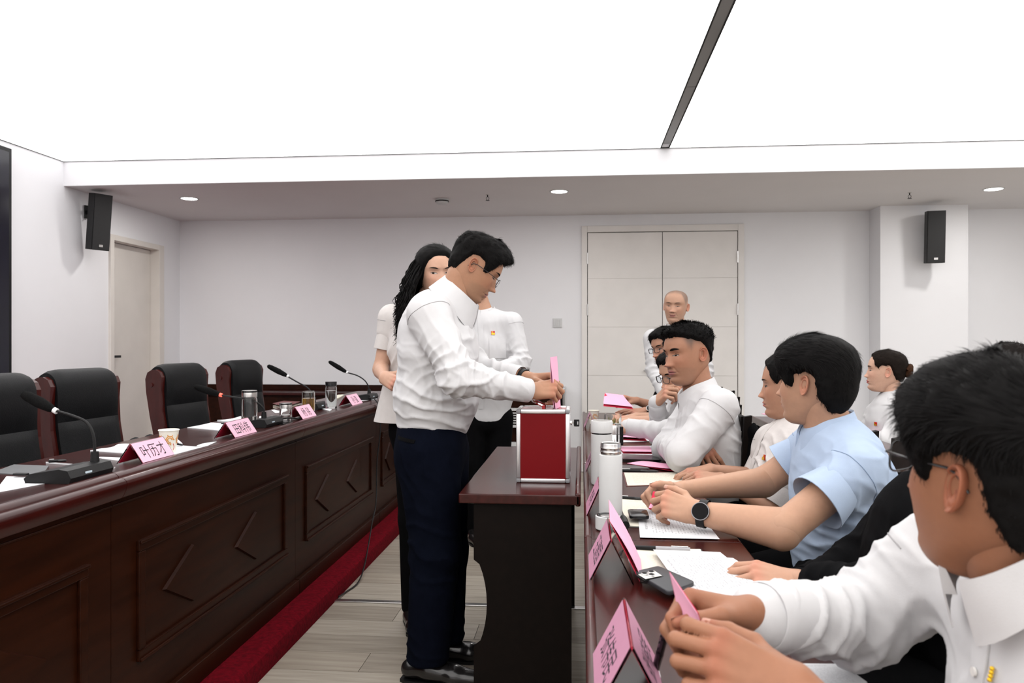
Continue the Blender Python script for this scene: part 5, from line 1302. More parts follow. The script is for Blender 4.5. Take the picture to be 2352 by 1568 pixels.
        for q in range(4):
            m = gs(np.linalg.norm(V - L(*mc[q]) - d * 0.008, axis=1), 0.010)[:, None]; col = col * (1 + m * np.array([0.04, -0.12, -0.12]))
        s.skin_add(V, F, col)
        N = MB()
        for (p, dirn, nn, rr, rad) in tips:
            V2 = []; 
            for j in range(5):
                for i in range(5):
                    u, w = (i / 4 - 0.5) * 2, j / 4
                    wd = rad * 0.78 * (1 - 0.25 * max(0, w - 0.75) * 4 * 0.6)
                    V2.append(p + dirn * (rad * 0.85 - 0.011 * (1 - w) * k) + rr * u * wd + nn * (rad * (1.06 - 0.28 * u * u)) * (1 - 0.18 * w))
            N.add(V2, grid_faces(5, 5))
        s.mbpart('fingernails', N, pm('nail', (0.50, 0.28, 0.21), 0.35, var=0.04))
        return S
    def skin_field(s, prims, h=0.006, smooth=2):
        P = np.array([V3(p[0]) for p in prims] + [V3(p[1]) for p in prims]); R = max(max(p[2], p[3]) * (p[5][1] if len(p) > 5 and p[5] else 1) for p in prims)
        S = SDF(P.min(0) - R, P.max(0) + R, h)
        for p in prims: S.cap(p[0], p[1], p[2], p[3], p[4] if len(p) > 4 else 0.02, p[5] if len(p) > 5 else None)
        V, F = S.mesh(smooth); s.skin_add(V, F)
    def cloth(s, name, prims, mat, h=0.006, fold=(), cuts=(), smooth=3, seed=1, label=None):
        P = np.array([V3(p[0]) for p in prims] + [V3(p[1]) for p in prims]); R = max(max(p[2], p[3]) * (max(1, p[5][1]) if len(p) > 5 and p[5] else 1) for p in prims)
        S = SDF(P.min(0) - R, P.max(0) + R, h)
        for p in prims: S.cap(p[0], p[1], p[2], p[3], p[4] if len(p) > 4 else 0.02, p[5] if len(p) > 5 else None)
        for c in cuts: S.cut(*c)
        V, F = S.mesh(smooth)
        if fold: V = relax(folds(V, F, fold, seed), F, 2)
        s.last = (V, F)
        return s.part(name, V, F, mat, True, label=label)
    def project(s, pts, direction, off=0.002):
        """drop points onto the last cloth surface along a direction"""
        V, F = s.last
        if getattr(s, '_bv_for', None) is not V:
            s._bvh = BVHTree.FromPolygons([Vector(p) for p in V], [tuple(int(i) for i in f) for f in F]); s._bv_for = V
        d = Vector(unit(direction)); out = []
        for p in pts:
            hit = s._bvh.ray_cast(Vector(p) - d * 0.5, d)
            q = hit[0] if hit[0] is not None else Vector(p)
            out.append(np.array(q - d * off))
        return out
    def patch(s, name, c, u, v, direction, mat, nu=6, nv=6, off=0.002, shape=None, sub=None, label=None):
        """flat applied piece (placket, pocket, badge) that follows the cloth"""
        c, u, v = V3(c), np.asarray(u, float), np.asarray(v, float); P = []
        for j in range(nv):
            for i in range(nu):
                a, b = i / (nu - 1) * 2 - 1, j / (nv - 1) * 2 - 1
                if shape: a, b = shape(a, b)
                P.append(c + u * a + v * b)
        Q = s.project(P, direction, off); Q0 = s.project(P, direction, off * 0.1)
        n = nu * nv; F = grid_faces(nu, nv)
        rim = [i for i in range(nu)] + [j * nu + nu - 1 for j in range(1, nv)] + [(nv - 1) * nu + i for i in range(nu - 2, -1, -1)] + [j * nu for j in range(nv - 2, 0, -1)]
        F = F + [(rim[k], rim[(k + 1) % len(rim)], rim[(k + 1) % len(rim)] + n, rim[k] + n) for k in range(len(rim))]
        return s.part(name, np.array(Q + Q0), F, mat, True, None, sub, label)
    def armhole(s, sh, el, spine, mat, off=0.02, r=0.0013):
        """stitched shoulder seam lying on the cloth"""
        s.project([sh], (0, 0, 1)); sh, el = V3(sh), V3(el); t = unit(el - sh); out = unit(sh - V3(spine)); out = unit(out - t * np.dot(out, t)); w = np.cross(t, out); c = sh + t * off; pts = []
        for k in range(33):
            a = (k / 32 - 0.5) * math.radians(185); d = out * math.cos(a) + w * math.sin(a)
            hit = s._bvh.ray_cast(Vector(c + d * 0.16), Vector(-d))
            if hit[0] is not None: pts.append(hit[0] + Vector(d) * 0.0003)
        if len(pts) > 4: s.mbpart('shoulder_seam', MB().tube(pts, r, 5), mat)
    def badge(s, c, right, up, direction, sub=None, k=1.0):
        i = s.patch('party_badge', c, np.asarray(right) * 0.0105 * k, np.asarray(up) * 0.0095 * k, direction, pm('badge_red', (0.45, 0.006, 0.006), 0.25, var=0.05), 4, 4, 0.0045, sub=sub, label='small red and yellow enamel badge')
        s.patch('badge_gold', V3(c) - np.asarray(up) * 0.0050 * k, np.asarray(right) * 0.0095 * k, np.asarray(up) * 0.0048 * k, direction, pm('badge_gold', (0.75, 0.42, 0.03), 0.25, metal=0.6, var=0.05), 4, 4, 0.0058, sub=i)
        s.patch('badge_gold', V3(c) + np.asarray(up) * 0.0040 * k - np.asarray(right) * 0.0045 * k, np.asarray(right) * 0.0025 * k, np.asarray(up) * 0.0028 * k, direction, MATS['badge_gold'], 3, 3, 0.0058, sub=i)
    def collar(s, c, up, fwd, mat, rx=0.066, ry=0.070, stand=0.034, leaf=0.046, gap=0.20, flare=0.016, point=0.030, thick=0.0022, tilt=0.0, vee=0.0):
        """shirt collar: stand plus folded leaf, open at the front"""
        c = V3(c); up = unit(up); f = unit(np.asarray(fwd, float) - up * np.dot(fwd, up)); r = np.cross(f, up)
        n = 40; prof_n = 7; V = []
        for i in range(n + 1):
            a = gap + (2 * math.pi - 2 * gap) * i / n           # angle from the front
            q = abs(math.cos(a / 2))                              # 1 at the front, 0 at the back
            fr = max(0.0, math.cos(a)) ** 2
            dirv = f * math.cos(a) * ry + r * math.sin(a) * rx
            dn = unit(dirv)
            drop = -up * (tilt * 0.5 * (1 + math.cos(a)) + vee * fr)
            lf = leaf + point * fr
            fl = flare * (0.35 + 0.65 * abs(math.sin(a)) + 1.0 * fr)
            P0 = c + dirv * 1.0 + drop - up * 0.004
            P1 = c + dirv * 0.97 + drop + up * stand * (1 - 0.15 * fr)
            P2 = c + dirv * 1.0 + dn * 0.004 + drop + up * (stand * (1 - 0.15 * fr) + 0.003)
            P3 = c + dirv + dn * (fl * 0.5 + 0.004) + drop + up * (stand - lf * 0.45)
            P4 = c + dirv + dn * (fl + 0.004) + drop + up * (stand - lf)
            P5 = P4 - dn * thick - up * 0.0008
            P6 = P3 - dn * thick
            V += [P0, P1, P2, P3, P4, P5, P6]
        F = [tuple(range(prof_n)), tuple(n * prof_n + j for j in range(prof_n - 1, -1, -1))]
        for i in range(n):
            for j in range(prof_n - 1):
                a = i * prof_n + j; F.append((a, a + 1, a + 1 + prof_n, a + prof_n))
        return s.part('collar', np.array(V), F, mat, True)
    def cuff(s, elbow, wrist, r0, r1, length, mat, back=0.0, name='cuff', sq=1.0, axis=None, sub=None, thick=0.003, n=28, wob=0.0):
        """open band of cloth round a limb, ending at the wrist side"""
        E, W_ = V3(elbow), V3(wrist); t = unit(W_ - E); a0 = W_ - t * (length + back); a1 = W_ - t * back
        u = unit(np.cross(t, [0, 0, 1] if abs(t[2]) < 0.95 else [1, 0, 0])) if axis is None else unit(np.asarray(axis, float) - t * np.dot(axis, t)); v = np.cross(t, u)
        V = []
        for (c, rr) in ((a0, r0), (a0 * 0.66 + a1 * 0.34, r0 * 0.66 + r1 * 0.34), (a0 * 0.33 + a1 * 0.67, r0 * 0.33 + r1 * 0.67), (a1, r1), (a1 + t * 0.001, r1 - thick * 0.6), (a1, r1 - thick), (a0, r0 - thick)):
            for k in range(n):
                q = 2 * math.pi * k / n; w = 1 + wob * math.sin(3 * q + 1)
                V.append(c + (u * math.cos(q) * sq + v * math.sin(q)) * rr * w)
        return s.part(name, np.array(V), grid_faces(n, 7, closed=True), mat, True, None, sub)
    def glasses(s, mat, w=0.024, hgt=0.016, r=0.0011, z=0.001, fwd=0.012, rimless=False, down=0.0):
        T, o = s.T, s.ho; fr = MB(); le = MB(); y0 = 0.094 + fwd
        for side in (-1, 1):
            cx = side * 0.0315; loop = []
            for k in range(25):
                a = 2 * math.pi * k / 24; ca, sa = math.cos(a), math.sin(a)
                x = cx + w * np.sign(ca) * abs(ca) ** 0.55; zz = z + hgt * np.sign(sa) * abs(sa) ** 0.6
                loop.append((x, y0 - 0.12 * max(0, abs(x) - 0.03) - 0.06 * abs(x), zz))
            fr.tube(T(loop), r * T.k, 6, cap=False)
            pts = loop[:-1]
            le.add(list(T([(p[0], p[1], p[2]) for p in pts])) + list(T([(p[0], p[1] - 0.0012, p[2]) for p in pts])), [tuple(range(24)), tuple(range(47, 23, -1))] + [(i, (i + 1) % 24, 24 + (i + 1) % 24, 24 + i) for i in range(24)])
            hx = cx + side * w
            fr.tube(T([(hx, y0 - 0.006, z + hgt * 0.45), (side * 0.0705, y0 - 0.014, z + hgt * 0.5), (side * 0.0775, 0.05, z + 0.010), (side * 0.0785, 0.0, z + 0.012), (side * 0.0775, -0.012, z + 0.008), (side * 0.076, -0.028, z - 0.010)]), r * 1.15 * T.k, 6)
        fr.tube(T([(-0.0085, y0 - 0.003, z + 0.005), (0, y0 + 0.001, z + 0.007), (0.0085, y0 - 0.003, z + 0.005)]), r * T.k, 6)
        i = s.mbpart('glasses', fr, mat); s.mbpart('lenses', le, M_LENS, sub=i)
# ------------------------------------------------------------------ the people
SHIRT = pm('white_cotton', (0.575, 0.572, 0.58), 0.85, spec=0.15, var=0.02, var_scale=25, bump=0.12, bump_scale=700, wrinkle=1.0)
SHIRTP = pm('white_linen', (0.575, 0.545, 0.53), 0.85, spec=0.12, var=0.03, var_scale=40, bump=0.2, bump_scale=500, wrinkle=1.0)
SHIRTB = pm('pale_blue_cotton', (0.37, 0.455, 0.59), 0.85, spec=0.15, var=0.03, var_scale=25, bump=0.12, bump_scale=700, wrinkle=1.0)
NAVY = pm('navy_wool', (0.003, 0.004, 0.0085), 0.95, spec=0.03, var=0.15, var_scale=20, bump=0.2, bump_scale=600, wrinkle=0.3)
BLACKC = pm('black_cloth', (0.003, 0.003, 0.0035), 0.9, spec=0.06, var=0.15, var_scale=20, bump=0.2, bump_scale=600)
SHOE = pm('black_shoe_leather', (0.010, 0.009, 0.009), 0.22, var=0.1, bump=0.08, bump_scale=60, coat=0.3)
BUTTON = pm('shirt_button', (0.75, 0.73, 0.70), 0.3, var=0.03)
WIRE = pm('dark_wire', (0.03, 0.03, 0.035), 0.3, metal=0.8, var=0.05)
FRAME_B = pm('black_acetate', (0.012, 0.011, 0.012), 0.2, var=0.05)
STITCH = pm('white_stitching', (0.36, 0.355, 0.36), 0.9, spec=0.1, var=0.05)
STITCHB = pm('blue_stitching', (0.24, 0.31, 0.43), 0.9, spec=0.1, var=0.05)
def plain_hand(f, d, side, k=1.0): return dict(f=f, d=d, side=side, c=[(15, 25, 15), (18, 28, 15), (20, 30, 15), (24, 30, 15)], t=[(0.7, 0.7, -0.2), (0.4, 0.9, -0.3), (0.2, 0.95, -0.3)], h=0.0045, scale=k)
def A(x, y, Y): return V3(atY(x, y, Y))
def shoe(p, ankle, toe_dir, L=0.27, mat=None, name='shoe'):
    a = V3(ankle); t = unit([toe_dir[0], toe_dir[1], 0]); sd = np.array([-t[1], t[0], 0])
    z = lambda q: np.array([0, 0, q])
    g = np.array([a[0], a[1], 0.0])
    pr = [(g - t * 0.05 + z(0.046), g + t * 0.02 + z(0.055), 0.036, 0.036, 0.02), (g + t * 0.02 + z(0.05), g + t * 0.12 + z(0.034), 0.040, 0.034, 0.02, (sd, 1.15)),
          (g + t * 0.12 + z(0.034), g + t * (L - 0.085) + z(0.028), 0.034, 0.025, 0.02, (sd, 1.35))]
    p.cloth(name, pr, mat or SHOE, h=0.006, cuts=[(g + z(0.004), (0, 0, -1))], smooth=2)
    sole = MB().prism([tuple((g + t * u + sd * w)[:2]) for (u, w) in [(-0.085, -0.02), (-0.06, -0.036), (0.04, -0.036), (0.12, -0.046), (L - 0.09, -0.036), (L - 0.06, 0.0), (L - 0.09, 0.036), (0.12, 0.046), (0.04, 0.036), (-0.06, 0.036), (-0.085, 0.02)]], 'z', 0.001, 0.012)
    p.mbpart('shoe_sole', sole, M_BLACK, False)


def dress(p, T, pel, wai, che, upp, nck, R, fwd, arms, shirt=SHIRT, trousers=BLACKC, girth=1.0, h=0.0065, seed=1, extra_folds=(), legs=None, hem=None, torso_w=1.0, neck_r=0.058, name='shirt', shr=1.0, jaw=True, collar=None, tuck=True):
    R = unit(R); fwd = unit(fwd); g = girth
    pr = [(pel + np.array([0, 0, 0.02]), wai, 0.128 * g, 0.135 * g, 0.05, (R, 1.25 * torso_w)), (wai, che, 0.135 * g, 0.130 * g, 0.06, (R, 1.30 * torso_w)), (che, upp, 0.130 * g, 0.105 * g, 0.06, (R, 1.42 * torso_w)),
          (upp, upp + (nck - upp) * 0.62, 0.096 * g, 0.054, 0.05, (R, 1.22))]
    sk = [(che, upp, 0.085, 0.08, 0.03, (R, 1.45)), (upp, nck, 0.068, neck_r, 0.03), (nck, T((0, -0.030, -0.055))[0], neck_r * 1.02, neck_r * 0.95, 0.02)]
    if jaw: sk.append((T((0, -0.012, -0.078))[0], nck, 0.030, neck_r * 0.80, 0.03))
    fd = list(extra_folds)
    shs = [a['sh'] for a in arms]
    if len(shs) == 2: pr.append((shs[0], shs[1], 0.066 * shr, 0.066 * shr, 0.05))
    later = []
    for a in arms:
        sh, el, wr = V3(a['sh']), V3(a['el']), V3(a['wr']); k = a.get('fat', 1.0)
        if a.get('sleeve', 'long') == 'long':
            pr += [(sh, el, 0.070 * k, 0.060 * k, 0.028), (el, el + (wr - el) * a.get('sl_end', 0.97), 0.060 * k, a.get('sl_r', 0.042) * k, 0.022)]
            fd += [(el, 0.12, wr - el, 0.045, 0.013), (el, 0.15, sh - el, 0.055, 0.010), ((el + wr) / 2, 0.12, wr - el, 0.05, 0.007)]
            sk += [(sh, el, 0.045, 0.04), (el, wr, 0.037, 0.026)]
            later.append(('cuff', el, wr, a))
            af = a.get('arm_from', 0.70)
        else:
            L = a.get('slen', 0.55); q = sh + (el - sh) * L
            pr += [(sh, sh + (el - sh) * max(0.08, L - 0.085 / np.linalg.norm(el - sh)), 0.070 * k, 0.068 * k, 0.028)]
            fd += [(q, 0.12, R * 0.6 + fwd, 0.05, 0.009)]
            sk += [(sh, el, 0.050 * k, 0.044 * k), (el, el + (wr - el) * 0.25, 0.042 * k, 0.037 * k)]
            later.append(('sleeve', sh, q, a))
            af = a.get('arm_from', 0.0)
        if 'hand' in a:
            hd = dict(a['hand']); p.hand(el, wr, hd.pop('f'), hd.pop('d'), hd.pop('side'), hd.pop('c'), hd.pop('t'), arm_from=af, **hd)
    p.skin_field(sk, h=max(0.005, h * 0.85))
    cuts = []
    if hem is not None: cuts = [hem]
    p.cloth(name, pr, shirt, h=h, fold=fd, seed=seed, cuts=cuts)
    keep = p.last
    if shirt is not BLACKC and h < 0.0085:
        for a in arms: p.armhole(a['sh'], a['el'], (che + upp) / 2, STITCHB if shirt is SHIRTB else STITCH)
    for (kind, a0, a1, a) in later:
        k = a.get('fat', 1.0)
        if kind == 'cuff' and a.get('sl_end', 1) > 0.5: p.cuff(a0, a1, 0.046 * k, a.get('cuff_r', 0.043) * k, a.get('cuff_l', 0.06), shirt, back=a.get('cuff_b', 0.004))
        elif kind == 'sleeve': p.cuff(a0, a1, 0.062 * k, a.get('slr', 0.076) * k, 0.085, shirt, name='sleeve_hem', wob=0.02)
    if collar is not None:
        cc = dict(collar); p.collar(V3(cc.pop('c')), cc.pop('up'), cc.pop('f'), shirt, **cc)
    if legs is not None:
        tp = [(pel, pel + np.array([0, 0, 0.06]), 0.130 * g, 0.130 * g, 0.04, (R, 1.28 * torso_w))]
        for (hp, kn, an) in legs: tp += [(hp, kn, 0.088 * g, 0.072, 0.03), (kn, an, 0.070, 0.055, 0.03)]
        p.cloth('trousers', tp, trousers, h=max(0.009, h * 1.2), fold=[(q[1], 0.15, (0.5, 0.1, 1), 0.06, 0.010) for q in legs])
        for (hp, kn, an) in legs: shoe(p, an * np.array([1, 1, 0]) + np.array([0, 0, 0.05]) - np.array([fwd[0], fwd[1], 0]) * 0.02, fwd, 0.27)
    p.last = keep
def seat_legs(pel, fwd, R, stretch=0.42, knee_z=0.50):
    fwd, R = unit(fwd), unit(R); out = []
    for s in (-1, 1):
        hp = pel + R * 0.09 * s; kn = np.array([*(hp + fwd * stretch + R * 0.03 * s)[:2], knee_z]); an = np.array([*(kn - fwd * 0.20)[:2], 0.085]); out.append((hp, kn, an))
    return out
def standing_man():
    p = Person('man in white shirt and navy trousers dropping a pink slip into the ballot box', A(990, 1560, 2.93) * np.array([1, 1, 0]), skin=(0.375, 0.195, 0.118))
    Yc = 2.94
    R = np.array([0, 1, 0.0])
    pel, wai, che, upp = A(990, 1000, Yc), A(1002, 915, Yc), A(1008, 800, Yc), A(1010, 735, Yc)
    nck = A(1040, 690, Yc - 0.02); hc = A(1091, 616, Yc - 0.02)
    T = p.head(hc, -79, -33, 0, 1.0, eyes=0.35, stubble=0.55, lips=(0.40, 0.17, 0.14), brow=0.9, nose=1.05, gaze=0.0)
    p.hair(top=0.020, side=0.010, back=0.012, front=0.012, noise=0.004, spikes=9000, spike_len=0.016, lift=0.35, comb=(0, 1, 0.1), fringe=0.014,
           line={0: 0.066, 25: 0.062, 40: 0.050, 50: 0.030, 60: -0.002, 72: -0.012, 79: 0.020, 95: 0.030, 108: 0.026, 120: -0.020, 140: -0.052, 180: -0.060})
    p.glasses(WIRE, w=0.0235, hgt=0.0145, z=-0.004, fwd=0.014)
    shN, shF = A(985, 722, Yc - 0.185), A(1012, 722, Yc + 0.185)
    elN, elF = A(1052, 868, Yc - 0.275), A(1095, 850, Yc + 0.22)
    wrN, wrF = A(1217, 897, Yc - 0.10), A(1212, 868, Yc + 0.06)
    p.skin_field([(che, upp, 0.09, 0.08, 0.03, (R, 1.5)), (upp, nck, 0.07, 0.06, 0.03), (nck, T((0, -0.028, -0.055))[0], 0.061, 0.056, 0.02), (T((0, 0.01, -0.10))[0], nck + np.array([0.03, 0, 0.0]), 0.040, 0.050, 0.03),
                  (shN, elN, 0.045, 0.04), (shF, elF, 0.045, 0.04), (elN, wrN, 0.038, 0.028), (elF, wrF, 0.038, 0.028)])
    p.hand(elN, wrN, (0.95, 0.12, 0.10), (0.15, -0.72, 0.68), 'R', [(48, 52, 30), (58, 58, 35), (66, 62, 35), (72, 64, 35)], [(0.75, 0.62, -0.45), (0.25, 0.85, -0.6), (0.05, 0.85, -0.65)], arm_from=0.72, scale=1.03)
    p.hand(elF, wrF, (0.97, -0.12, 0.02), (0.15, 0.25, 0.95), 'L', [(42, 45, 25), (50, 50, 30), (55, 55, 30), (60, 55, 30)], [(0.8, 0.6, -0.3), (0.35, 0.9, -0.4), (0.1, 0.95, -0.4)], arm_from=0.72, scale=1.03)
    pr = [(A(996, 962, Yc), wai, 0.132, 0.150, 0.05, (R, 1.22)), (wai, che, 0.150, 0.142, 0.06, (R, 1.28)), (che, upp, 0.140, 0.112, 0.06, (R, 1.42)), (upp, A(1026, 705, Yc), 0.100, 0.060, 0.05, (R, 1.25)),
          (shN, shF, 0.072, 0.072, 0.05), (A(972, 755, Yc), A(985, 715, Yc), 0.088, 0.066, 0.05, (R, 1.5)),
          (shN, elN, 0.077, 0.065, 0.028), (elN, elN + (wrN - elN) * 0.88, 0.066, 0.046, 0.022), (shF, elF, 0.074, 0.062, 0.028), (elF, elF + (wrF - elF) * 0.72, 0.062, 0.046, 0.022)]
    fd = [(elN, 0.13, wrN - elN, 0.045, 0.011), (elN, 0.16, shN - elN, 0.055, 0.012), ((elN + wrN) / 2, 0.12, (1, 0, 0.6), 0.05, 0.009), (A(1060, 800, Yc - 0.2), 0.14, (0.7, 0, 0.7), 0.06, 0.015),
          (A(960, 920, Yc - 0.15), 0.16, (0.4, 0, 1), 0.05, 0.013), (A(1060, 940, Yc - 0.12), 0.14, (0.35, 0, 1), 0.045, 0.012), (A(940, 820, Yc - 0.15), 0.14, (1, 0.2, 0.4), 0.06, 0.010),
          (elF, 0.14, wrF - elF, 0.05, 0.014), (A(1080, 760, Yc - 0.1), 0.10, (1, 0, 0.3), 0.05, 0.008)]
    p.cloth('shirt', pr, SHIRT, h=0.0055, fold=fd, seed=4)
    p.armhole(shN, elN, (che + upp) / 2, STITCH, 0.0)
    p.collar(A(1044, 688, Yc - 0.01), (0.62, 0, 0.72), (1, 0, -0.8), SHIRT, rx=0.076, ry=0.085, stand=0.046, leaf=0.072, gap=0.16, flare=0.034, point=0.030, thick=0.004)
    p.cuff(elN, wrN, 0.047, 0.0445, 0.062, SHIRT, back=0.006); p.cuff(elF, wrF, 0.047, 0.044, 0.060, SHIRT, back=0.030)
    p.cuff(elF, wrF, 0.0345, 0.0335, 0.020, M_BLACK, back=0.008, name='wrist_band', thick=0.004)
    p.cuff(A(996, 985, Yc), A(990, 960, Yc), 0.140, 0.140, 0.035, M_BLACK, back=0.0, name='belt', sq=1.0, axis=(1, 0, 0), n=48) if False else None
    hN, hF = A(985, 1035, Yc - 0.085), A(1010, 1035, Yc + 0.085)
    kN, kF = A(1000, 1265, Yc - 0.09), A(1022, 1265, Yc + 0.07)
    aN, aF = A(983, 1502, Yc - 0.10), A(1022, 1475, Yc + 0.10)
    tp = [(A(994, 972, Yc), A(988, 1050, Yc), 0.133, 0.138, 0.04, (R, 1.24)), (hN, kN, 0.122, 0.094, 0.03), (hF, kF, 0.118, 0.088, 0.03), (kN, aN, 0.093, 0.080, 0.03), (kF, aF, 0.088, 0.076, 0.03)]
    p.cloth('trousers', tp, NAVY, h=0.007, fold=[(aN, 0.10, (0, 0, 1), 0.05, 0.016), (aF, 0.12, (0, 0, 1), 0.05, 0.016), (kN, 0.18, (0.3, 0, 1), 0.07, 0.010), (A(990, 1060, Yc - 0.1), 0.15, (1, 0, 0.3), 0.06, 0.008)],
            cuts=[(A(980, 1518, Yc - 0.1), (0.0, 0, -1))])
    p.patch('pocket_welt', A(935, 1008, Yc - 0.15), np.array([0.045, 0, -0.004]), np.array([0.002, 0, 0.006]), (0.15, 1, 0), BLACKC, 6, 3, 0.003)
    shoe(p, A(972, 1545, Yc - 0.10), (1, -0.10), 0.295); shoe(p, A(1012, 1520, Yc + 0.10), (1, 0.02), 0.29)
    p.finish()


def woman_standing():
    Yc = 3.42
    p = Person('woman with long wavy black hair in a white blouse behind the voting man', A(945, 1470, Yc) * np.array([1, 1, 0]), skin=(0.55, 0.33, 0.235))
    R = unit([-0.93, -0.35, 0]); fw = unit([0.35, -0.93, 0])
    pel, wai, che, upp, nck = A(968, 985, Yc), A(968, 900, Yc), A(966, 800, Yc), A(966, 745, Yc), A(978, 700, Yc)
    hc = A(1000, 626, Yc - 0.03)
    T = p.head(hc, 208, -8, 3, 0.97, eyes=0.85, lips=(0.5, 0.12, 0.11), brow=0.75, nose=0.85, fold=0.3, gaze=0.003)
    h = p.hair(line={0: 0.074, 20: 0.070, 40: 0.052, 58: 0.018, 70: -0.03, 90: -0.06, 120: -0.08, 180: -0.085}, top=0.016, side=0.015, back=0.020, noise=0.001, spikes=1600, spike_len=0.05, lift=-0.04, comb=(0.5, -1, -0.4), rand=0.03, side_len=1.0, jag=0.0015)
    rg = random.Random(5); paths = []
    for k in range(520):
        a = rg.uniform(60, 300) if k < 300 else rg.uniform(58, 130); ar = math.radians(a)
        st = np.array([math.sin(ar) * 0.082, math.cos(ar) * 0.105 - 0.008, rg.uniform(-0.02, 0.07)])
        if abs(a - 180) > 85: st[2] = rg.uniform(0.0, 0.05)
        q = T(st)[0]; out = unit(np.array([*(q - hc)[:2], 0])); L = rg.uniform(0.20, 0.32); ph = rg.uniform(0, 6.3); wl = rg.uniform(0.055, 0.085); am = rg.uniform(0.006, 0.016)
        path = []
        for i in range(15):
            t = i / 14; z = -L * t
            sway = am * (0.3 + t) * math.sin(2 * math.pi * L * t / wl + ph)
            side = np.array([-out[1], out[0], 0])
            path.append(Vector(q + np.array([0, 0, z]) + out * (0.012 * math.sin(math.pi * min(1, t * 1.4)) + 0.020 * t + sway * 0.6) + side * sway + fw * (-0.03 if k < 300 else 0.06) * t + np.array([-0.085, 0, 0]) * t))
        paths.append(path)
    p.strands(paths, 0.0034, sub=h, n=5)
    a1 = dict(sh=A(896, 725, Yc + 0.02), el=A(876, 848, Yc + 0.02), wr=A(882, 866, Yc - 0.19), sleeve='short', slen=0.62, slr=0.066, fat=0.84,
              hand=dict(f=(0.62, -0.50, -0.22), d=(-0.50, -0.70, 0.35), side='R', c=[(55, 80, 45)] * 4, t=[(0.7, 0.6, -0.4), (0.3, 0.8, -0.5), (0.0, 0.8, -0.6)], scale=0.88, arm_r=(0.036, 0.026)))
    a2 = dict(sh=A(1015, 728, Yc - 0.08), el=A(1030, 850, Yc - 0.02), wr=A(985, 880, Yc - 0.2), sleeve='short', slen=0.62, slr=0.068, fat=0.84, hand=plain_hand((-0.8, -0.4, -0.1), (0.3, -0.8, 0.4), 'L', 0.88))
    a1['sh'] = A(900, 730, Yc + 0.03)
    dress(p, T, pel, wai, che, upp, nck, R, fw, [a1, a2], shirt=SHIRTP, girth=0.80, h=0.0065, seed=8, hem=None, neck_r=0.050, torso_w=0.92,
          extra_folds=[(A(925, 900, Yc - 0.1), 0.2, (1, 0.2, 0.1), 0.05, 0.010)], shr=0.85)
    # loose hem of the blouse
    hemc = A(955, 965, Yc)
    p.cuff(hemc + np.array([0, 0, 0.17]), hemc, 0.118, 0.150, 0.16, SHIRTP, name='blouse_hem', sq=1.22, axis=R, n=40, wob=0.03)
    tp = []
    for s, px in ((1, 925), (-1, 965)):
        hp = pel + R * 0.06 * s + np.array([0.02, 0, 0]); kn = np.array([hp[0], hp[1], 0.48]); an = np.array([hp[0], hp[1], 0.09]); tp += [(hp, kn, 0.09, 0.062, 0.02), (kn, an, 0.062, 0.05, 0.02)]
        shoe(p, an, fw, 0.24)
    tp.append((pel, pel + np.array([0, 0, 0.10]), 0.11, 0.10, 0.04, (R, 1.3)))
    p.cloth('trousers', tp, BLACKC, h=0.009)
    p.finish()

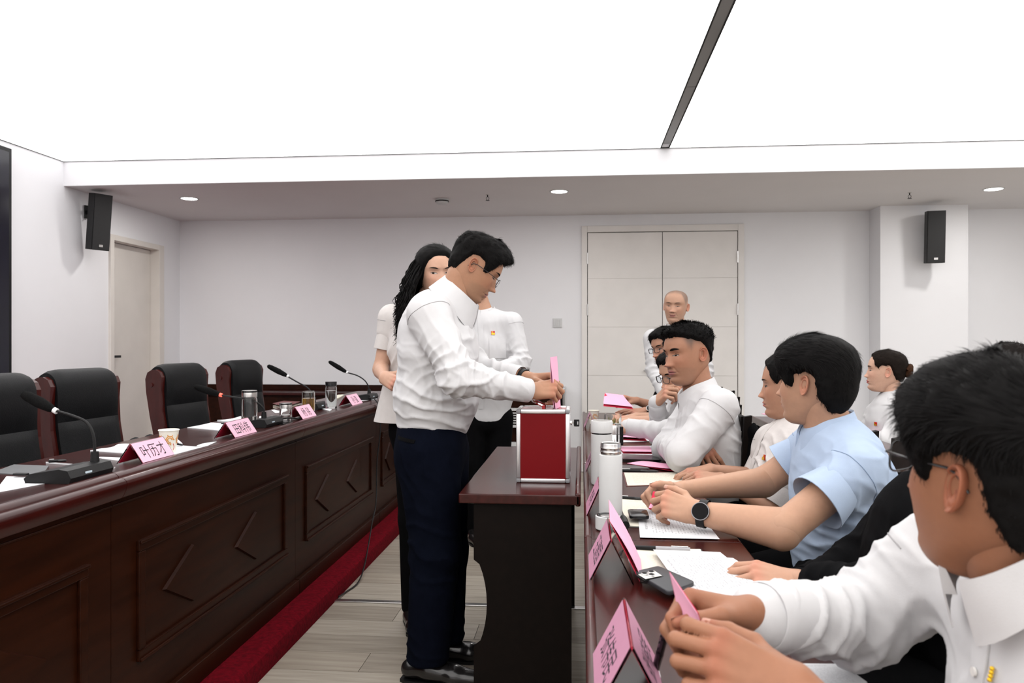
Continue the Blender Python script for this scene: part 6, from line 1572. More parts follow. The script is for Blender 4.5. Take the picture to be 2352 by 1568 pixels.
def third_man():
    Yc = 4.95
    p = Person('man in white shirt with chest pocket and badge, face hidden behind the voter', A(1100, 1240, Yc) * np.array([1, 1, 0]))
    R = unit([-0.95, -0.3, 0]); fw = unit([0.3, -0.95, 0])
    pel, wai, che, upp, nck = A(1115, 960, Yc), A(1118, 890, Yc), A(1120, 800, Yc), A(1118, 745, Yc), A(1108, 714, Yc)
    T = p.head(A(1098, 645, Yc - 0.02), 205, -2, 0, 1.0, eyes=0.8, stubble=0.3)
    p.hair(spikes=1500, spike_len=0.015)
    a1 = dict(sh=A(1175, 742, Yc - 0.02), el=A(1198, 832, Yc - 0.08), wr=A(1130, 855, Yc - 0.28), hand=dict(f=(-0.95, -0.2, 0.0), d=(0, -0.5, 0.8), side='L', c=[(30, 40, 20)] * 4, t=[(0.7, 0.7, -0.2), (0.3, 0.9, -0.3), (0.1, 0.9, -0.3)], h=0.004))
    a2 = dict(sh=A(1056, 742, Yc + 0.06), el=A(1045, 835, Yc - 0.0), wr=A(1090, 870, Yc - 0.25), hand=dict(f=(0.95, -0.2, 0.0), d=(0, -0.5, 0.8), side='R', c=[(30, 40, 20)] * 4, t=[(0.7, 0.7, -0.2), (0.3, 0.9, -0.3), (0.1, 0.9, -0.3)], h=0.004))
    dress(p, T, pel, wai, che, upp, nck, R, fw, [a1, a2], h=0.008, seed=12, extra_folds=[(A(1140, 850, Yc - 0.1), 0.15, (0.6, 0, 1), 0.06, 0.012), (A(1150, 780, Yc - 0.1), 0.12, (1, 0, 0.3), 0.05, 0.010)],
          collar=dict(c=nck + np.array([0, 0, -0.012]), up=(0, 0, 1), f=fw, rx=0.076, ry=0.076, stand=0.040, leaf=0.060, gap=0.35, vee=0.025, flare=0.022))
    d = -fw
    p.patch('pocket', A(1143, 800, Yc - 0.12), -R * 0.055, np.array([0, 0, 0.062]), -fw * -1 if False else (-fw[0], -fw[1], 0), SHIRT, 7, 7, 0.004)
    p.patch('placket', A(1104, 830, Yc - 0.12), -R * 0.016, np.array([0, 0, 0.30]), (-fw[0], -fw[1], 0), SHIRT, 3, 16, 0.003)
    p.badge(A(1133, 764, Yc - 0.12), -R, np.array([0, 0, 1.0]), (-fw[0], -fw[1], 0), k=1.2)
    tp = [(pel, pel + np.array([0, 0, 0.10]), 0.125, 0.12, 0.04, (R, 1.3))]
    for s in (1, -1):
        hp = pel + R * 0.085 * s; kn = np.array([hp[0], hp[1] - 0.02, 0.50]); an = np.array([hp[0], hp[1], 0.09]); tp += [(hp, kn, 0.10, 0.078, 0.02), (kn, an, 0.076, 0.065, 0.02)]
        shoe(p, an, fw, 0.28)
    p.cloth('trousers', tp, BLACKC, h=0.010)
    p.finish()

def bald_man():
    Yc = 5.75
    p = Person('smiling bald man in white shirt standing before the double door', A(1550, 1190, Yc) * np.array([1, 1, 0]), skin=(0.43, 0.25, 0.17))
    fw = unit([-0.22, -0.97, 0]); R = unit([-0.97, 0.22, 0])
    pel, wai, che, upp, nck = A(1556, 920, Yc), A(1556, 860, Yc), A(1556, 805, Yc), A(1556, 775, Yc), A(1555, 752, Yc)
    T = p.head(A(1552, 704, Yc), 161, -2, -4, 1.04, eyes=0.4, stubble=0.2, smile=1.6, brow=0.6, brow_col=(0.05, 0.045, 0.04), lips=(0.36, 0.15, 0.12), wide=1.07, fold=1.3, cheek=1.3,
               shaved={0: 0.085, 40: 0.075, 60: 0.03, 75: 0.0, 85: 0.03, 105: 0.03, 120: -0.03, 150: -0.06, 180: -0.06})
    a1 = dict(sh=A(1500, 778, Yc), el=A(1502, 850, Yc - 0.05), wr=A(1525, 905, Yc - 0.2), hand=dict(f=(0.3, -0.3, -0.9), d=(-0.8, -0.4, 0), side='R', c=[(20, 30, 20)] * 4, t=[(0.6, 0.8, -0.2), (0.3, 0.9, -0.2), (0.1, 1, -0.2)], h=0.005))
    a2 = dict(sh=A(1612, 778, Yc + 0.03), el=A(1620, 855, Yc), wr=A(1600, 920, Yc - 0.15), hand=dict(f=(-0.3, -0.3, -0.9), d=(0.8, -0.4, 0), side='L', c=[(20, 30, 20)] * 4, t=[(0.6, 0.8, -0.2), (0.3, 0.9, -0.2), (0.1, 1, -0.2)], h=0.005))
    dress(p, T, pel, wai, che, upp, nck, R, fw, [a1, a2], h=0.009, seed=3, collar=dict(c=nck + np.array([0, 0, -0.015]), up=(0, 0, 1), f=fw, rx=0.080, ry=0.078, stand=0.042, leaf=0.060, gap=0.5, vee=0.035, flare=0.024), extra_folds=[(A(1510, 840, Yc - 0.1), 0.12, (1, 0, 0.4), 0.05, 0.012)])
    tp = [(pel, pel + np.array([0, 0, 0.08]), 0.125, 0.12, 0.04, (R, 1.3))]
    for s in (1, -1):
        hp = pel + R * 0.085 * s; kn = np.array([hp[0], hp[1], 0.48]); an = np.array([hp[0], hp[1], 0.09]); tp += [(hp, kn, 0.10, 0.078, 0.02), (kn, an, 0.076, 0.065, 0.02)]
        shoe(p, an, fw, 0.27)
    p.cloth('trousers', tp, BLACKC, h=0.012)
    p.finish()

FWD = np.array([-1.0, 0, 0]); RIGHT = np.array([0, 1.0, 0])
def blue_man():
    Yc = 2.26
    p = Person('young man in pale blue short-sleeved shirt with a round smartwatch', A(1925, 1560, Yc) * np.array([1, 1, 0]), skin=(0.47, 0.27, 0.178))
    pel, wai, che, upp, nck = A(1930, 1320, Yc), A(1940, 1230, Yc), A(1935, 1110, Yc), A(1922, 1035, Yc), A(1900, 972, Yc)
    T = p.head(A(1868, 880, Yc), 47, 0, 0, 0.99, eyes=0.8, stubble=0.2, nose=0.95)
    p.hair(top=0.028, side=0.022, back=0.028, front=0.004, noise=0.002, spikes=9000, spike_len=0.030, lift=0.01, comb=(0.1, -1.0, 0.0), rand=0.10,
           line={0: 0.055, 30: 0.050, 45: 0.034, 58: 0.012, 66: -0.012, 76: -0.016, 81: 0.022, 100: 0.028, 112: 0.010, 120: -0.04, 150: -0.080, 180: -0.085})
    nh = dict(f=(-0.93, 0.28, 0.22), d=(-0.10, -0.80, 0.60), side='L', c=[(48, 55, 20), (52, 58, 22), (56, 60, 25), (60, 60, 25)], t=[(0.75, 0.65, -0.3), (0.35, 0.9, -0.35), (0.1, 0.95, -0.4)], arm_r=(0.047, 0.032), h=0.0026)
    fh = dict(f=(-0.97, -0.22, 0.05), d=(-0.15, 0.45, 0.85), side='R', c=[(40, 70, 40), (45, 75, 40), (50, 75, 40), (55, 75, 40)], t=[(0.6, 0.8, 0.15), (0.25, 0.95, 0.0), (0.1, 1.0, -0.2)], arm_r=(0.047, 0.032), h=0.0026)
    nsh, nel, nwr = A(1968, 1080, Yc - 0.17), A(1800, 1215, Yc - 0.25), A(1600, 1176, Yc - 0.15)
    fsh, fel, fwr = A(1868, 1030, Yc + 0.18), A(1752, 1108, Yc + 0.22), A(1568, 1124, Yc + 0.10)
    arms = [dict(sh=nsh, el=nel, wr=nwr, sleeve='short', slen=0.56, slr=0.080, hand=nh, fat=1.0), dict(sh=fsh, el=fel, wr=fwr, sleeve='short', slen=0.54, slr=0.078, hand=fh, fat=1.0)]
    dress(p, T, pel, wai, che, upp, nck, RIGHT, FWD, arms, shirt=SHIRTB, girth=0.98, h=0.0055, seed=21, legs=seat_legs(pel, FWD, RIGHT),
          extra_folds=[(A(1960, 1240, Yc - 0.15), 0.16, (0.3, 0, 1), 0.05, 0.013), (A(1990, 1140, Yc - 0.15), 0.13, (0.5, 0, 0.8), 0.055, 0.012), (A(1900, 1290, Yc - 0.15), 0.14, (0.2, 0, 1), 0.045, 0.012)],
          collar=dict(c=nck + np.array([0.0, 0, -0.022]), up=(-0.25, 0, 1), f=(-1, 0, -0.25), rx=0.072, ry=0.078, stand=0.040, leaf=0.060, gap=0.30, vee=0.03, flare=0.018))
    # watch
    t = unit(nwr - nel); c = nwr - t * 0.02
    p.cuff(nel, nwr, 0.0335, 0.0330, 0.022, M_BLACK, back=0.008, name='watch_strap', sq=1.15, axis=(0, -0.6, -0.8), thick=0.003)
    nrm = unit(np.array([0.05, -0.85, 0.25])); nrm = unit(nrm - t * np.dot(nrm, t)); bb = np.cross(nrm, t)
    wt = MB(); cen = c + nrm * 0.036
    def disc(mb, r, z0, z1, n=32):
        Vv = []
        for z in (z0, z1):
            for k in range(n):
                a = 2 * math.pi * k / n; Vv.append(cen + (t * math.cos(a) + bb * math.sin(a)) * r + nrm * z)
        mb.add(Vv, [tuple(range(n)), tuple(range(2 * n - 1, n - 1, -1))] + [(k, (k + 1) % n, n + (k + 1) % n, n + k) for k in range(n)])
    disc(wt, 0.0240, -0.008, 0.002); i = p.mbpart('watch_case', wt, pm('gunmetal', (0.18, 0.18, 0.19), 0.3, metal=1.0, var=0.05)); f2 = MB(); disc(f2, 0.0218, 0.002, 0.0035); p.mbpart('watch_face', f2, pm('watch_dial', (0.004, 0.004, 0.005), 0.4, spec=0.12, var=0.1), sub=i)
    p.badge(A(1842, 1110, Yc - 0.06), (0.1, -1.0, 0), (0, 0, 1.0), (1, 0.25, 0), k=1.1)
    p.finish()

def woman_seated():
    Yc = 2.84
    p = Person('woman with tied black hair in a white shirt resting her hands on a pink slip', A(1830, 1430, Yc) * np.array([1, 1, 0]), skin=(0.40, 0.215, 0.14))
    pel, wai, che, upp, nck = A(1835, 1225, Yc), A(1830, 1160, Yc), A(1815, 1080, Yc), A(1820, 1020, Yc), A(1838, 962, Yc)
    T = p.head(A(1814, 887, Yc), 72, -2, 0, 0.98, eyes=0.7, lips=(0.42, 0.14, 0.12), brow=0.75, nose=0.85, fold=0.8)
    h = p.hair(line={0: 0.072, 25: 0.066, 45: 0.048, 58: 0.022, 66: 0.0, 78: 0.018, 95: 0.024, 110: -0.01, 125: -0.05, 180: -0.075}, top=0.016, side=0.010, back=0.020, noise=0.003, spikes=3500, spike_len=0.035, lift=0.02, comb=(0, -1, 0.1), rand=0.10)
    rg = random.Random(9)
    p.strands([[Vector(T(np.array([x + 0.004 * math.sin(i), 0.062 - 0.006 * i + dx * i * 0.004, 0.082 + 0.006 * i - 0.0016 * i * i]))[0]) for i in range(7)] for x, dx in [(rg.uniform(-0.03, 0.03), rg.uniform(-1, 3)) for _ in range(16)]], 0.0009, sub=h, n=4)
    p.strands([[Vector(T(np.array([rg.uniform(-0.02, 0.02), -0.095, -0.03 - 0.012 * i]))[0]) for i in range(9)] for _ in range(30)], 0.006, sub=h)
    nh = dict(f=(-0.93, 0.30, 0.05), d=(0.0, -0.25, 0.95), side='L', c=[(25, 30, 20), (30, 35, 20), (32, 38, 20), (35, 40, 20)], t=[(0.8, 0.6, -0.2), (0.5, 0.85, -0.3), (0.3, 0.95, -0.3)], scale=0.92, arm_r=(0.040, 0.028))
    fh = dict(f=(-0.95, -0.05, -0.12), d=(-0.1, -0.1, 0.98), side='R', c=[(10, 35, 20), (18, 38, 20), (22, 38, 20), (26, 40, 20)], t=[(0.7, 0.7, -0.2), (0.4, 0.9, -0.2), (0.2, 0.95, -0.3)], scale=0.92, arm_r=(0.040, 0.028))
    arms = [dict(sh=A(1865, 1030, Yc - 0.16), el=A(1775, 1162, Yc - 0.20), wr=A(1655, 1100, Yc - 0.10), hand=nh, sleeve='short', slen=0.98, slr=0.062, fat=0.88), dict(sh=A(1775, 1015, Yc + 0.16), el=A(1735, 1098, Yc + 0.16), wr=A(1632, 1078, Yc + 0.08), hand=fh, sleeve='short', slen=0.9, slr=0.062, fat=0.88)]
    dress(p, T, pel, wai, che, upp, nck, RIGHT, FWD, arms, shirt=SHIRTP, girth=0.92, h=0.0065, seed=31, legs=seat_legs(pel, FWD, RIGHT), neck_r=0.050,
          extra_folds=[(A(1770, 1060, Yc - 0.1), 0.14, (1, 0, 0.6), 0.05, 0.012), (A(1780, 1150, Yc - 0.15), 0.14, (1, 0, 0.2), 0.035, 0.014)],
          collar=dict(c=nck + np.array([0.0, 0, -0.025]), up=(-0.15, 0, 1), f=(-1, 0, -0.3), rx=0.064, ry=0.074, stand=0.026, leaf=0.060, gap=0.55, vee=0.06, flare=0.03, point=0.035))
    p.patch('placket', A(1722, 1050, Yc), np.array([0.0, 0.014, 0]), np.array([-0.05, 0, 0.16]) * -1, (1, 0.0, -0.1), SHIRTP, 3, 14, 0.003)
    p.badge(A(1745, 1048, Yc - 0.08), (0.3, -0.9, 0), (0.1, 0, 1.0), (0.9, 0.35, -0.2), k=1.0)
    p.finish()

def folded_arms_man():
    Yc = 3.3
    p = Person('man with flat-top haircut and greying temples, white shirt, arms folded on the desk', A(1640, 1390, Yc) * np.array([1, 1, 0]), skin=(0.345, 0.17, 0.105))
    pel, wai, che, upp, nck = A(1650, 1160, Yc), A(1640, 1090, Yc), A(1632, 1000, Yc), A(1622, 940, Yc), A(1603, 888, Yc)
    T = p.head(A(1580, 815, Yc - 0.02), 119, -4, 4, 1.04, eyes=0.6, stubble=0.45, lips=(0.33, 0.12, 0.11), brow=1.3, wide=1.04, nose=1.05, fold=1.3, shade=0.8, fade=0.06, shaved_col=(0.075, 0.062, 0.055),
               shaved={0: 0.2, 35: 0.2, 44: 0.056, 52: 0.040, 62: 0.012, 72: -0.002, 80: 0.022, 95: 0.030, 108: 0.026, 120: -0.02, 140: -0.052, 180: -0.06})
    p.hair(top=0.018, side=0.006, back=0.008, front=0.005, noise=0.004, spikes=8000, spike_len=0.013, lift=1.4, comb=(0, 0.7, 0.3), fringe=0.006, soft=0.02,
           line={0: 0.070, 30: 0.068, 45: 0.062, 60: 0.056, 80: 0.050, 95: 0.040, 110: 0.012, 130: -0.02, 150: -0.045, 180: -0.052}, jag=0.004)
    nh = dict(f=(0.2, 0.97, 0.05), d=(-0.6, 0.1, 0.75), side='L', c=[(25, 30, 20)] * 4, t=[(0.7, 0.7, -0.2), (0.3, 0.9, -0.3), (0.1, 0.9, -0.3)], h=0.004)
    fh = dict(f=(0.58, -0.22, -0.74), d=(0.25, -0.90, 0.35), side='R', c=[(8, 18, 12), (10, 20, 12), (12, 22, 12), (16, 24, 12)], t=[(0.7, 0.7, -0.2), (0.4, 0.9, -0.3), (0.2, 0.9, -0.3)], h=0.003)
    arms = [dict(sh=A(1652, 935, Yc - 0.19), el=A(1568, 1046, Yc - 0.26), wr=A(1532, 1025, Yc + 0.02), hand=nh, fat=1.08), dict(sh=A(1600, 930, Yc + 0.19), el=A(1532, 1030, Yc + 0.12), wr=A(1592, 1004, Yc - 0.20), hand=fh, fat=1.05, cuff_b=0.02, sl_end=0.85)]
    dress(p, T, pel, wai, che, upp, nck, RIGHT, FWD, arms, girth=1.02, h=0.006, seed=41, legs=seat_legs(pel, FWD, RIGHT),
          extra_folds=[(A(1640, 1030, Yc - 0.15), 0.16, (0.8, 0, 0.5), 0.06, 0.014), (A(1665, 1000, Yc - 0.15), 0.12, (0.6, 0, 0.8), 0.05, 0.010)],
          collar=dict(c=nck + np.array([0.0, 0, -0.024]), up=(-0.35, 0, 1), f=(-1, 0, -0.35), rx=0.074, ry=0.080, stand=0.040, leaf=0.060, gap=0.25, vee=0.02, flare=0.016))
    p.finish()

def chin_man():
    Yc = 3.88
    p = Person('man in glasses resting his chin on his hand behind the folded-arms man', A(1625, 1290, Yc) * np.array([1, 1, 0]), skin=(0.48, 0.27, 0.18))
    pel, wai, che, upp, nck = A(1610, 1105, Yc), A(1605, 1050, Yc), A(1597, 985, Yc), A(1585, 945, Yc), A(1572, 908, Yc)
    T = p.head(A(1561, 860, Yc - 0.06), 118, -14, 0, 1.0, eyes=0.6, lips=(0.42, 0.16, 0.14))
    p.hair(spikes=1800, spike_len=0.02); p.glasses(FRAME_B, r=0.0016)
    hd = dict(f=(0.35, -0.45, 0.45), d=(-0.75, -0.25, 0.50), side='R', c=[(45, 60, 30), (55, 65, 30), (60, 70, 35), (65, 70, 35)], t=[(0.3, 0.9, -0.5), (0.1, 0.95, -0.4), (0.0, 1.0, -0.2)], h=0.003)
    h2 = dict(f=(-0.95, -0.2, -0.1), d=(0.0, -0.4, 0.9), side='L', c=[(50, 70, 40)] * 4, t=[(0.6, 0.8, -0.2), (0.3, 0.9, -0.3), (0.1, 0.95, -0.3)], h=0.0035)
    arms = [dict(sh=A(1600, 945, Yc - 0.18), el=A(1545, 995, Yc - 0.20), wr=A(1440, 980, Yc - 0.16), hand=h2, fat=0.95, cuff_b=0.0), dict(sh=A(1560, 945, Yc + 0.18), el=A(1518, 1002, Yc + 0.02), wr=A(1508, 922, Yc - 0.10), hand=hd, fat=0.95, cuff_b=0.01)]
    dress(p, T, pel, wai, che, upp, nck, RIGHT, FWD, arms, h=0.0075, seed=51, legs=seat_legs(pel, FWD, RIGHT))
    p.finish()

def hidden_man():
    Yc = 4.42
    p = Person('man in silver glasses, only a sliver of face showing behind the flat-top man', A(1610, 1260, Yc) * np.array([1, 1, 0]), skin=(0.50, 0.29, 0.20))
    pel, wai, che, upp, nck = A(1605, 1070, Yc), A(1597, 1015, Yc), A(1590, 955, Yc), A(1580, 915, Yc), A(1570, 880, Yc)
    T = p.head(A(1562, 822, Yc), 100, -4, 0, 1.0, eyes=0.7)
    p.hair(spikes=1500, spike_len=0.02); p.glasses(M_STEEL, r=0.0013)
    h2 = dict(f=(-0.97, -0.1, -0.1), d=(0.0, -0.3, 0.95), side='L', c=[(40, 60, 40)] * 4, t=[(0.6, 0.8, -0.2), (0.3, 0.9, -0.3), (0.1, 0.95, -0.3)], h=0.004)
    h3 = dict(f=(-0.97, -0.2, -0.1), d=(0.0, -0.1, 0.98), side='R', c=[(30, 50, 30)] * 4, t=[(0.6, 0.8, -0.2), (0.3, 0.9, -0.3), (0.1, 0.95, -0.3)], h=0.004)
    arms = [dict(sh=A(1600, 920, Yc - 0.18), el=A(1548, 968, Yc - 0.18), wr=A(1455, 966, Yc - 0.12), sleeve='short', hand=h2, fat=0.95), dict(sh=A(1570, 915, Yc + 0.18), el=A(1535, 962, Yc + 0.16), wr=A(1462, 957, Yc + 0.1), sleeve='short', hand=h3, fat=0.95)]
    dress(p, T, pel, wai, che, upp, nck, RIGHT, FWD, arms, h=0.009, seed=61, legs=seat_legs(pel, FWD, RIGHT))
    p.finish()

def smiling_man():
    Yc = 4.97
    p = Person('smiling man in dark-rimmed glasses holding up a pink slip, black watch', A(1580, 1210, Yc) * np.array([1, 1, 0]), skin=(0.42, 0.22, 0.145))
    pel, wai, che, upp, nck = A(1592, 1030, Yc), A(1585, 980, Yc), A(1575, 925, Yc), A(1562, 890, Yc), A(1548, 856, Yc)
    T = p.head(A(1532, 800, Yc), 122, -8, 6, 1.02, eyes=0.5, smile=1.5, lips=(0.40, 0.13, 0.12), fold=1.8)
    p.hair(spikes=2500, spike_len=0.022, top=0.026, fringe=0.006); p.glasses(FRAME_B, r=0.0016)
    h2 = dict(f=(-0.98, -0.15, -0.05), d=(0.0, -0.25, 0.95), side='L', c=[(5, 8, 6), (8, 10, 6), (10, 12, 8), (14, 14, 8)], t=[(0.7, 0.7, -0.2), (0.5, 0.85, -0.2), (0.4, 0.9, -0.2)], h=0.0035)
    h3 = dict(f=(-0.9, -0.3, 0.25), d=(0.2, 0.1, 0.95), side='R', c=[(35, 50, 30)] * 4, t=[(0.4, 0.9, -0.4), (0.1, 0.95, -0.4), (0.0, 1, -0.3)], h=0.0035)
    arms = [dict(sh=A(1570, 895, Yc - 0.18), el=A(1545, 948, Yc - 0.22), wr=A(1483, 944, Yc - 0.18), sleeve='short', hand=h2, fat=0.95), dict(sh=A(1545, 893, Yc + 0.18), el=A(1520, 940, Yc + 0.14), wr=A(1462, 920, Yc + 0.02), sleeve='short', hand=h3, fat=0.95)]
    dress(p, T, pel, wai, che, upp, nck, RIGHT, FWD, arms, h=0.009, seed=71, legs=seat_legs(pel, FWD, RIGHT))
    nel, nwr = arms[0]['el'], arms[0]['wr']
    p.cuff(nel, nwr, 0.036, 0.035, 0.022, M_BLACK, back=0.012, name='watch_strap', thick=0.004)
    t = unit(nwr - nel); c = nwr - t * 0.02 + np.array([0, -0.030, 0.018]); n = unit([0, -0.85, 0.5])
    p.mbpart('watch_case', MB().tube([Vector(c), Vector(c + n * 0.012)], 0.020, 20), M_CHROME)
    p.mbpart('watch_face', MB().tube([Vector(c + n * 0.0121), Vector(c + n * 0.014)], 0.0175, 20), M_BLACKS)
    p.finish()

def front_man():
    Yc = 0.96
    p = Person('man in glasses and white shirt in the foreground holding a folded pink slip', np.array([0.62, Yc, 0]), skin=(0.30, 0.135, 0.076))
    hc = A(2288, 1100, Yc)
    nck = A(2345, 1285, Yc - 0.01); upp = np.array([0.590, Yc, 0.895]); che = np.array([0.605, Yc, 0.79]); wai = np.array([0.64, Yc, 0.64]); pel = np.array([0.66, Yc - 0.01, 0.54])
    T = p.head(hc, 25, 5, 0, 1.03, eyes=0.8, lips=(0.36, 0.15, 0.12), wide=1.02)
    p.hair(top=0.024, side=0.012, back=0.020, front=0.010, noise=0.004, spikes=14000, spike_len=0.034, lift=0.02, comb=(0.5, 0.6, -0.1), fringe=0.010, soft=0.022, seed=3, rand=0.14, wd=0.0006, side_len=0.22,
           line={0: 0.048, 25: 0.045, 40: 0.034, 52: 0.016, 60: -0.004, 66: -0.010, 76: -0.014, 81: 0.022, 98: 0.030, 110: 0.014, 118: -0.03, 145: -0.070, 180: -0.078})
    p.glasses(FRAME_B, w=0.0245, hgt=0.0195, r=0.0014, z=0.006, fwd=0.012)
    fsh, fel, fwr = A(2150, 1300, Yc + 0.24), A(1975, 1425, Yc + 0.26), A(1722, 1414, Yc + 0.12)
    nsh, nel, nwr = np.array([0.60, Yc - 0.21, 0.88]), np.array([0.47, Yc - 0.26, 0.70]), A(1822, 1592, Yc - 0.06)
    fh = dict(f=(-0.93, -0.10, 0.12), d=(-0.05, 0.68, 0.72), side='R', c=[(52, 55, 32), (60, 60, 35), (68, 62, 35), (75, 62, 35)], t=[(0.55, 0.80, -0.35), (0.05, 0.95, -0.30), (-0.1, 0.97, -0.25)], scale=1.02, h=0.0022, arm_r=(0.04, 0.033))
    nh = dict(f=(-0.92, 0.22, 0.30), d=(0.10, -0.80, 0.58), side='L', c=[(22, 75, 55), (26, 80, 55), (30, 82, 55), (34, 82, 55)], t=[(0.65, 0.75, -0.4), (0.2, 0.95, -0.4), (0.0, 0.95, -0.4)], spread=(0.07, 0.02, -0.04, -0.10), scale=1.02, h=0.0022, arm_r=(0.045, 0.034))
    arms = [dict(sh=nsh, el=nel, wr=nwr, hand=nh, arm_from=0.10, fat=1.0, sl_end=0.12, sl_r=0.056), dict(sh=fsh, el=fel, wr=fwr, hand=fh, fat=1.08, cuff_b=0.022, cuff_l=0.07, cuff_r=0.044, sl_end=0.9, arm_from=0.6)]
    dress(p, T, pel, wai, che, upp, nck, RIGHT, FWD, arms, h=0.0055, seed=81, legs=seat_legs(pel, FWD, RIGHT, 0.36), neck_r=0.053, girth=1.04,
          extra_folds=[(A(2200, 1330, Yc + 0.2), 0.12, (0.8, 0, 0.5), 0.045, 0.013), (A(2230, 1480, Yc + 0.1), 0.16, (1, 0.3, 0.1), 0.06, 0.012), (A(2050, 1420, Yc + 0.2), 0.10, (1, 0, 0.3), 0.04, 0.008)],
          collar=dict(c=A(2345, 1288, Yc - 0.005), up=(-0.45, 0.0, 0.85), f=(-1, 0.0, -0.5), rx=0.076, ry=0.080, stand=0.036, leaf=0.050, gap=0.30, vee=0.012, flare=0.014, point=0.028))
    p.patch('placket', A(2262, 1480, Yc), np.array([0.0, 0.016, 0]), np.array([-0.015, 0, 0.11]), (1, 0.05, -0.1), SHIRT, 3, 14, 0.003)
    for k in range(3):
        c = p.project([A(2262, 1395 + 75 * k, Yc)], (1, 0.05, -0.1), 0.004)[0]
        p.mbpart('button', MB().tube([Vector(c), Vector(c + np.array([-0.003, 0, 0]))], 0.0055, 14), BUTTON)
    for k in range(4):
        c = p.project([A(2280 + k, 1535 + 9 * k, Yc - 0.03)], (1, 0.05, -0.1), 0.004)[0]
        p.mbpart('gold_bead', MB().lathe([(0.0, -0.003), (0.0025, -0.0015), (0.0028, 0.0), (0.0025, 0.0015), (0.0, 0.003)], tuple(c), 10), pm('gold_bead', (0.8, 0.5, 0.02), 0.25, metal=0.5, var=0.05))
    p.finish()

def jacket_person():
    Yc = 1.62
    p = Person('person in a black jacket mostly hidden behind the foreground man, one hand on the papers', A(2180, 1560, Yc) * np.array([1, 1, 0]), skin=(0.45, 0.25, 0.165))
    pel, wai, che, upp, nck = A(2190, 1520, Yc), A(2180, 1420, Yc), A(2165, 1280, Yc), A(2165, 1190, Yc), A(2185, 1105, Yc)
    T = p.head(A(2215, 968, Yc), 75, -6, 0, 0.95, eyes=0.7)
    p.hair(spikes=1500, spike_len=0.02)
    nh = dict(f=(-0.92, 0.25, 0.12), d=(-0.05, -0.35, 0.93), side='L', c=[(22, 32, 20), (26, 36, 20), (30, 38, 20), (34, 40, 20)], t=[(0.7, 0.7, -0.2), (0.4, 0.9, -0.25), (0.2, 0.95, -0.3)], scale=0.95, h=0.0028)
    arms = [dict(sh=A(2240, 1225, Yc - 0.17), el=A(2035, 1375, Yc - 0.14), wr=A(1832, 1338, Yc + 0.02), hand=nh, fat=1.05, cuff_b=0.085, sl_end=0.68, sl_r=0.050, arm_from=0.3), dict(sh=A(2085, 1200, Yc + 0.17), el=A(1960, 1310, Yc + 0.16), wr=A(1850, 1345, Yc + 0.10), fat=1.0, hand=plain_hand((-1, -0.05, -0.05), (0, -0.1, 1), 'R', 0.95))]
    dress(p, T, pel, wai, che, upp, nck, RIGHT, FWD, arms, shirt=BLACKC, h=0.007, seed=91, legs=seat_legs(pel, FWD, RIGHT), name='jacket',
          collar=dict(c=nck + np.array([-0.01, 0, -0.05]), up=(-0.2, 0, 1), f=(-1, 0, -0.3), rx=0.075, ry=0.085, stand=0.04, leaf=0.05, gap=0.5, vee=0.05, flare=0.015))
    p.badge(A(2066, 1297, Yc - 0.12), (0.6, -0.8, 0), (0, 0, 1.0), (0.4, 0.9, 0), k=1.3)
    p.finish()

def back_row_woman():
    Yc = 4.5
    p = Person('woman with a hair bun and white shirt in profile in the second row', A(2060, 1270, Yc) * np.array([1, 1, 0]), skin=(0.60, 0.37, 0.27))
    pel, wai, che, upp, nck = A(2065, 1070, Yc), A(2058, 1020, Yc), A(2042, 970, Yc), A(2046, 935, Yc), A(2053, 900, Yc)
    T = p.head(A(2034, 853, Yc), 70, 3, 0, 0.97, eyes=0.5, lips=(0.5, 0.09, 0.09), brow=0.8, nose=0.85, fold=0.2)
    hc2 = (0.014, 0.010, 0.008)
    h = p.hair(line={0: 0.076, 25: 0.070, 45: 0.052, 58: 0.026, 68: 0.008, 80: 0.026, 100: 0.028, 115: -0.02, 135: -0.05, 180: -0.062}, top=0.014, side=0.009, back=0.014, noise=0.002, spikes=2500, spike_len=0.03, lift=0.12, comb=(0, -1, 0), col=hc2)
    bun = MB(); bc = T((0, -0.118, 0.012))[0]
    for k in range(6):
        a = k / 6 * 2 * math.pi; bun.tube([Vector(T((0.026 * math.cos(a + i * 0.5), -0.118 - 0.010 * math.sin(i), 0.012 + 0.026 * math.sin(a + i * 0.5)))[0]) for i in range(5)], 0.016, 8)
    p.part('hair_bun', np.array(bun.v), bun.f, HAIRM, True, np.tile(np.array((0.045, 0.020, 0.010)), (len(bun.v), 1)), h)
    arms = [dict(sh=A(2068, 950, Yc - 0.15), el=A(2040, 1015, Yc - 0.2), wr=A(1975, 1000, Yc - 0.12), fat=0.85, hand=plain_hand((-1, 0.1, -0.1), (0, -0.1, 1), 'L', 0.9)), dict(sh=A(2015, 948, Yc + 0.15), el=A(1985, 1005, Yc + 0.15), wr=A(1950, 995, Yc + 0.05), fat=0.85, hand=plain_hand((-1, -0.1, -0.1), (0, -0.1, 1), 'R', 0.9))]
    dress(p, T, pel, wai, che, upp, nck, RIGHT, FWD, arms, shirt=SHIRT, girth=0.80, h=0.0085, seed=101, legs=seat_legs(pel, FWD, RIGHT), neck_r=0.047, shr=0.85,
          collar=dict(c=nck + np.array([0.0, 0, -0.008]), up=(-0.15, 0, 1), f=(-1, 0, -0.3), rx=0.066, ry=0.070, stand=0.026, leaf=0.052, gap=0.5, vee=0.05, flare=0.02))
    p.badge(A(2012, 973, Yc - 0.08), (0.3, -0.9, 0), (0, 0, 1.0), (0.9, 0.4, 0), k=1.0)
    p.finish()

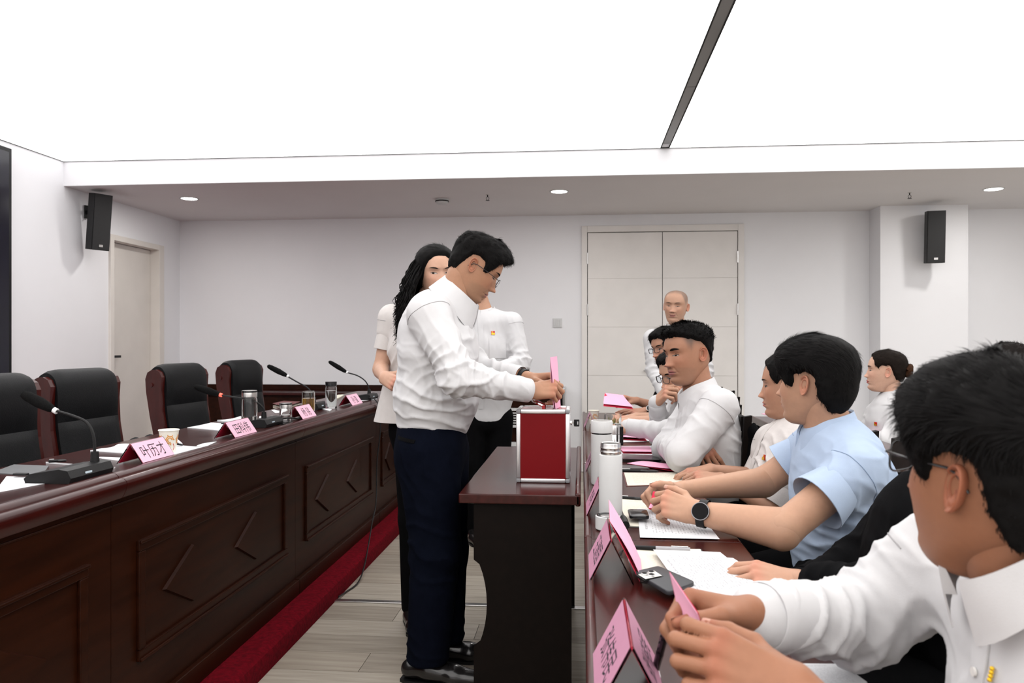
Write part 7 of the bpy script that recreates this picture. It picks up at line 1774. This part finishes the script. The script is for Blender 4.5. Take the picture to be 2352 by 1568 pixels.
def back_row_man():
    Yc = 3.95
    p = Person('second-row man of whom only the thinning crown shows above the foreground head', A(2320, 1350, Yc) * np.array([1, 1, 0]), skin=(0.42, 0.22, 0.15))
    pel, wai, che, upp, nck = A(2345, 1105, Yc), A(2342, 1045, Yc), A(2335, 985, Yc), A(2330, 945, Yc), A(2325, 905, Yc)
    T = p.head(A(2312, 846, Yc), 75, -8, 0, 1.0, eyes=0.7)
    p.hair(spikes=3500, spike_len=0.016, lift=0.8, top=0.014, side=0.008, col=(0.016, 0.013, 0.012), soft=0.05, line={0: 0.085, 25: 0.082, 45: 0.066, 58: 0.030, 68: 0.0, 80: 0.024, 100: 0.028, 118: -0.03, 140: -0.06, 180: -0.066})
    arms = [dict(sh=A(2375, 955, Yc - 0.17), el=A(2330, 1030, Yc - 0.2), wr=A(2240, 1020, Yc - 0.1), hand=plain_hand((-1, 0.1, -0.1), (0, -0.1, 1), 'L')), dict(sh=A(2295, 950, Yc + 0.17), el=A(2255, 1020, Yc + 0.15), wr=A(2200, 1010, Yc + 0.05), hand=plain_hand((-1, -0.1, -0.1), (0, -0.1, 1), 'R'))]
    dress(p, T, pel, wai, che, upp, nck, RIGHT, FWD, arms, shirt=SHIRT, h=0.010, seed=111, legs=seat_legs(pel, FWD, RIGHT))
    p.finish()

import time as _t
for _f in (standing_man, woman_standing, third_man, bald_man, blue_man, woman_seated, folded_arms_man, chin_man, hidden_man, smiling_man, front_man, jacket_person, back_row_woman, back_row_man):
    _t0 = _t.time(); _f(); print(_f.__name__, round(_t.time() - _t0, 1))
# ------------------------------------------------------------------ chairs under the seated people
ch0 = None
for (x, y, lab) in ((0.66, 0.94, 'dark wooden chair of the foreground man'), (0.72, 1.62, 'dark wooden chair of the jacket wearer'), (0.74, 2.26, 'dark wooden chair of the man in pale blue'), (0.73, 2.84, 'dark wooden chair of the seated woman'),
                    (0.43, 3.34, 'dark wooden chair with the black coat over its back'), (0.50, 3.88, 'dark wooden chair of the chin-resting man'), (0.60, 4.42, 'dark wooden chair of the man in silver glasses'), (0.68, 4.97, 'dark wooden chair of the smiling man'),
                    (1.78, 4.5, 'dark wooden chair of the second-row woman'), (2.2, 3.95, 'dark wooden chair of the second-row man')):
    if ch0 is None: ch0 = row_chair(lab, (x, y, 0))
    else: copy_thing(ch0, (x, y, 0), math.pi, lab)
coat = SDF((0.55, 3.08, 0.45), (0.80, 3.58, 0.98), 0.008)
for (a, b, r0, r1) in (((0.672, 3.15, 0.90), (0.70, 3.12, 0.55), 0.028, 0.045), ((0.672, 3.34, 0.93), (0.71, 3.34, 0.55), 0.025, 0.05), ((0.672, 3.52, 0.90), (0.70, 3.54, 0.55), 0.028, 0.045), ((0.672, 3.16, 0.915), (0.672, 3.52, 0.915), 0.022, 0.022), ((0.70, 3.12, 0.60), (0.70, 3.54, 0.60), 0.04, 0.04), ((0.685, 3.14, 0.75), (0.685, 3.52, 0.75), 0.034, 0.034), ((0.675, 3.13, 0.93), (0.705, 3.105, 0.88), 0.016, 0.02)):
    coat.cap(a, b, r0, r1, 0.03)
cv, cf = coat.mesh(2); cv = folds(cv, cf, [((0.69, 3.2, 0.8), 0.25, (0.2, 1, 0.2), 0.06, 0.012)], 3)
tag(mesh_obj('coat', cv, cf, BLACKC, None, True), 'black coat draped over the chair back behind the folded-arms man', 'coat')
